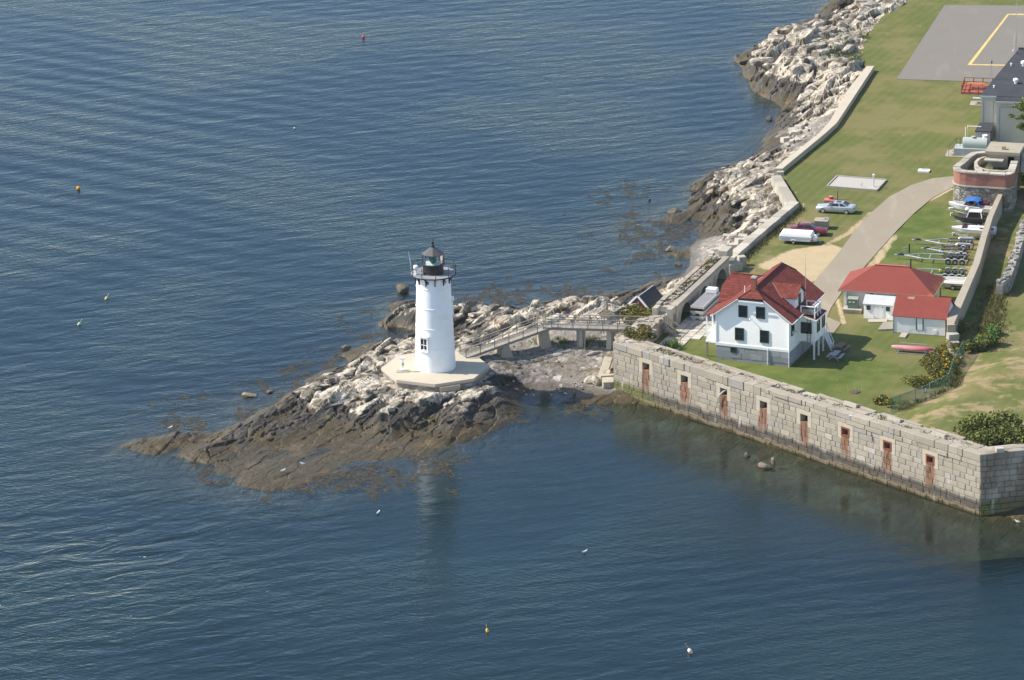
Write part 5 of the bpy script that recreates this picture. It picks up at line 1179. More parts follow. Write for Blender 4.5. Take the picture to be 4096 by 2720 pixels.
b.build('wall_body', M_conct, cwl)
b = MB(); e0 = (cwp[0]+cwq[0])/2
for k in range(2): b.cbox((e0[0]+.1, e0[1]-.5-k*.9, 4.9-.55*k), (1.25-.1*k, 1.0, 1.5-.3*k), .25)
for k in range(5): b.tint = k/5; b.cbox((e0[0]-.1+.1*k, e0[1]-1.9-k*.8, 4.35-.05*k), (1.1, .8, .5-.06*k), .3*k)
b.build('broken_end_stones', M_concg, cwl)
# low ruined wall inside the mound, casting a dark shadow to its right
rw = thing('ruined_stone_wall', 'ragged low stone wall on the far right above the dark ditch', 'wall')
rpts = [(1368, 395), (1460, 330), (1500, 240), (1545, 100), (1590, -40), (1660, -260), (1712, -400)]
b = MB(); rr = random.Random(4); rz0 = 6.0
R_ = [G('wl', *p, rz0)[:2] for p in rpts]
for i in range(len(R_)-1): path_blocks(b, R_[i], R_[i+1], 3.4, rz0, .8, 5, 40+i, -1, .5, 1.3, .12)
for i in range(len(R_)-1):
    for k in range(8):
        t = rr.random(); p = R_[i]*(1-t)+R_[i+1]*t; b.tint = rr.random(); b.cbox((p[0]+rr.uniform(.0, .7), p[1], rz0+.03), (rr.uniform(.3, .7), rr.uniform(.3, .6), .3), rr.uniform(0, 3), (rr.uniform(-.2, .2), rr.uniform(-.2, .2)))
b.build('stones', M_stone, rw)
# bastion
BZ1 = 9.35; BZB = 7.5
def rubble_mat():
    N = NT('bastion_rubble'); P = N.co(); v = N.n('TexVoronoi', Vector=N.vmul(P, (1, 1, 1.5)), Scale=1.35); e = N.n('TexVoronoi', _feature='DISTANCE_TO_EDGE', Vector=N.vmul(P, (1, 1, 1.5)), Scale=1.35).outputs['Distance']
    g = N.n('SeparateColor', i0=v.outputs['Color']).outputs; n = N.noise(P, 5, 4)
    c = N.mix(g[0], (0.17, 0.155, 0.135), (0.40, 0.37, 0.32)); c = N.mix(N.ss(g[1], .7, .8), c, (0.25, 0.19, 0.125)); c = N.mix(N.math('MULTIPLY', n, .35), c, (.16, .15, .13))
    c = N.mix(N.ss(e, .05, .015), c, (0.12, 0.11, 0.095)); N.pbr(c, .9, N.bump(N.ss(e, 0, .12), .8, .1), spec=.2); return N.m
M_rub = rubble_mat()
M_bb = plain('weathered_pink_brick', (0.30, 0.14, 0.105), .9, .22, .9, .3, 7, dirt=(.22, .09, .07), dscale=.8)
op_ = [(930, 405), (740, 425), (640, 480), (520, 590), (445, 650), (452, 680), (480, 702), (540, 722), (640, 736), (800, 748), (1000, 758), (1262, 776)]
BO = [G('ba', *p, BZ1)[:2] for p in op_]
BO = [BO[0]+np.array([4.5, .3])]+BO+[BO[-1]+np.array([.5, .1]), BO[-1]+np.array([1.2, 1.0]), BO[-1]+np.array([2.2, 6.0])]
def offset(path, d):
    r = []
    for i in range(len(path)):
        a = path[max(i-1, 0)]; c = path[min(i+1, len(path)-1)]; t = (c-a)/np.linalg.norm(c-a); n = np.array([-t[1], t[0]]); r.append(path[i]+n*d)
    return r
bas = thing('stone_bastion', 'rounded bastion of rough stone below and pink brick above with grassy hollow top', 'bastion')
def ribbon(m, P, Q, z0, z1):
    for i in range(len(P)-1): m.hexa([tuple(P[i]), tuple(Q[i]), tuple(Q[i+1]), tuple(P[i+1])], [z0]*4, [z1]*4)
BI = offset(BO, .85)
b = MB(); ribbon(b, BO, offset(BO, 1.2), 3.5, BZB-.1); b.build('stone_base', M_rub, bas)
b = MB(); ribbon(b, offset(BO, -.10), offset(BO, .4), BZB-.1, BZB+.06); b.build('string_course', M_gran, bas)
b = MB(); ribbon(b, offset(BO, .03), offset(BO, .45), BZB+.06, BZ1-.16); b.build('brick_parapet', M_bb, bas)
b = MB(); ribbon(b, offset(BO, .46), offset(BO, .84), BZB+.06, BZ1-.16); b.build('parapet_backing', M_stone, bas)
b = MB(); rr = random.Random(8); cop0 = offset(BO, -.06); cop1 = BI
for i in range(len(BO)-1):
    L = np.linalg.norm(BO[i+1]-BO[i]); n = max(1, int(L/1.1))
    for k in range(n):
        t0, t1 = (k+.02)/n, (k+.98)/n; b.tint = rr.random(); f = lambda A, t: tuple(A[i]*(1-t)+A[i+1]*t)
        b.hexa([f(cop0, t0), f(cop1, t0), f(cop1, t1), f(cop0, t1)], [BZ1-.16]*4, [BZ1+rr.uniform(-.04, .05)]*4)
b.build('coping_stones', M_gran, bas)
M_weedtop = plain('weedy_earth', (.12, .115, .045), .95, .4, .9, .5, 6, dirt=(.2, .17, .09))
b = MB(); b.prism(offset(BO, .8), 3.6, 8.15); b.build('earth_fill', M_weedtop, bas)
ir = [(1250, 728), (1150, 722), (1000, 712), (880, 685), (800, 650), (770, 610), (775, 575), (830, 520), (930, 478)]
IR = [G('ba', *p, 8.95)[:2] for p in ir]; IR = [IR[0]+np.array([.7, .5])]+IR
b = MB(); I2 = offset(IR, -.42); rr = random.Random(18)
for i in range(len(IR)-1):
    b.tint = rr.random(); b.hexa([tuple(IR[i]), tuple(I2[i]), tuple(I2[i+1]), tuple(IR[i+1])], [7.9]*4, [8.95+rr.uniform(-.04, .04)]*4)
b.build('inner_ring_wall', M_gran, bas)
b = MB(); pp = G('ba', 850, 745, 8.95); qq = G('ba', 840, 690, 8.95); b.bar((pp[0], pp[1]-.3, 8.8), (qq[0], qq[1], 8.8), .9, .5); b.build('cross_wall', M_gran, bas)
# battery blockhouse on the bastion
q0 = G('ba', 940, 410, 10.3); q1 = G('ba', 1480, 440, 10.3); ba_ = math.atan2((q1-q0)[1], (q1-q0)[0])
bt_ = thing('concrete_blockhouse', 'flat-roofed concrete blockhouse with a dark doorway standing on top of the stone bastion', 'blockhouse', (q0[0], q0[1], 7.6), ba_)
b = MB(); b.box(.35, 2.9, .25, 4.4, 0, 2.25); b.box(3.75, 4.4, .25, 4.4, 0, 2.25); b.box(2.9, 3.75, .25, 4.4, 2.05, 2.25); b.build('walls', M_conct, bt_)
b = MB(); b.box(2.9, 3.75, .7, .8, 0, 2.05); b.build('doorway', M_dark, bt_)
b = MB(); b.box(0, 4.5, 0, 4.6, 2.26, 2.72); b.build('roof_slab', M_conct, bt_, bevel=.03)
b = MB(); b.box(.0, 2.45, -.9, .24, 1.62, 1.78); b.build('canopy', M_concg, bt_)
b = MB(); b.box(2.0, 2.45, 1.0, 1.5, 2.72, 3.15); b.build('roof_vent', plain('mossy_vent', (.36, .28, .14), .9), bt_)
b = MB(); b.hexa([(4.55, .4), (9.5, .4), (9.5, 4.8), (4.55, 4.8)], [0]*4, [2.2]*4, [(4.55, 1.2), (9.5, 1.2), (9.5, 4.8), (4.55, 4.8)]); b.build('side_block', M_concg, bt_)

# ================================================================== grey station building and its surroundings
M_bld = plain('station_wall', (.55, .51, .44), .8, .04, .4)
M_trimg = plain('station_band', (.50, .475, .425), .8, .05)
M_groof = shingle_mat('dark_grey_roof', (0.062, 0.064, 0.072), 1.4, 'Y', .12)
GA = math.radians(-10.5)
s0 = at(*S('tk', 866, 545), YARD)
gb = thing('station_building', 'large pale station building with dark grey low-pitched roof at the right edge', 'building', (s0[0], s0[1], YARD), GA)
def rz_st(y): return 6.25+.098*y
b = MB(); b.hexa([(.3, .3), (26.9, .3), (26.9, 19), (4.2, 19)], [-.2]*4, [6.1, 6.1, 7.85, 7.85]); b.box(2.4, 26, -.55, .29, -.2, 5.6); b.build('walls', M_bld, gb)
b = MB(); b.box(.3, .6, .26, .31, 0, 6.05); b.box(2.0, 2.4, .26, .31, 0, 6.0); b.box(.6, 2.0, .27, .31, 5.5, 6.05); b.box(2.42, 26, -.58, -.54, 5.0, 5.55); b.box(2.42, 2.8, -.58, -.54, 0, 4.95); b.build('pilaster_bands', M_trimg, gb)
b = MB(); b.box(.6, .66, .24, .275, .2, 5.45); b.box(1.95, 2.0, .24, .275, .2, 5.45); b.box(2.8, 2.86, -.60, -.57, .2, 4.95); b.box(2.8, 26, -.60, -.57, 4.93, 4.99); b.build('panel_lines', plain('panel_line', (.25, .23, .24), .8), gb)
b = MB(); b.plate([(.1, .1, rz_st(0)), (27, .1, rz_st(0)), (27, 18.4, rz_st(18.4)), (3.95, 18.4, rz_st(18.4))], .22); b.plate([(3.95, 18.5, 8.06), (27, 18.5, 8.06), (27, 21, 7.4), (4.5, 21, 7.4)], .22)
b.build('roof', M_groof, gb)
b = MB(); b.plate([(2.3, -.85, 5.78), (26, -.85, 5.78), (26, .08, 6.22), (2.3, .08, 6.22)], .12); b.build('front_roof', M_groof, gb)
b = MB(); b.box(3.9, 27, 18.2, 18.7, 8.08, 8.2); b.build('ridge_vent', M_groof, gb)
b = MB(); b.box(.08, 2.35, -.02, .09, 6.0, 6.24); b.box(2.3, 26, -.95, -.86, 5.55, 5.79); b.build('gutter', plain('gutter_green_grey', (.45, .49, .45), .5), gb)
def st_roof(px, py):
    z = YARD+6.5
    for _ in range(8):
        p = G('rb', px, py, z); y = -(p[0]-s0[0])*math.sin(GA)+(p[1]-s0[1])*math.cos(GA); z = YARD+rz_st(y)
    return (p[0], p[1], z)
b = MB(); b.plate([(-.3, -2.2, 1.95), (1.85, -2.2, 1.95), (2.05, .2, 2.5), (.1, .2, 2.5)], .12); b.build('lean_to_roof', M_groof, gb)
b = MB(); b.box(-.2, .1, -2.05, .2, 0, 1.8); b.box(.1, 1.75, -2.05, -1.9, 0, 1.8); b.build('lean_to_wall', M_trimg, gb)
for i, (px_, py_) in enumerate(((1430, 425), (1270, 790))):
    p = st_roof(px_, py_+10); b = MB(); b.lathe([(.2, -.05), (.2, .3), (.36, .34), (.36, .6), (.2, .7), (.01, .7)], 12, p); tag(b.build('roof_ventilator', M_white), ['white round ventilator on the dark roof nearer its ridge', 'white round ventilator in the middle of the dark roof'][i], 'roof vent', 'vents on the dark station roof')
for i, (px_, py_) in enumerate(((1175, 430), (815, 895))):
    p = st_roof(px_, py_); b = MB(); b.lathe([(.1, -.3), (.1, .25), (.14, .27), (.14, .33)], 8, (p[0], p[1], p[2])); tag(b.build('roof_pipe', M_white), ['small white pipe high on the dark roof near its edge', 'small white pipe low on the dark roof near its eave corner'][i], 'roof pipe', 'pipes on the dark station roof')
# lattice mast and whip mast
mp = G('rb', 735, 1420, YARD+2.1)
lm = thing('lattice_mast', 'slender triangular lattice mast in front of the station building', 'mast', (mp[0], mp[1]-.2, YARD+2.4), GA)
b = MB(); hh = 6.3
tri = [(-.16, -.1), (.16, -.1), (0, .17)]
for x, y in tri: b.tube([(x, y, 0), (x, y, hh-1), (x*.1, y*.1, hh)], .022, 5)
for k in range(16):
    z0_, z1_ = k*.32, (k+1)*.32
    for i in range(3): a, c = tri[i], tri[(i+1) % 3]; b.bar((*a, z0_), (*c, z1_), .014)
b.build('lattice', M_steel, lm)
b = MB(); b.tube([(0, 0, hh-.1), (.08, 0, hh+.7)], .02, 5); b.ball((.1, 0, hh+.65), .1, 8, 6); b.box(0, .16, -.05, .05, hh+.4, hh+.55); b.build('wind_sensor', M_black, lm)
b = MB(); b.box(-.35, .3, -.3, .3, -.3, .35); b.build('base_box', M_bld, lm)
wp_ = G('tr', 1140, 670, YARD+7.9)
wm = thing('radio_mast', 'very thin tall radio mast rising from the dark roof at the right edge', 'mast', (wp_[0], wp_[1], YARD+7.6))
b = MB(); b.tube([(0, 0, 0), (0, 0, 3), (.05, 0, 10)], [.06, .05, .03], 6); b.build('pole', M_steel, wm)
b = MB(); b.tube([(-.25, 0, .6), (-.25, 0, 2.8)], .03, 5); b.bar((-.3, 0, 1.6), (.05, 0, 1.6), .04); b.ball((-.35, 0, .7), .14, 8, 6); b.build('antenna_elements', plain('antenna_pale', (.62, .66, .64), .5), wm)
# fuel tank
tk0 = at(*S('tk', 80, 940), YARD)
tk = thing('fuel_tank', 'grey-green horizontal fuel tank with steps and handrail on a concrete slab', 'tank', (tk0[0], tk0[1], YARD), math.radians(-12))
M_tank = plain('tank_green_grey', (.38, .41, .385), .6, .06, 1)
b = MB(); b.box(-.35, 6, -.4, 3.0, -.05, .06); b.build('slab', M_conct, tk)
b = MB(); b.box(.75, 5.3, .1, 2.4, .07, 1.05); b.build('containment', M_tank, tk)
b = MB(); b.M = Matrix.Translation((1.85, 1.3, 1.45)) @ Matrix.Rotation(math.pi/2, 4, 'Y'); b.lathe([(.8, -.02), (.86, .05), (.86, 3.2), (.8, 3.28)], 24); b.build('vessel', M_tank, tk, smooth=30)
b = MB(); b.lathe([(.2, 2.25), (.2, 2.4), (.28, 2.42), (.28, 2.5), (.01, 2.52)], 14, (3.2, 1.2, 0)); b.build('hatch', M_tank, tk)
b = MB(); b.lathe([(.33, 2.1), (.33, 2.5), (.36, 2.52), (.36, 2.62), (.01, 2.64)], 16, (4.7, 1.6, 0)); b.build('vent_drum', M_white, tk)
b = MB(); b.tube([(2.3, 2.2, 1), (2.3, 2.2, 3.6), (4.1, 2.2, 3.6)], .05, 6); b.tube([(2.05, 2.2, 1), (2.05, 2.2, 3.4)], .05, 6); b.build('pipework', M_white, tk)
b = MB()
for x, y, z in ((.1, -.1, .05), (1.4, 1.6, 1.0)): b.tube([(x, y, z), (x, y, z+1.25)], .03, 5)
b.tube([(.1, -.1, 1.3), (.9, 1.5, 2.0), (1.7, 1.5, 2.0), (1.7, 1.5, 1.3)], .03, 5); b.tube([(.1, -.1, .75), (.9, 1.5, 1.4), (1.7, 1.5, 1.4)], .025, 5); b.tube([(.9, 1.5, .9), (.9, 1.5, 2.0)], .03, 5); b.build('handrail', M_black, tk)
b = MB()
for k in range(4): b.box(.3+.12*k, 1.6, .1+.4*k, .5+.4*k, .25+.22*k, .3+.22*k)
b.build('steps', M_wood, tk)
# red deck with picnic table
dk0 = at(*S('rb', 140, 1030), YARD)
M_redw = plain('red_stained_timber', (.30, .065, .045), .7, .12, 2); M_orw = plain('orange_stained_timber', (.50, .17, .06), .7, .1, 2)
rd = thing('red_deck', 'raised deck of red stained timber with a railing beside the dark-roofed building', 'deck', (dk0[0], dk0[1], YARD), GA)
b = MB()
for k in range(16): b.tint = rnd.random(); b.box(0, 6.2, k*.27, k*.27+.25, .28, .34)
b.box(0, 6.2, -.05, -.0, .02, .33); b.build('deck_boards', plain('red_deck_boards', (.36, .12, .085), .75, .1, 2, tint=.2), rd)
b = MB()
for h in (.68, 1.25):
    w_ = .1 if h > 1 else .06
    b.bar((0, 0, h), (6.2, 0, h), w_, .07); b.bar((0, 4.3, h), (6.2, 4.3, h), w_, .07); b.bar((0, 0, h), (0, 4.3, h), w_, .07)
dr = b.build('railing', M_redw, rd)
for x, y in [(0, 0), (1.15, 0), (2.3, 0), (3.45, 0), (4.6, 0), (0, 1.1), (0, 2.2), (0, 3.3), (0, 4.3), (1.3, 4.3), (2.6, 4.3), (3.9, 4.3)]:
    q = MB(); q.box(x-.06, x+.06, y-.06, y+.06, 0, 1.28); q.build('railing_post', M_redw, dr)
def picnic(name, label, loc, rz, mat, L=2.2, group=None, seat2=None):
    t = thing(name, label, 'picnic table', loc, rz, group)
    b = MB()
    for k in range(5): b.tint = rnd.random(); b.box(-L/2, L/2, -.38+k*.155, -.38+k*.155+.14, .70, .745)
    b.build('tabletop', mat, t)
    for s_ in (-1, 1):
        b = MB()
        for k in range(2): b.box(-L/2, L/2, s_*.72-.15+k*.155, s_*.72-.15+k*.155+.14, .42, .46)
        b.build('bench_seat', seat2 or mat, t)
    for s_ in (-1, 1):
        x = s_*(L/2-.35); b = MB(); b.bar((x, -.62, 0), (x, .2, .70), .05, .1); b.bar((x+.05, .62, 0), (x+.05, -.2, .70), .05, .1); b.bar((x, -.85, .38), (x, .85, .38), .05, .1); b.build('leg_frame', mat, t)
    return t
p = on_lawn(*S('rb', 520, 870)); picnic('picnic_table', 'orange stained picnic table standing on the red railed deck', (dk0[0]+2.15, dk0[1]+1.75, YARD+.345), GA, M_orw, 2.4, 'picnic tables')
M_gw = plain('silvered_timber', (.40, .39, .37), .85, .12, 2); M_bw = plain('brown_timber', (.27, .175, .115), .8, .12, 2)
p = on_lawn(*S('rb', 520, 1240)); picnic('picnic_table', 'grey picnic table on a concrete slab below the red deck', (p[0]+.25, p[1]+.3, YARD+.10), GA, M_gw, 2.4, 'picnic tables')
b = MB(); b.cbox((p[0]+.3, p[1]+.2, YARD+.03), (3.2, 2.2, .14), GA); tag(b.build('concrete_slab', M_conct), 'small pale concrete slab under the grey picnic table by the station', 'slab')
p = on_lawn(*S('sh', 180, 1290)); picnic('picnic_table', 'brown picnic table in the shade, the one farther from the sea wall', (p[0], p[1], YARD), math.radians(68), M_bw, 1.9, 'picnic tables')
p = on_lawn(*S('sh', 118, 1385)); picnic('picnic_table', 'grey weathered picnic table in the shadow of the white house', (p[0], p[1], YARD), math.radians(68), M_gw, 1.9, 'picnic tables')

# ================================================================== cars and camper
def car(name, label, P, rz, paint, L, W_, Hh, prof, cab, group=None, sunroof=False, stripe=None):
    """nose towards local -X; prof = stations (t, belt z, half width); cab = (base front, roof front, roof back, base back)"""
    t = thing(name, label, 'car', P, rz, group)
    b = MB(); rings = []
    for x, zb, hw, z0 in prof:
        r_ = [(x, -hw*.86, z0), (x, -hw*.98, z0+.10), (x, -hw, (z0+zb)*.52), (x, -hw*.97, zb-.07), (x, -hw*.84, zb), (x, 0, zb+.03), (x, hw*.84, zb), (x, hw*.97, zb-.07), (x, hw, (z0+zb)*.52), (x, hw*.98, z0+.10), (x, hw*.86, z0)]
        rings.append(r_)
    b.loft(rings); body = b.build('body', paint, t, smooth=50)
    f0, f1, f2, f3 = cab; zb = .93; hb, ht = W_/2*.88, W_/2*.66
    g = MB(); base = [(f0, -hb*.94), (f3, -hb*.94), (f3, hb*.94), (f0, hb*.94)]; top = [(f1, -ht), (f2, -ht), (f2, ht), (f1, ht)]
    g.hexa(base, [zb-.06]*4, [Hh-.05]*4, top); g.build('windows', M_win, t)
    r = MB(); lo = [(f1-.06, -ht-.035), (f2+.06, -ht-.035), (f2+.06, ht+.035), (f1-.06, ht+.035)]; r.hexa(lo, [Hh-.085]*4, [Hh]*4, [(f1+.12, -ht+.12), (f2-.12, -ht+.12), (f2-.12, ht-.12), (f1+.12, ht-.12)])
    for s_ in (-1, 1):
        for (xa_, xt_, w_) in ((f0, f1, .07), (f3, f2, .14), ((f0*.42+f3*.58), (f1*.42+f2*.58), .09)): r.bar((xa_, s_*hb*.95, zb-.04), (xt_, s_*(ht+.01), Hh-.06), w_, .045, up=(0, 1, 0))
    r.build('roof', paint, t, smooth=50)
    if sunroof:
        s = MB(); s.box(f1+.3, f1+.95, -.38, .38, Hh-.01, Hh+.006); s.build('sunroof', M_win, t)
    for xw in (-L*.5+.98, L*.5-1.0):
        for s_ in (-1, 1):
            w = MB(); w.M = Matrix.Translation((xw, s_*(W_/2-.09), .32)) @ Matrix.Rotation(math.pi/2, 4, 'X'); w.lathe([(.22, -.1), (.31, -.1), (.33, -.06), (.33, .06), (.31, .1), (.22, .1)], 20); wo = w.build('wheel', M_rubber, t)
            w = MB(); w.M = Matrix.Translation((xw, s_*(W_/2-.075), .32)) @ Matrix.Rotation(math.pi/2, 4, 'X')
            w.lathe([(.21, -.09), (.21, .09)], 14); 
            w.build('rim', M_rim, wo)
    for s_ in (-1, 1):
        h = MB(); h.hexa([(-L/2+.02, s_*.50-.17), (-L/2+.25, s_*.56-.17), (-L/2+.25, s_*.56+.17), (-L/2+.02, s_*.50+.17)], [.58]*4, [.72]*4); h.build('headlight', M_lamp, t)
        h = MB(); h.box(L/2-.12, L/2+.012, s_*.58-.2, s_*.58+.2, .66, .86); h.build('tail_light', M_tail, t)
        h = MB(); h.box(f0+.45, f0+.6, s_*W_/2-.05, s_*W_/2+.14, .93, 1.07) if s_ > 0 else h.box(f0+.45, f0+.6, -W_/2-.14, -W_/2+.05, .93, 1.07); h.build('wing_mirror', paint, t)
        h = MB(); h.box(f0+.35, f3-.5, s_*(W_/2-.02)-.012, s_*(W_/2-.02)+.012, .50, .54); h.build('side_strip', stripe or paint, t)
    for x in (-L/2+.0, L/2-.0):
        h = MB(); h.box(x-.05, x+.05, -W_/2*.78, W_/2*.78, .36, .52); h.build('bumper', stripe or paint, t, bevel=.02)
    return t
def paint_mat(n, c, met=.0):
    N = NT(n); p = N.pbr((*c, 1), .35, Metallic=met, spec=.5); p.inputs['Coat Weight'].default_value = .6; p.inputs['Coat Roughness'].default_value = .08; return N.m
M_rim = plain('alloy_rim', (.55, .55, .56), .35, .05, metallic=.5); M_lamp = plain('lamp_lens', (.75, .77, .78), .15, 0); M_tail = plain('tail_lens', (.18, .015, .015), .25, 0)
M_silver = paint_mat('silver_paint', (.50, .53, .57), .45); M_maroon = paint_mat('maroon_paint', (.16, .012, .025), .1)
pa = on_lawn(*S('ca', 680, 705)); pb_ = on_lawn(*S('ca', 985, 722)); cm = (pa+pb_)/2; ca_ = math.atan2((pb_-pa)[1], (pb_-pa)[0])
cm = cm+np.array([-math.sin(ca_), math.cos(ca_), 0])*.8
car('silver_car', 'silver two-door coupe with sunroof parked on the grass beside the shore wall', (cm[0], cm[1], YARD), ca_, M_silver, 5.0, 1.86, 1.38,
    [(-2.5, .62, .62, .32), (-2.42, .70, .76, .22), (-2.1, .78, .88, .2), (-1.2, .88, .93, .2), (0, .95, .93, .2), (1.3, .97, .93, .2), (2.1, .98, .9, .22), (2.42, .95, .82, .28), (2.5, .85, .74, .36)], (-1.05, -.25, 1.0, 1.85), 'parked cars', True)
mp_ = on_lawn(*S('ca', 630, 1035)); ma = math.radians(180-12)
mc = mp_+np.array([math.cos(ma)*-1.0, math.sin(ma)*-1.0, 0])*-2.0; mc = mp_[:2]+np.array([-1.62, .36])+np.array([.2, .85])
car('maroon_car', 'dark maroon four-door sedan parked between white camper and concrete block', (mc[0], mc[1], YARD), ma, M_maroon, 4.75, 1.78, 1.42,
    [(-2.37, .66, .70, .32), (-2.32, .74, .82, .22), (-2.0, .82, .87, .2), (-1.1, .90, .89, .2), (0, .95, .89, .2), (1.3, .96, .89, .2), (2.1, .94, .87, .22), (2.3, .92, .82, .26), (2.37, .82, .74, .36)], (-1.05, -.35, 1.05, 1.45), 'parked cars', stripe=plain('orange_strip', (.45, .16, .07), .5))
cpA = on_lawn(*S('ca', 60, 1130)); cpB = on_lawn(*S('ca', 480, 1160)); ang = math.atan2((cpB-cpA)[1], (cpB-cpA)[0]); L_ = np.linalg.norm(cpB-cpA)
cc = thing('folding_camper', 'white folded pop-up camper trailer beside the maroon car', 'camper', (cpA[0], cpA[1], YARD), ang)
M_camp = plain('camper_white', (.76, .77, .77), .45, .03)
b = MB(); b.hexa([(.05, .05), (L_, .05), (L_, 2.05), (.05, 2.05)], [.42]*4, [.95]*4, [(-.02, 0), (L_+.25, 0), (L_+.25, 2.1), (-.02, 2.1)]); b.build('body', M_camp, cc, bevel=.03)
b = MB(); b.hexa([(-.05, -.04), (L_+.28, -.04), (L_+.28, 2.14), (-.05, 2.14)], [.97]*4, [1.38]*4, [(.15, .05), (L_+.1, .05), (L_+.1, 2.05), (.15, 2.05)]); rf_ = b.build('folded_roof', M_white, cc, bevel=.04)
b = MB(); b.box(-.03, L_+.27, -.03, -.008, .93, .985); b.box(-.03, L_+.27, -.035, -.005, .74, .78); b.box(.4, 1.6, -.03, -.0, .6, .63); b.build('grey_stripes', plain('camper_stripe', (.33, .34, .36), .5), cc)
for x in (2.25, 2.75): b = MB(); b.box(x, x+.1, .25, .35, 1.36, 1.42); b.build('roof_clip', M_black, rf_)
b = MB(); b.box(1.45, 2.1, -.05, .2, .40, .72); b.build('wheel_arch', M_camp, cc, bevel=.05)
for y in (.02, 2.05):
    w = MB(); w.M = Matrix.Translation((1.78, y, .27)) @ Matrix.Rotation(math.pi/2, 4, 'X'); w.lathe([(.15, -.09), (.27, -.09), (.27, .09), (.15, .09)], 16); wo = w.build('wheel', M_rubber, cc)
    w = MB(); w.M = Matrix.Translation((1.78, y, .27)) @ Matrix.Rotation(math.pi/2, 4, 'X'); w.lathe([(.14, -.1), (.14, .1)], 10); w.build('rim', M_rim, wo)
b = MB(); b.bar((L_, .4, .4), (L_+1.3, 1.05, .4), .08); b.bar((L_, 1.7, .4), (L_+1.3, 1.05, .4), .08); b.tube([(L_+1.2, 1.05, .4), (L_+1.2, 1.05, 0)], .04, 6); b.build('tow_frame', M_steel, cc)
b = MB(); b.box(L_+.3, L_+.75, .7, 1.4, .45, .9); b.tube([(L_+.5, 1.05, .9), (L_+.5, 1.05, 1.1)], .18, 10); b.build('gas_bottle_cover', M_camp, cc)
# concrete block, hydrant thing, gravel bed, lamp post
q = on_lawn(*S('ca', 655, 930))
cb_ = thing('concrete_box', 'square tan concrete box with a pipe on top beside the maroon car', 'concrete box', (q[0], q[1]+.6, YARD), math.radians(-13))
b = MB(); b.box(-.85, .85, -.75, .75, -.1, 1.05); b.box(-.9, .9, -.8, .8, 1.05, 1.14); b.build('box', M_conct, cb_, bevel=.02)
b = MB(); b.tube([(.25, .0, 1.2), (.75, .2, 1.38)], .09, 8); b.box(.1, .5, -.2, .2, 1.14, 1.22); b.build('pipe', M_steel, cb_)
q = on_lawn(*S('ca', 770, 560))
hy = thing('red_valve_cover', 'red-painted concrete base with a round valve cap behind the silver car', 'valve cover', (q[0], q[1]+.3, YARD), math.radians(-13))
b = MB(); b.box(-.75, .75, -.55, .55, -.05, .42); b.build('base', plain('faded_red_concrete', (.46, .17, .13), .85, .12), hy, bevel=.05)
b = MB(); b.lathe([(.3, .42), (.3, .6), (.34, .62), (.34, .72), (.01, .74)], 16, (.1, .1, 0)); b.build('cap', plain('red_cap', (.45, .07, .07), .5), hy)
b = MB(); b.lathe([(.27, .745), (.27, .77), (.01, .775)], 16, (.1, .1, 0)); b.build('cap_lid', M_conct, hy)
q = on_lawn(*S('ca', 872, 530)); b = MB(); b.cbox((q[0], q[1]+.5, YARD+.6), (.16, .16, 1.3), .2); tag(b.build('wooden_post', plain('post_timber', (.23, .2, .14), .9)), 'short square timber post standing behind the silver car', 'post')
M_grav = plain('gravel', (.40, .37, .33), .95, .2, 7, .5, 14)
gq = [G('ca', *p, YARD) for p in [(725, 345), (1420, 400), (1550, 255), (865, 200)]]
gbd = thing('gravel_bed', 'flat gravel bed edged with grey timber on the lawn', 'gravel bed')
b = MB(); b.prism([p[:2] for p in gq], YARD-.1, YARD+.12); b.build('gravel', M_grav, gbd)
b = MB()
for i, j in ((0, 1), (1, 2), (2, 3), (3, 0)): b.bar((*gq[i][:2], YARD+.07), (*gq[j][:2], YARD+.07), .16, .32)
b.build('timber_edging', plain('grey_sleeper', (.36, .33, .28), .9, .15, 2), gbd)
q = G('ca', 1375, 350, YARD); lp_ = thing('white_post', 'white square post with a capped head in the gravel bed', 'post', (q[0], q[1], YARD))
b = MB(); b.box(-.09, .09, -.09, .09, 0, 1.55); b.build('post', M_white, lp_)
b = MB(); b.box(-.14, .14, -.14, .14, 1.55, 1.75); b.hexa([(-.14, -.14), (.14, -.14), (.14, .14), (-.14, .14)], [1.75]*4, [1.86]*4, [(-.05, -.05), (.05, -.05), (.05, .05), (-.05, .05)]); b.build('head', M_white, lp_)
q = G('ca', 1212, 355, YARD); b = MB(); b.tube([(q[0], q[1], YARD), (q[0], q[1], YARD+.75)], .035, 6); b.bar((q[0]-.2, q[1], YARD+.35), (q[0]+.05, q[1], YARD+.7), .06); tag(b.build('standpipe', M_steel), 'thin grey standpipe with a lever in the middle of the gravel bed', 'standpipe')
q = G('ca', 2060, 125, YARD); hs = thing('white_hatch', 'small white concrete hatch lying on the lawn near the drive', 'hatch', (q[0]+.15, q[1], YARD), math.radians(-13))
b = MB(); b.box(-.75, .75, -.55, .55, -.05, .2); b.build('slab', M_white, hs)
b = MB(); b.box(-.3, .3, -.15, .15, .2, .27); b.build('lid', M_steel, hs)
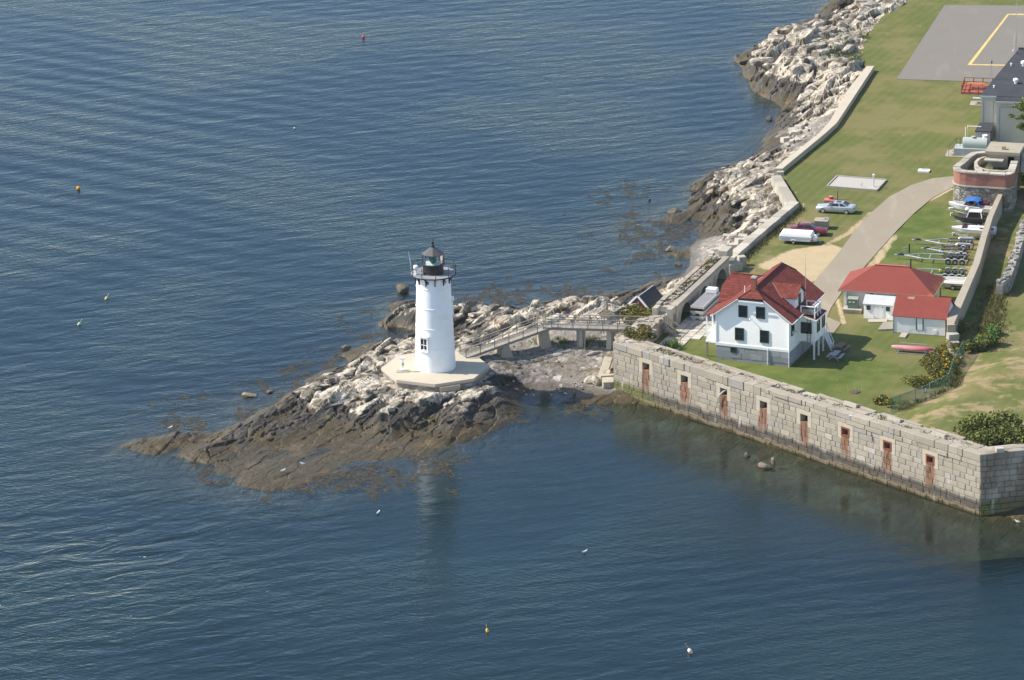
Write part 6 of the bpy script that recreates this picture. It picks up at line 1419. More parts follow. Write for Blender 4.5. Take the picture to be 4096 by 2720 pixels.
# ================================================================== boats on trailers, empty trailers
M_hull = paint_mat('white_gelcoat', (.74, .745, .74)); M_cock = plain('cockpit_beige', (.38, .36, .33), .7, .1); M_blue = plain('blue_canvas', (.035, .14, .42), .7, .08); M_burg = plain('burgundy_cover', (.09, .015, .03), .7, .2)
def hull(t, L, B, Hf, Hs, mat, z0=.55, open_=True, deckmat=None):
    b = MB(); ins = []; rings = []
    for i in range(13):
        s_ = i/12; x = -L/2+L*s_; w = B/2*min(1, (1-(1-min(s_/.55, 1))**2.2))*.985+.02; zt = z0+Hf+(Hs-Hf)*s_**.8; kz = z0+.55*Hf*max(0, 1-s_/.28)**1.6; x_ = x+(0 if s_ > 0 else 0)
        w2 = w*.80; ch = kz+(zt-kz)*.36
        rings.append([(x, 0, kz), (x, -w2*.55, kz+(ch-kz)*.6), (x, -w2, ch), (x-.05*(1-s_), -w, zt), (x, -w*.86, zt+.01), (x, 0, zt+.01), (x, w*.86, zt+.01), (x-.05*(1-s_), w, zt), (x, w2, ch), (x, w2*.55, kz+(ch-kz)*.6)])
    b.loft(rings); return b.build('hull', mat, t, smooth=35), rings
def boat_trailer(t, L, axles, x0, x1, wx, z=.42, hw=.95):
    b = MB()
    b.bar((-L/2, 0, z), (x0, 0, z), .09); b.bar((x0-.3, 0, z), (x0+1.2, -hw, z), .08); b.bar((x0-.3, 0, z), (x0+1.2, hw, z), .08)
    for s_ in (-1, 1): b.bar((x0+1.2, s_*hw, z), (x1, s_*hw, z), .08)
    for x in np.linspace(x0+1.3, x1-.1, 4): b.bar((x, -hw, z-.03), (x, hw, z-.03), .07)
    o = b.build('frame', M_steel, t)
    for k in range(axles):
        for s_ in (-1, 1):
            x = wx+k*.82; w = MB(); w.M = Matrix.Translation((x, s_*(hw+.16), .32)) @ Matrix.Rotation(math.pi/2, 4, 'X'); w.lathe([(.18, -.09), (.32, -.09), (.32, .09), (.18, .09)], 18); wo = w.build('wheel', M_rubber, t)
            w = MB(); w.M = Matrix.Translation((x, s_*(hw+.16), .32)) @ Matrix.Rotation(math.pi/2, 4, 'X'); w.lathe([(.17, -.1), (.17, .1)], 12); w.build('rim', M_rim, wo)
    return o
b0 = on_lawn(*S('bt', 250, 560)); b1 = on_lawn(*S('bt', 1420, 770)); YA = math.radians(-14)
def yd(px, py, k='bo'): return on_lawn(*S(k, px, py))
bb = (b0+b1)/2+np.array([.3, .9, 0])
# 1 open boat with blue canopy
t1 = thing('canopy_boat', 'open white motorboat with a bright blue canopy on a trailer below the stone bastion', 'boat', (bb[0]-.3, bb[1], YARD), math.radians(-20), 'boats parked by the tall wall')
hl, rg = hull(t1, 5.6, 2.1, 1.05, .78, M_hull, .5)
b = MB(); b.add([(-2.3, 0, 1.63), (-.3, -.8, 1.46), (2.6, -.86, 1.345), (2.6, .86, 1.345), (-.3, .8, 1.46)], [(0, 1, 2, 3, 4)]); b.build('cockpit', M_cock, t1)
b = MB(); b.box(.6, 2.3, .1, .75, 1.2, 1.72); b.box(-.3, .2, -.7, -.1, 1.2, 1.75); b.box(-.3, .2, .1, .7, 1.2, 1.75); b.build('seat_covers', M_burg, t1, bevel=.06)
b = MB(); b.plate([(-.75, -.95, 2.02), (.55, -.98, 2.2), (.55, .98, 2.2), (-.75, .95, 2.02)], .04); b.plate([(.55, -.98, 2.2), (1.2, -.98, 2.05), (1.2, .98, 2.05), (.55, .98, 2.2)], .04)
b.plate([(.95, -.99, 2.08), (1.2, -.99, 2.05), (1.65, -.99, 1.35), (1.35, -.99, 1.38)], .03); b.plate([(.95, .99, 2.08), (1.35, .99, 1.38), (1.65, .99, 1.35), (1.2, .99, 2.05)], .03); b.build('canopy', M_blue, t1)
b = MB()
for s_ in (-1, 1): b.bar((-.7, s_*.93, 2.0), (.6, s_*.96, 1.4), .03); b.bar((.3, s_*.95, 1.4), (1.0, s_*.97, 2.0), .03)
b.build('canopy_frame', M_steel, t1)
b = MB(); b.hexa([(-.75, -.7), (-.6, -.75), (-.6, .75), (-.75, .7)], [1.42]*4, [1.85]*4, [(-.5, -.65), (-.45, -.65), (-.45, .65), (-.5, .65)]); b.build('windscreen', M_win, t1)
b = MB(); b.box(2.85, 3.1, -.2, .2, 1.2, 1.75); b.box(2.9, 3.05, -.06, .06, .6, 1.2); b.build('outboard_motor', M_black, t1, bevel=.05)
boat_trailer(t1, 6.4, 1, -1.8, 2.6, 1.2)
# 2 white cuddy boat, long white boat in front
p2 = G('bo', 1000, 815, YARD+1.3)+np.array([2.75, -.65, 0])
t2 = thing('long_white_boat', 'long white boat with a beige cockpit strip lying on a trailer against the tall wall', 'boat', (p2[0], p2[1], YARD), math.radians(-14), 'boats parked by the tall wall')
hull(t2, 5.5, 1.95, .85, .8, M_hull, .55)
b = MB(); b.box(-.6, 2.6, -.28, .28, 1.3, 1.62); b.build('cockpit_cover', M_hull, t2, bevel=.08)
b = MB(); b.box(-1.45, -.85, -.55, .55, 1.3, 1.52); b.box(.8, 2.6, -.62, -.30, 1.28, 1.44); b.build('cockpit_well', M_burg, t2)
b = MB(); b.hexa([(-1.5, -.6), (-1.4, -.62), (-1.4, .62), (-1.5, .6)], [1.4]*4, [1.7]*4, [(-1.2, -.5), (-1.15, -.5), (-1.15, .5), (-1.2, .5)]); b.build('windscreen', M_pane, t2)
boat_trailer(t2, 6.6, 1, -1.8, 2.5, 1.4, hw=.8)
p3 = yd(1440, 850)
t3 = thing('cabin_boat', 'small white cabin boat with dark side windows behind the long white boat', 'boat', (p3[0]-.7, p3[1]+1.8, YARD), math.radians(-14), 'boats parked by the tall wall')
hull(t3, 4.6, 1.9, .8, .75, plain('black_hull', (.05, .05, .05), .5, .1), .4)
b = MB(); b.hexa([(-.6, -.72), (1.3, -.72), (1.3, .72), (-.6, .72)], [1.2]*4, [1.9]*4, [(-.3, -.6), (1.1, -.6), (1.1, .6), (-.3, .6)]); b.build('cabin_windows', M_win, t3)
b = MB(); b.box(-.42, 1.2, -.66, .66, 1.9, 1.97)
for x0_, x1_ in ((-.62, -.36), (1.30, 1.14)):
    for s_ in (-1, 1): b.bar((x0_, s_*.72, 1.2), (x1_, s_*.62, 1.92), .09)
b.build('cabin_roof', M_hull, t3)
b = MB(); b.ball((-.7, .45, 1.95), .33, 12, 8, .75); b.build('covered_motor', M_hull, t3)
boat_trailer(t3, 5.4, 1, -1.4, 2.1, .9, z=.36, hw=.7)
p4 = yd(1170, 770)
gi = thing('green_skiff', 'upturned dull green skiff lying on grass between the two white boats', 'boat', (p4[0]+.6, p4[1]+.5, YARD), math.radians(-14))
b = MB(); rings = []
for i in range(9):
    s_ = i/8; x = -1.3+2.6*s_; w = .62*min(1, .15+1-(1-min(s_/.6, 1))**2); rings.append([(x, w*math.cos(a), .62*min(1, .4+s_)*math.sin(a)**.7 if a > 0 else 0) for a in np.linspace(0, math.pi, 9)])
b.loft(rings); b.build('hull', plain('skiff_green', (.13, .2, .15), .7, .1), gi, smooth=40)
b = MB(); b.bar((-1.2, 0, .4), (1.3, 0, .66), .05, .05); b.build('keel', M_wood, gi)
b = MB(); p = yd(1005, 545); b.loft([[(p[0]+x, p[1]+r*math.cos(a), YARD+.25+r*math.sin(a)) for a in np.linspace(0, 2*math.pi, 8)[:-1]] for x, r in ((-.4, .02), (-.25, .14), (.25, .16), (.42, .03))]); tag(b.build('boat_fender', M_hull), 'small white fender on grass left of the blue-canopied boat bow', 'fender')
for (px_, py_, lab) in ((1005, 640, 'small pale concrete block on grass under the blue-canopied boat bow'), (1035, 950, 'small pale concrete block on grass under the long white boat bow')):
    p = yd(px_, py_); b = MB(); b.cbox((p[0], p[1], YARD+.18), (.35, .3, .42), .2); tag(b.build('concrete_block', M_conc, bevel=.02), lab, 'block', 'blocks under the boat bows')
# empty trailers
def etrailer(label, P, rz, L, axles, tongue, fender, post=False, double=False):
    t = thing('boat_trailer', label, 'trailer', P, rz, 'empty boat trailers on the grass')
    hw = 1.05; z = .55; x0 = tongue; xe = L
    b = MB(); b.bar((0, 0, z), (x0, 0, z), .13, .15)
    for s_ in (-1, 1): b.tube([(x0-.5, 0, z), (x0+.4, s_*.35, z+.02), (x0+1.6, s_*hw*.9, z+.02), (x0+2.4, s_*hw, z), (xe, s_*hw, z)], .085, 8)
    for x in (x0+1.2, x0+2.6, xe-.6): b.bar((x, -hw*.95, z-.08), (x, hw*.95, z-.08), .09)
    b.build('frame', M_steel, t)
    for s_ in (-1, 1):
        b = MB(); b.bar((xe-3.2, s_*.62, z+.22), (xe+.1, s_*.62, z+.22), .16, .08)
        for x in (xe-2.9, xe-1.4, xe-.2): b.bar((x, s_*.62, z), (x, s_*.62, z+.2), .06)
        b.build('bunk', M_rubber, t)
    for k in range(axles):
        x = xe-.35-(axles-1-k)*.86-.3
        for s_ in (-1, 1):
            w = MB(); w.M = Matrix.Translation((x, s_*(hw+.22), .34)) @ Matrix.Rotation(math.pi/2, 4, 'X'); w.lathe([(.2, -.1), (.34, -.1), (.34, .1), (.2, .1)], 20); wo = w.build('wheel', M_rubber, t)
            w = MB(); w.M = Matrix.Translation((x, s_*(hw+.22), .34)) @ Matrix.Rotation(math.pi/2, 4, 'X'); w.lathe([(.19, -.11), (.19, .11)], 12); w.build('rim', M_rim, wo)
            if fender == 'round':
                f = MB(); pr = [(.40*math.cos(a), .40*math.sin(a)) for a in np.linspace(.15, math.pi-.15, 11)]
                for (xa_, za_), (xb_, zb_) in zip(pr[:-1], pr[1:]): f.hexa([(x+xa_, s_*(hw+.22)-.15), (x+xb_, s_*(hw+.22)-.15), (x+xb_, s_*(hw+.22)+.15), (x+xa_, s_*(hw+.22)+.15)], [.36+za_, .36+zb_, .36+zb_, .36+za_], [.39+za_*1.03, .39+zb_*1.03, .39+zb_*1.03, .39+za_*1.03])
                f.build('fender', M_steel, t)
    if fender == 'long':
        xm = xe-.65-(axles-1)*.43; hl_ = axles*.43+.25
        for s_ in (-1, 1): f = MB(); f.hexa([(xm-hl_, s_*(hw+.22)-.17), (xm+hl_, s_*(hw+.22)-.17), (xm+hl_, s_*(hw+.22)+.17), (xm-hl_, s_*(hw+.22)+.17)], [.62]*4, [.86]*4, [(xm-hl_+.3, s_*(hw+.22)-.15), (xm+hl_-.3, s_*(hw+.22)-.15), (xm+hl_-.3, s_*(hw+.22)+.15), (xm-hl_+.3, s_*(hw+.22)+.15)]); f.build('fender', M_steel, t, bevel=.04)
    b = MB(); b.tube([(.35, 0, z+.25), (.35, 0, .0)], .035, 6); b.tube([(-.15, 0, z), (.1, 0, z+.02)], .1, 8); b.build('jockey_stand', M_steel, t)
    b = MB(); b.tube([(.25, 0, z+.05), (.6, 0, z+.16), (1.0, 0, z+.05)], [.09, .13, .09], 8); b.build('winch', M_rubber, t)
    if post:
        b = MB(); b.bar((x0-.4, 0, z), (x0-.55, 0, z+1.05), .09); b.bar((x0-.75, -.25, z+.95), (x0-.2, .25, z+1.05), .05); b.bar((x0-.8, 0, z+.6), (x0-.2, 0, z+.72), .06); b.build('winch_post', M_steel, t)
        b = MB(); b.bar((x0+.1, -.2, z+.35), (x0+.1, -.2, z+1.55), .14); b.build('bow_pad', M_rubber, t)
    return t
def tpos(px, py, k='bo', h=.55): 
    p = G(k, px, py, YARD+h); return (p[0], p[1], YARD)
etrailer('empty galvanised trailer with long flat fenders, nearest the white boats', tpos(400, 1018), math.radians(-13), 7.6, 2, 2.0, 'long')
etrailer('empty single-axle galvanised trailer between the two longer empty trailers', tpos(545, 1150), math.radians(-13), 5.6, 1, 1.0, 'round')
etrailer('empty three-axle galvanised trailer with a winch post, in front of the single-axle one', tpos(130, 1250), math.radians(-13), 9.0, 3, 1.6, 'round', True)
etrailer('empty three-axle trailer half hidden behind the red hipped garage roof', tpos(150, 1490), math.radians(-13), 8.4, 3, 1.6, 'round', True)
b = MB(); p = tpos(830, 1505, h=.9); b.cbox((p[0], p[1], YARD+.95), (.28, .2, .26), .2); tag(b.build('yellow_strap', plain('strap_yellow', (.62, .5, .04), .7)), 'small yellow strap bundle on the trailer behind the garage', 'strap')
d0 = on_lawn(*S('wl', 790, 500))
for i, (dx, dy, lab, s_) in enumerate(((0, .6, 'worn white dinghy on a small trailer behind the garage roof corner', 1.0), (.35, 2.0, 'second white dinghy lying just beyond the worn one by the tall wall', .95))):
    t = thing('dinghy', lab, 'boat', (d0[0]+dx, d0[1]+dy, YARD), math.radians(-12), 'dinghies behind the garage')
    hull(t, 3.4, 1.35, .55, .5, plain('worn_gelcoat', (.58, .57, .52), .6, .08), .35)
    b = MB(); b.box(-.9, 1.55, -.42, .42, .86, .90); b.build('cockpit', M_cock if i else plain('dinghy_inside', (.5, .49, .45), .7), t)
    b = MB(); b.box(1.68, 1.95, -.15, .15, .7, 1.1); b.build('outboard_motor', M_hull, t, bevel=.04)
    boat_trailer(t, 4.0, 1, -1.0, 1.5, .4, z=.3, hw=.5)
# canoe on its rack
cA = on_lawn(*S('sh', 830, 1320)); cB = on_lawn(*S('sh', 1140, 1345)); can_a = math.atan2((cB-cA)[1], (cB-cA)[0]); cL = float(np.linalg.norm(cB-cA))
ck = thing('canoe_rack', 'light metal canoe rack with tall end posts on the lawn', 'rack', (cA[0], cA[1], YARD), can_a)
b = MB()
for x in (0, cL):
    b.bar((x, 0, .0), (x, 0, .95), .05); b.bar((x, 1.3, 0), (x, 1.3, .95), .05); b.bar((x, -.15, .05), (x, 1.45, .05), .08); b.bar((x, 0, .45), (x, 1.3, .45), .06)
b.bar((0, 0, .12), (cL, 0, .12), .06); b.bar((0, 1.3, .9), (cL, 1.3, .9), .06); b.build('rack_frame', M_steel, ck)
cn = thing('canoe', 'faded pink and red upturned canoe lying on the metal rack', 'canoe', (cA[0], cA[1], YARD+.48), can_a)
b = MB(); rings = []; L_ = cL+1.75
for i in range(17):
    s_ = i/16*2-1; x = cL/2+s_*L_/2; w = .46*(1-abs(s_)**2.6)+.02; hgt = .34+.10*abs(s_)**3; rings.append([(x, .62+w*math.cos(a), hgt*abs(math.sin(a))**.75*(.55+.45*(1-abs(s_)**4))) for a in np.linspace(0, math.pi, 11)])
b.loft(rings)
NC = NT('faded_pink_hull'); xx = NC.xyz(NC.co())[0]; NC.pbr(NC.mix(NC.ss(NC.math('ADD', xx, NC.noise(NC.co(), 1.5)), -.9, .3), (.66, .52, .50), NC.mix(NC.ss(xx, .0, 4.2), (.54, .25, .26), (.45, .07, .12))), .45)
b.build('hull', NC.m, cn, smooth=50)
b = MB(); b.box(-.5, cL+.5, .1, .16, -.02, .03); b.box(-.5, cL+.5, 1.08, 1.14, -.02, .03); b.build('gunwale', plain('gunwale_dark', (.1, .02, .03), .6), cn)
# stacked floating dock sections beside the arched wall
ds0 = G('ar', 1420, 1300, YARD); 
dst = thing('dock_stack', 'stack of old grey and black floating dock sections by the arched wall', 'dock sections', (ds0[0], ds0[1], YARD), AANG)
for k in range(3):
    z = .05+k*.62
    b = MB(); b.box(.0, 6.2, -1.55, 0, z+.32, z+.52); b.build('dock_section', [M_wood, M_wood, plain('dock_top', (.22, .22, .23), .8, .2, 1.5)][k], dst)
    for x in (.15, 2.4, 4.8):
        for y in (-1.45, -.55): b = MB(); b.box(x, x+1.2, y, y+.45, z, z+.31); b.build('dock_float', M_hull if k < 2 else M_rubber, dst, bevel=.04)
    b = MB(); b.box(-.06, 6.26, -1.63, -1.56, z+.2, z+.56); b.box(-.06, -.0, -1.55, .0, z+.28, z+.56); b.build('edge_plank', plain('pale_plank', (.50, .48, .43), .8, .15), dst)
b = MB(); b.box(5.2, 6.2, -1.5, -.2, 1.83, 2.4); b.build('white_float', M_hull, dst, bevel=.05)

# ================================================================== stone paving
pvx = np.array([math.cos(AANG), math.sin(AANG)]); pvy = np.array([math.sin(AANG), -math.cos(AANG)])
b = MB(); rr = random.Random(77); v = .15
while v < 6.0:
    w = rr.uniform(.75, 1.15); u = -13+rr.uniform(0, 1)
    while u < 14:
        e = u+rr.uniform(.9, 2.3); c0 = AI[:2]+pvx*u+pvy*v; ctr = AI[:2]+pvx*(u+e)/2+pvy*(v+w/2)
        lc = Matrix.Rotation(-HA, 2) @ Vector((ctr[0]-HL[0], ctr[1]-HL[1]))
        lim = 5.0+.18*u if u < -3 else 9
        if not (lc.x > -1.0 and lc.y > -.5) and v+w < lim and not (u < -10.8 and v < 1.2):
            b.tint = rr.random(); g = rr.uniform(.03, .08); P0 = AI[:2]+pvx*(u+g)+pvy*(v+g); P1 = AI[:2]+pvx*(e-g)+pvy*(v+g); P2 = AI[:2]+pvx*(e-g)+pvy*(v+w-g); P3 = AI[:2]+pvx*(u+g)+pvy*(v+w-g)
            b.hexa([tuple(P0), tuple(P1), tuple(P2), tuple(P3)], [YARD-.1]*4, [YARD+.07+rr.uniform(0, .04)]*4)
        u = e
    v += w
struct(b.build('stone_paving', M_pavst))

# ================================================================== fence
M_link = None
def link_mat():
    N = NT('green_fence_mesh'); d = N.n('BsdfDiffuse', Color=(.05, .17, .12, 1)); t = N.n('BsdfTransparent'); v = N.vmul(N.co(), (1, 1, 1)); n = N.n('TexNoise', Vector=v, Scale=2.0).outputs[0]
    m = N.n('MixShader', i0=N.math('MULTIPLY_ADD', n, .25, .38), i1=t.outputs[0], i2=d.outputs[0]); N.t.links.new(m.outputs[0], N.out.inputs['Surface']); return N.m
M_link = link_mat(); M_fpost = plain('green_fence_post', (.12, .2, .16), .5)
fpx = [(942, 150), (890, 250), (800, 420), (722, 660), (440, 795), (325, 850), (228, 880), (0, 965), (-140, 1010)]
FP = [on_lawn(*S('fn', *p)) for p in fpx]
fe = thing('chain_link_fence', 'green chain-link fence with a gate curving down the grassy mound to the sea wall', 'fence')
fh = 1.75; pm_ = MB(); rl_ = MB()
for i in range(len(FP)-1):
    A, B = FP[i], FP[i+1]
    if i != 5: pm_.add([(A[0], A[1], A[2]+.05), (B[0], B[1], B[2]+.05), (B[0], B[1], B[2]+fh), (A[0], A[1], A[2]+fh)], [(0, 1, 2, 3)])
    rl_.tube([(A[0], A[1], A[2]+fh), (B[0], B[1], B[2]+fh)], .03, 5)
pm_.build('chain_link_mesh', M_link, fe); rl_.build('top_rail', M_fpost, fe)
for i in range(len(FP)-1):
    A, B = FP[i], FP[i+1]; n = max(1, int(np.linalg.norm(B-A)/2.6))
    for k in range(n):
        p = A+(B-A)*k/n; q = MB(); q.tube([(p[0], p[1], p[2]-.1), (p[0], p[1], p[2]+fh+.08)], .045 if i in (4, 5, 6) else .035, 6); q.build('fence_post', M_steel if i in (4, 5) else M_fpost, fe)
A, B = FP[5], FP[6]; gm = MB(); gm.add([(A[0], A[1], A[2]+.1), (B[0], B[1], B[2]+.1), (B[0], B[1], B[2]+fh-.05), (A[0], A[1], A[2]+fh-.05)], [(0, 1, 2, 3)]); gt_ = gm.build('gate_mesh', M_link, fe)
C_ = (FP[4]*.72+FP[5]*.28)*.5+(FP[4]*.3+FP[5]*.7)*.5; q = MB(); q.cbox((C_[0]-.05, C_[1]-.08, C_[2]+1.2), (.5, .03, .62), math.atan2((FP[4]-FP[5])[1], (FP[4]-FP[5])[0])); sg = q.build('notice_board', plain('notice_grey', (.10, .12, .13), .6), fe)
q = MB(); q.cbox((C_[0]-.055, C_[1]-.105, C_[2]+1.2), (.36, .02, .46), math.atan2((FP[4]-FP[5])[1], (FP[4]-FP[5])[0])); q.build('notice_paper', plain('notice_white', (.55, .57, .58), .6), sg)

# ================================================================== plants
def leaf_mat(name, c1, c2, c3=None, k3=.9):
    N = NT(name); a = N.attr('tint'); c = N.mix(a, c1, c2)
    if c3: c = N.mix(N.ss(a, k3, k3+.02), c, c3)
    N.pbr(c, .75, spec=.15); return N.m
M_leafA = leaf_mat('bush_leaf', (.055, .078, .018), (.185, .19, .045))
M_leafB = leaf_mat('olive_leaf', (.055, .07, .016), (.20, .175, .04))
M_leafC = leaf_mat('bright_leaf', (.06, .11, .025), (.17, .25, .06))
M_gold = leaf_mat('goldenrod_leaf', (.055, .08, .016), (.17, .165, .04), (.50, .31, .02), .86)
M_berry = leaf_mat('berry_leaf', (.045, .07, .02), (.20, .19, .05), (.52, .16, .03), .90)
M_weed = leaf_mat('dry_grass_tuft', (.09, .09, .03), (.28, .23, .10))
M_bark = plain('bark', (.09, .07, .05), .9, .3, 3)
def leaves(m, n, cen, rad, size, rr, shell=.35, lumps=7, flat=.9):
    L = [(rr.gauss(0, .45), rr.gauss(0, .45), rr.uniform(-.1, .75), rr.uniform(.35, .6)) for _ in range(lumps)]
    for _ in range(n):
        lx_, ly_, lz_, lr = L[rr.randrange(lumps)]
        while True:
            v = Vector((rr.gauss(0, 1), rr.gauss(0, 1), rr.gauss(0, 1)))
            if v.length > .1: break
        v.normalize(); r = lr*(shell+(1-shell)*rr.random()**.5)
        p = Vector((lx_+v.x*r, ly_+v.y*r, max(-.05, lz_*.75+v.z*r*flat)))
        c = Vector((cen[0]+p.x*rad[0], cen[1]+p.y*rad[1], cen[2]+p.z*rad[2]))
        a = Vector((rr.gauss(0, 1), rr.gauss(0, 1), rr.gauss(0, .6))).normalized(); d = a.cross(Vector((rr.gauss(0, 1), rr.gauss(0, 1), rr.gauss(0, 1)))).normalized(); s_ = size*rr.uniform(.6, 1.4)
        m.tint = rr.random(); m.add([c-a*s_, c+d*s_*.6, c+a*s_, c-d*s_*.6], [(0, 1, 2, 3)])
def bush(name, label, P, rad, n, size, mat, cat='bush', seed=1, group=None, lumps=9):
    t = thing(name, label, cat, P, 0, group); rr = random.Random(seed)
    b = MB()
    for k in range(7): a = rr.uniform(0, 6.28); b.tube([(0, 0, -.1), (rad[0]*.4*math.cos(a), rad[1]*.4*math.sin(a), rad[2]*.6)], [.05, .02], 5)
    b.build('stems', M_bark, t)
    m = MB(); leaves(m, n, (0, 0, rad[2]*.25), rad, size, rr, lumps=lumps); m.build('foliage', mat, t, fix=False); return t
p = on_lawn(3960, 1775); bush('rounded_bush', 'large dense rounded green bush behind the right end of the sea wall', (p[0]+.1, p[1]+1.0, p[2]), (4.3, 3.4, 2.0), 9500, .17, M_leafA, seed=2, lumps=16)
p = G('gt', 860, 880, 6.25); bush('berry_bush', 'loose bush with orange berries growing on the corner wall top', (p[0], p[1]+.8, 6.1), (1.6, 1.7, 1.1), 2200, .11, M_berry, seed=3)
p = at(*S('ar', 590, 1330), 3.0); bush('yellow_green_bush', 'yellow-green bush in front of the brick oil house', (p[0]+.2, p[1]-.2, 2.8), (2.6, 1.9, 1.9), 4200, .14, M_leafB, seed=4, lumps=10)
p = at(*S('ba', 1470, 950), 4.2); bush('autumn_shrub', 'tall olive and rust coloured shrub beside the stone bastion', (p[0]+.6, p[1]+.6, 4.2), (2.0, 1.8, 2.9), 3800, .16, M_berry, seed=5, lumps=12)
p = at(*S('ba', 1000, 880), 7.0); bush('clinging_plant', 'small yellow-green plant hanging on the pink brick of the bastion', (p[0], p[1]-.25, 6.6), (.75, .4, 1.5), 700, .1, M_gold, 'plant', 6)
p = on_lawn(*S('sh', 1900, 1240)); bush('leafy_green_shrub', 'bright leafy green shrub on the grass beyond the fence top', (p[0], p[1], p[2]), (1.3, 1.2, 1.6), 2600, .12, M_leafC, seed=7)
p = on_lawn(*S('sh', 1690, 1290)); bush('dark_shrub', 'dark green shrub at the uphill end of the green fence', (p[0], p[1], p[2]), (1.6, 1.2, 1.3), 2400, .12, M_leafA, seed=8)
p = on_lawn(*S('sh', 1900, 1120)); bush('dark_shrub', 'pale green low shrub uphill of the bright leafy shrub', (p[0]+.3, p[1]+.2, p[2]), (1.1, 1.0, 1.1), 1500, .12, M_leafC, seed=18)
p = on_lawn(*S('fe', 1070, 330)); bush('goldenrod_clump', 'goldenrod clump on the lawn side of the fence, the widest one', (p[0], p[1]+.5, p[2]), (2.0, 1.5, 1.0), 2200, .09, M_gold, 'wild flowers', 9, 'goldenrod along the fence')
p = on_lawn(*S('fe', 760, 490)); bush('goldenrod_clump', 'goldenrod clump between the sea wall and the lower fence end', (p[0], p[1]+.4, p[2]), (1.4, 1.0, .8), 1300, .09, M_gold, 'wild flowers', 10, 'goldenrod along the fence')
p = on_lawn(*S('fn', 780, 330)); bush('goldenrod_clump', 'goldenrod clump pressed against the upper green fence, yellowest of all', (p[0]-.4, p[1], p[2]), (.8, 2.4, .9), 1900, .10, leaf_mat('goldenrod_flower', (.06, .08, .016), (.18, .16, .035), (.55, .32, .02), .72), 'wild flowers', 11, 'goldenrod along the fence')
p = on_lawn(*S('fn', 660, 520)); bush('goldenrod_clump', 'goldenrod clump at the bend of the fence', (p[0]-.2, p[1]+.2, p[2]), (1.3, 1.8, .9), 1700, .10, M_gold, 'wild flowers', 12, 'goldenrod along the fence')
p = on_lawn(*S('fn', 440, 330)); bush('low_brush', 'dull olive brush below the canoe, left of the goldenrod', (p[0], p[1], p[2]), (1.5, 3.2, .9), 2200, .10, M_leafB, 'brush', 13)
p = on_lawn(*S('fn', 850, 120)); bush('goldenrod_clump', 'goldenrod clump by the broken end of the tall concrete wall', (p[0], p[1]+1, p[2]), (1.3, 2.8, .8), 1700, .09, M_gold, 'wild flowers', 14, 'goldenrod along the fence')
p = on_lawn(*S('sh', 1560, 1100)); bush('goldenrod_clump', 'goldenrod clump in the shade at the foot of the tall concrete wall', (p[0], p[1]+.5, p[2]), (.9, 1.5, 1.2), 1000, .1, M_gold, 'wild flowers', 15, 'goldenrod along the fence')
# leafy tree at the right edge
p = on_lawn(4105, 600)
tr = thing('leafy_tree', 'leafy green tree cut by the right edge in front of the station building', 'tree', (p[0]+1.4, p[1]-3.0, YARD)); rr = random.Random(5)
b = MB(); b.tube([(0, 0, -.2), (.1, 0, 2), (0, .1, 4.5), (-.2, 0, 6.5)], [.28, .22, .16, .06], 9)
br_ = []
for k in range(11):
    a = rr.uniform(0, 6.28); z = rr.uniform(2.2, 5.8); l = rr.uniform(1.4, 2.7); e = (l*math.cos(a), l*math.sin(a), z+rr.uniform(.4, 1.4)); br_.append(e); b.tube([(0, 0, z), (e[0]*.5, e[1]*.5, z+.4), e], [.1, .07, .03], 6)
br_ += [(-2.5, -.3, 5.4), (-2.2, .2, 4.0), (-1.3, 0, 7.2), (-2.3, .5, 6.4)]
b.build('trunk', M_bark, tr); m = MB()
for e in br_: leaves(m, 520, (e[0], e[1], e[2]-.2), (1.25, 1.25, .95), .13, rr, .1, 6)
m.build('crown', leaf_mat('tree_leaf', (.045, .085, .018), (.20, .23, .06)), tr, fix=False)
# weeds and tufts nobody could count
def tufts(m, pts, rr, h=.35, n=9, spread=.25):
    for (x, y, z) in pts:
        for _ in range(n):
            a = rr.uniform(0, 6.28); px_ = x+rr.gauss(0, spread); py_ = y+rr.gauss(0, spread); hh = h*rr.uniform(.5, 1.3); w = .05*rr.uniform(.6, 1.6); lx_, ly_ = rr.gauss(0, .3)*hh, rr.gauss(0, .3)*hh
            m.tint = rr.random(); c, s_ = math.cos(a)*w, math.sin(a)*w
            m.add([(px_-c, py_-s_, z), (px_+c, py_+s_, z), (px_+lx_, py_+ly_, z+hh)], [(0, 1, 2)])
rr = random.Random(40); m = MB(); P_ = []
wd, wnv = wl_d/WLEN, np.array([-wl_d[1], wl_d[0]])/WLEN
for k in range(150):
    u = rr.uniform(1.5, WLEN-1); q = WL[:2]+wd*u+wnv*rr.uniform(.95, 2.3)
    if fbm(np.array([q[0]*.35]), np.array([q[1]*.35]), 9, 2)[0] > -.05: P_.append((q[0], q[1], ztop(u)-.2))
for k in range(60):
    q = AI[:2]+pvx*rr.uniform(.5, 20)-pvy*rr.uniform(1.0, 2.3); P_.append((q[0], q[1], AT-.3))
for k in range(60):
    q = AI[:2]+pvx*rr.uniform(15.5, 20)-pvy*rr.uniform(.9, 2.3); P_.append((q[0], q[1], AT-.3))
for k in range(20):
    q = gB*(.75+.2*rr.random())+gF*.0+gD*.2*rr.random(); 
tufts(m, P_, rr, .34, 12, .28); o = m.build('wall_top_grass', M_weed, fix=False); o['kind'] = 'stuff'
m = MB(); P_ = []
for k in range(900):                                   # rough ground along the tall wall
    q = rr.random(); a = on_lawn(*S('sh', 1830+rr.gauss(0, 75)+q*150, 1250-q*700+rr.gauss(0, 30))); P_.append(tuple(a))
for k in range(500): a = on_lawn(*S('fn', rr.uniform(560, 900), rr.uniform(20, 640))); P_.append(tuple(a))
for k in range(160): t = rr.random(); a = gb0*(1-t)+gb4*t; P_.append((a[0]+rr.uniform(.3, .9), a[1]-rr.uniform(.1, .4), YARD))
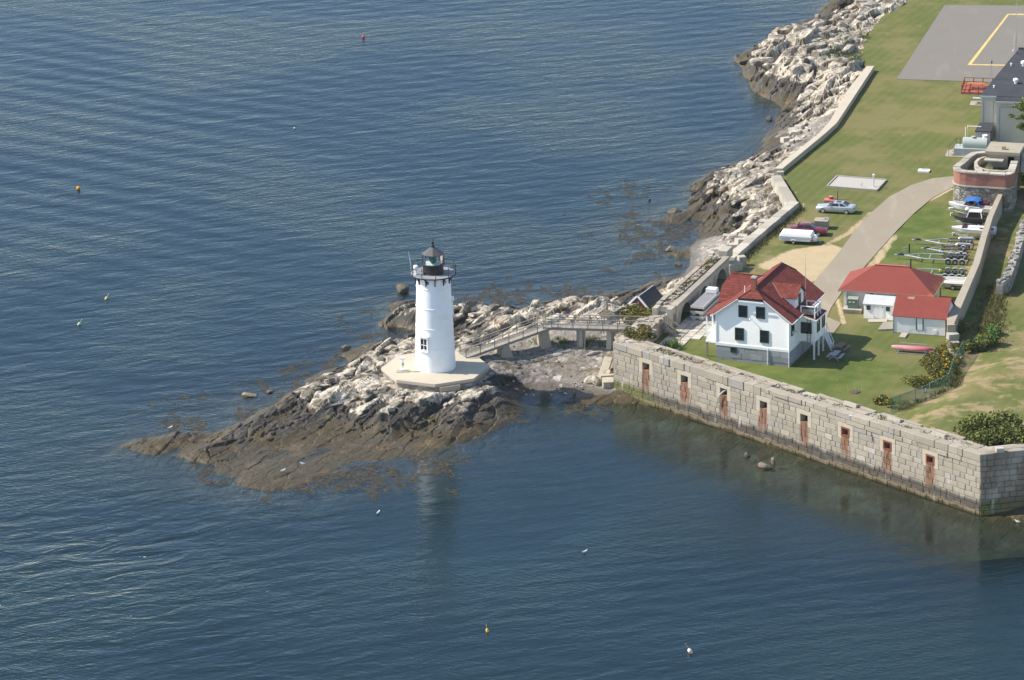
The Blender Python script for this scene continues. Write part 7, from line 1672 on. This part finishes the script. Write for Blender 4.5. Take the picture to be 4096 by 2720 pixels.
for k in range(60): t = rr.random(); a = FP[3]*(1-t)+FP[7]*t; P_.append((a[0]+rr.gauss(0, .2), a[1]-.2, lz(a[0], a[1])))
tufts(m, P_, rr, .38, 7, .3); o = m.build('rough_grass', leaf_mat('rough_grass_leaf', (.085, .09, .028), (.25, .22, .085), (.5, .32, .03), .985), fix=False); o['kind'] = 'stuff'
m = MB(); P_ = []
for (px_, py_, n) in ((1180, 700, 12), (1110, 680, 6), (1400, 710, 14), (1490, 695, 9), (1600, 712, 6), (1700, 640, 12), (870, 690, 4)):
    for k in range(n): q = at(*S('br', px_+rr.gauss(0, 40), py_+rr.gauss(0, 12)), 3.2); P_.append((q[0], q[1], tz(q[0], q[1])))
for (px_, py_, n) in ((3350, 225, 60), (3430, 240, 40), (3470, 150, 40), (3400, 210, 40), (3330, 150, 16)):
    for k in range(n): q = at(px_+rr.gauss(0, 30), py_+rr.gauss(0, 12), 4.2); P_.append((q[0], q[1], tz(q[0], q[1])))
tufts(m, P_, rr, .32, 12, .3); o = m.build('beach_plants', leaf_mat('beach_plant_leaf', (.05, .085, .02), (.16, .19, .05)), fix=False); o['kind'] = 'stuff'
m = MB()
p = G('fw', 700, 450, YARD); P_ = [(p[0]+rr.gauss(0, .5), p[1]+rr.gauss(0, .6), YARD) for k in range(26)]
tufts(m, P_, rr, .9, 12, .2); o = m.build('tall_weeds', M_leafC, fix=False); o['kind'] = 'stuff'
# raised garden ring on the lawn
q = on_lawn(*S('fe', 490, 378)); gr_ = thing('garden_frame', 'small plant bed with thin wire stakes on the lawn', 'plant bed', tuple(q)); b = MB(); b.lathe([(.75, -.05), (.6, .12), (.01, .2)], 14); b.build('soil_mound', plain('soil', (.10, .08, .045), .95, .3), gr_)
b = MB()
for k in range(4): b.tube([(.75*math.cos(k*1.57), .75*math.sin(k*1.57), 0), (.75*math.cos(k*1.57), .75*math.sin(k*1.57), .9)], .015, 4)
b.build('wire_stakes', M_steel, gr_)

# ================================================================== boulders and blocks
def boulder(name, label, px, py, dims, mat, z=None, rz=None, seed=0, cat='boulder', group=None, sink=.25, src=True, blocky=False):
    P = at(px*VS, py*VS, z or 0) if z is not None else None
    if P is None:
        zz = .3
        for _ in range(6): P = at(px*VS, py*VS, zz); zz = max(tz(P[0], P[1]), -.1)
        P[2] = zz
    rr = random.Random(seed*7+3); bm = bmesh.new()
    if blocky: bmesh.ops.create_cube(bm, size=1); bmesh.ops.subdivide_edges(bm, edges=bm.edges[:], cuts=2, use_grid_fill=True)
    else: bmesh.ops.create_icosphere(bm, subdivisions=3, radius=.55)
    planes = [(Vector((rr.gauss(0, 1), rr.gauss(0, 1), rr.gauss(0, .8))).normalized(), rr.uniform(.20, .38)) for _ in range(12)]
    for v in bm.verts:
        if not blocky:
            for nrm, d in planes:
                k = v.co.dot(nrm)
                if k > d: v.co -= nrm*(k-d)*.92
        v.co += Vector((rr.gauss(0, 1), rr.gauss(0, 1), rr.gauss(0, 1)))*(.012 if not blocky else .02)
        v.co = Vector((v.co.x*dims[0], v.co.y*dims[1], v.co.z*dims[2]))
    me = bpy.data.meshes.new(name); bm.to_mesh(me); bm.free(); me.materials.append(mat)
    o = bpy.data.objects.new(name, me); COL.objects.link(o); o.location = (P[0], P[1], P[2]+dims[2]*(.36-sink)); o.rotation_euler = (rr.uniform(-.15, .15), rr.uniform(-.15, .15), rz if rz is not None else rr.uniform(0, 3.1))
    return tag(o, label, cat, group)
M_bould = plain('pale_boulder', (.44, .40, .335), .9, .22, 1.2, .6, 4, dirt=(.28, .25, .21), dscale=.9); M_bdark = plain('dark_wet_boulder', (.10, .085, .062), .8, .35, 1.5, .7, 4, dirt=(.19, .145, .07), dscale=1.1)
M_btan = plain('tan_boulder', (.24, .19, .125), .85, .3, 1.5, .6, 4, dirt=(.11, .09, .06), dscale=.9)
ISL = [(930, 672, (2.2, 2.4, 1.3), M_bdark, 'brown rock standing alone in the water left of the lighthouse tower'), (797, 805, (1.3, 1.4, 1.1), M_bdark, 'small dark rock in water at the left of the lighthouse islet'),
       (572, 912, (1.9, 2.0, .6), M_btan, 'low brown rock awash left of the main ledge'), (620, 904, (1.0, .9, .4), M_bdark, 'tiny dark rock awash beside the low brown one'),
       (1555, 494, (2.6, 2.4, 1.1), M_bdark, 'dark rock surrounded by weed off the north shore'), (1545, 577, (1.3, 1.6, .8), M_btan, 'round tan rock in the weedy shallows off the small beach'),
       (1567, 611, (1.2, 1.0, .5), M_bdark, 'small dark rock just off the small beach waterline'), (1775, 277, (1.9, 1.0, .6), M_bdark, 'long dark rock awash below the long concrete wall'),
       (1723, 1053, (.9, .9, .8), M_bdark, 'small black rock awash in front of the sea wall'), (1528, 937, (1.2, 1.0, .6), plain('orange_rock', (.36, .20, .08), .9, .3), 'small orange rock at the foot of the sea wall'),
       (1498, 461, (.5, .5, .4), M_bdark, 'tiny black rock far off the north shore'), (1700, 136, (1.7, 1.4, 1.5), M_bdark, 'dark pointed rock off the far ledges'), (1795, 76, (2.2, 2.0, 1.8), M_btan, 'big squarish brown boulder at the tip of the far white ledge'),
       (1812, 68, (2.2, 1.8, 1.7), M_bdark, 'big dark boulder behind the squarish brown one'), (1886, 44, (1.6, 1.4, 1.1), M_btan, 'brown boulder in water at the top of the photo')]
for i, (px_, py_, dm_, mt, lab) in enumerate(ISL): boulder('water_rock', lab, px_, py_, dm_, mt, z=0.0, seed=i+50, sink=.18, group='rocks standing in the water')
boulder('granite_block', 'tan angular block lying in the shallows in front of the sea wall', 1768, 1078, (1.9, 1.0, .75), M_btan, z=0.0, rz=-.3, seed=91, cat='stone block', sink=.15)
boulder('granite_block', 'tilted pointed block leaning beside the tan angular one in the shallows', 1783, 1071, (.7, .9, 1.2), M_btan, z=0.0, rz=.5, seed=92, cat='stone block', sink=.1)
boulder('pale_boulder', 'rounded pale boulder on dark rock left of the platform', 878, 826, (1.7, 1.5, 1.2), M_bould, seed=93)
WB = [(1376, 885, (2.4, 1.8, 1.5), .4, 'large angular concrete lump at the foot of the wall corner'), (1395, 850, (1.0, 3.2, .5), -.4, 'long leaning concrete slab against the wall corner'), (1404, 868, (1.4, 1.2, 1.2), .8, 'rounded lump between the leaning slab and the wall corner'),
      (1405, 885, (1.6, 1.3, .9), .1, 'flat block lying right against the wall corner'), (1362, 866, (2.0, 2.2, 1.2), 1.0, 'dark weathered lump on the beach side of the leaning slab'), (1400, 838, (1.8, 1.2, .8), .2, 'pale topmost slab of the pile at the wall corner')]
M_brk = plain('broken_concrete', (.42, .37, .28), .9, .2, 1.2, .6, 4, dirt=(.16, .14, .11), dscale=.8)
for i, (px_, py_, dm_, rz_, lab) in enumerate(WB):
    o = boulder('broken_concrete', lab, px_, py_, dm_, M_brk, rz=rz_, seed=120+i, cat='concrete lump', group='broken concrete by the wall corner', blocky=i in (1, 3, 5), sink=.1)
    if i == 1: o.rotation_euler = (.6, .1, -.3); o.location.z += .5
rr = random.Random(200)
NB = [(1640, 590), (1652, 585), (1668, 572), (1680, 562), (1692, 570), (1700, 552), (1712, 545), (1722, 552), (1735, 535), (1745, 528), (1706, 560), (1690, 548), (1760, 512), (1775, 505), (1660, 580), (1648, 598), (1640, 605), (1730, 522), (1678, 548), (1755, 525), (1664, 596)]
for i, (px_, py_) in enumerate(NB): boulder('shore_stone', 'tumbled pale granite stone on the slope below the granite shore wall', px_, py_, (rr.uniform(.8, 1.9), rr.uniform(.7, 1.3), rr.uniform(.6, 1.0)), M_bould, seed=210+i, cat='stone', group='tumbled stones below the granite shore wall', blocky=i % 2 == 0)
NB = [(1812, 325), (1820, 318), (1835, 312), (1845, 305), (1826, 330), (1852, 318), (1838, 325), (1860, 300), (1815, 338), (1870, 292), (1842, 296), (1856, 290), (1830, 300)]
for i, (px_, py_) in enumerate(NB): boulder('shore_stone', 'grey granite stone on the shingle below the long concrete wall', px_, py_, (rr.uniform(.8, 1.8), rr.uniform(.6, 1.2), rr.uniform(.5, .9)), M_bould, seed=240+i, cat='stone', group='stones on the shingle below the concrete wall', blocky=i % 2 == 0)
for i in range(70):
    px_, py_ = rr.uniform(1160, 1410), rr.uniform(800, 880)
    boulder('beach_stone', 'loose stone lying on the shingle beach by the footbridge', px_, py_, (rr.uniform(.25, .6),)*2+(rr.uniform(.2, .35),), rr.choice([M_bould, M_bould, M_btan, M_bdark]), seed=300+i, cat='stone', group='loose stones on the beach')
M_drift = plain('driftwood', (.40, .37, .33), .9, .2, 3)
p = at(*S('gt', 180, 150), 3.4); b = MB(); b.tube([(p[0], p[1], 3.7), (p[0]+1.6, p[1]+.9, 3.9), (p[0]+3.0, p[1]+1.4, 4.1)], [.22, .25, .16], 8); tag(b.build('driftwood_log', M_drift), 'bleached driftwood log by the brick oil house corner', 'log')
p = G('br', 1425, 850, 2.2); q = G('br', 1565, 785, 2.8); b = MB(); b.tube([(p[0], p[1], tz(p[0], p[1])+.05), ((p[0]+q[0])/2, (p[1]+q[1])/2, tz((p[0]+q[0])/2, (p[1]+q[1])/2)+.15), (q[0], q[1], tz(q[0], q[1])+.1)], [.12, .2, .1], 7); tag(b.build('driftwood_log', M_drift), 'grey driftwood log lying alone in the middle of the beach', 'log')
b = MB(); q0 = on_lawn(*S('se', 960, 1345)); b.cbox((q0[0], q0[1]+.4, YARD+.55), (.95, .9, 1.3), .3); tag(b.build('granite_block', M_gran, bevel=.05), 'pale granite block standing on the grass behind the house', 'stone block')
b = MB(); q0 = on_lawn(*S('se', 870, 1400)); b.cbox((q0[0], q0[1]+.6, YARD+.4), (1.9, 1.6, 1.2), .5); tag(b.build('granite_block', M_gran, bevel=.06), 'rough granite lump at the end of the arched wall, behind the house', 'stone block')
b = MB(); q0 = G('se', 790, 1190, 6.6); b.cbox((q0[0], q0[1]+.3, 6.3), (2.2, 1.2, 1.2), AANG); tag(b.build('granite_block', M_gran, bevel=.05), 'squared granite block sitting on the far end of the arched wall', 'stone block')
for i, (px_, py_, lab) in enumerate(((465, 480, 'upturned coping slab at the inner edge of the sea wall, the leftmost of three'), (855, 615, 'upturned coping slab at the inner edge of the sea wall, the middle of three'), (1255, 750, 'upturned coping slab at the inner edge of the sea wall, the rightmost of three'))):
    q0 = G('fe', px_, py_, 6.9); b = MB(); b.cbox((q0[0], q0[1], 6.75), (1.7, .9, .5), WANG+.2, (-.35, .1)); tag(b.build('coping_slab', M_gran, bevel=.04), lab, 'stone slab', 'upturned slabs on the sea wall')
q0 = G('fe', 1790, 905, 7.0); b = MB(); b.cbox((q0[0], q0[1], 7.15), (.9, .6, .5), .1); tag(b.build('granite_block', M_bould, bevel=.05), 'small pale stone on top of the shaded return wall', 'stone block')
# hose hanging out of the third gun port
e = EMB[2]; b = MB(); b.tube([(e+.2, .3, 4.75), (e+.05, -.15, 4.6), (e-.25, -.35, 4.2), (e-.38, -.3, 3.5), (e-.38, -.18, 2.9)], .09, 8)
b.v = [tuple(Matrix.Rotation(WANG, 3, 'Z') @ Vector(v)+Vector((WL[0], WL[1], 0))) for v in b.v]; tag(b.build('drain_hose', plain('hose_grey', (.45, .47, .43), .6)), 'pale curved hose hanging out of the third gun port', 'hose')

# ================================================================== buoys and gulls
M_obuoy = plain('orange_buoy', (.75, .27, .02), .4, .05); M_pbuoy = plain('pink_buoy', (.78, .03, .08), .4); M_ybuoy = plain('yellow_buoy', (.72, .50, .12), .5); M_gbuoy = plain('green_white_buoy', (.45, .62, .35), .5); M_wbuoy = plain('white_buoy', (.8, .82, .82), .4)
def ball_buoy(label, px, py, r, mat):
    P = V(px, py, 0); t = thing('mooring_buoy', label, 'buoy', (P[0], P[1], 0), 0, 'mooring buoys')
    b = MB(); b.ball((0, 0, r*.75), r, 18, 12); b.build('float', mat, t, smooth=60)
    b = MB(); b.tube([(0, 0, r*1.7), (.0, .0, r*1.9)], r*.16, 8); b.build('eye', M_black, t)
ball_buoy('round orange mooring buoy floating at the left of the photo', 181, 437, .27, M_obuoy); ball_buoy('round pink-red mooring buoy floating near the top', 838, 87, .22, M_pbuoy); ball_buoy('small peach-coloured mooring buoy below the pink-red one', 679, 297, .14, plain('peach_buoy', (.75, .48, .34), .5))
def pot_buoy(label, px, py, mat, mat2, ang, s_=1.0):
    P = V(px, py, 0); t = thing('lobster_buoy', label, 'buoy', (P[0], P[1], .02), 0, 'lobster pot buoys'); t.rotation_euler = (0, ang, 0); t.scale = (s_,)*3
    b = MB(); b.lathe([(.03, -.25), (.10, -.15), (.15, .05), (.15, .25), (.05, .36)], 12); b.build('float', mat, t, smooth=50)
    b = MB(); b.lathe([(.152, .04), (.154, .05), (.154, .14), (.152, .15)], 12, caps=False); b.build('band', mat2, t)
    b = MB(); b.tube([(0, 0, .34), (0, 0, .85)], .025, 5); b.build('stick', mat2, t)
pot_buoy('yellow lobster buoy tilted right, the upper of the two left of the islet', 244, 690, M_ybuoy, M_gbuoy, .5); pot_buoy('green-tinted lobster buoy tilted right, lower of the two left of the islet', 181, 749, M_gbuoy, M_ybuoy, .6)
pot_buoy('orange and yellow lobster buoy floating upright near the bottom', 1124, 1457, plain('amber_buoy', (.75, .42, .05), .5), M_ybuoy, -.15); pot_buoy('white lobster buoy with long orange stick near the bottom', 1593, 1505, M_wbuoy, M_obuoy, -.5, 1.35)
def gull(label, P, rz):
    t = thing('gull', label, 'gull', P, rz, 'gulls resting on the rocks')
    b = MB(); rings = []
    for x, r, z in ((-.30, .012, .20), (-.22, .05, .20), (-.05, .10, .21), (.08, .105, .23), (.17, .07, .28), (.21, .05, .34), (.24, .058, .38), (.29, .045, .385), (.32, .012, .375)):
        rings.append([(x, r*math.cos(a), z+r*math.sin(a)) for a in np.linspace(0, 2*math.pi, 11)[:-1]])
    b.loft(rings); b.build('body', M_wbuoy, t, smooth=60)
    for s_ in (-1, 1):
        b = MB(); b.add([(.12, s_*.10, .27), (-.1, s_*.115, .22), (-.36, s_*.03, .20), (-.12, s_*.06, .31), (.1, s_*.06, .33)], [(0, 1, 2, 3, 4)]); b.build('wing', plain('gull_wing_grey', (.38, .39, .41), .6), t)
        b = MB(); b.tube([(.0, s_*.04, .14), (.0, s_*.04, 0)], .008, 4); b.build('leg', M_ybuoy, t)
    b = MB(); b.tube([(.31, 0, .375), (.39, 0, .36)], [.014, .004], 5); b.build('beak', M_ybuoy, t)
for px_, py_, lab, r_ in ((392, 990, 'white gull standing on the dark tip of the reef', .3), (652, 1089, 'white gull on the weed flat, the left one of two', 0.2), (698, 1073, 'white gull on the weed flat, the right one of two', 3.0), (872, 1186, 'white gull resting on the water below the reef', 1.0), (1348, 1276, 'white gull floating alone in the bay', .3), (1958, 965, 'white gull standing on the sea wall top', .2), (2346, 1207, 'white gull on the dark rocks below the return wall', 2.8)):
    z = 7.0 if py_ == 965 else 0.2
    for _ in range(5):
        P = V(px_, py_, z)
        if z < 6: z = max(tz(P[0], P[1]), -.08)
    gull(lab, (P[0], P[1], z), r_)

# ================================================================== thin summer haze
hb = MB(); hb.box(-900, 900, -60, 1500, -12, 185); hz = hb.build('haze', bpy.data.materials.new('thin_haze')); hz['kind'] = 'stuff'
hm = hz.data.materials[0]; hm.use_nodes = True; hm.node_tree.nodes.clear(); ho_ = hm.node_tree.nodes.new('ShaderNodeOutputMaterial'); hv = hm.node_tree.nodes.new('ShaderNodeVolumePrincipled')
hv.inputs['Color'].default_value = (.80, .88, 1.0, 1); hv.inputs['Density'].default_value = 0.00003; hv.inputs['Anisotropy'].default_value = 0.2
hm.node_tree.links.new(hv.outputs[0], ho_.inputs['Volume'])
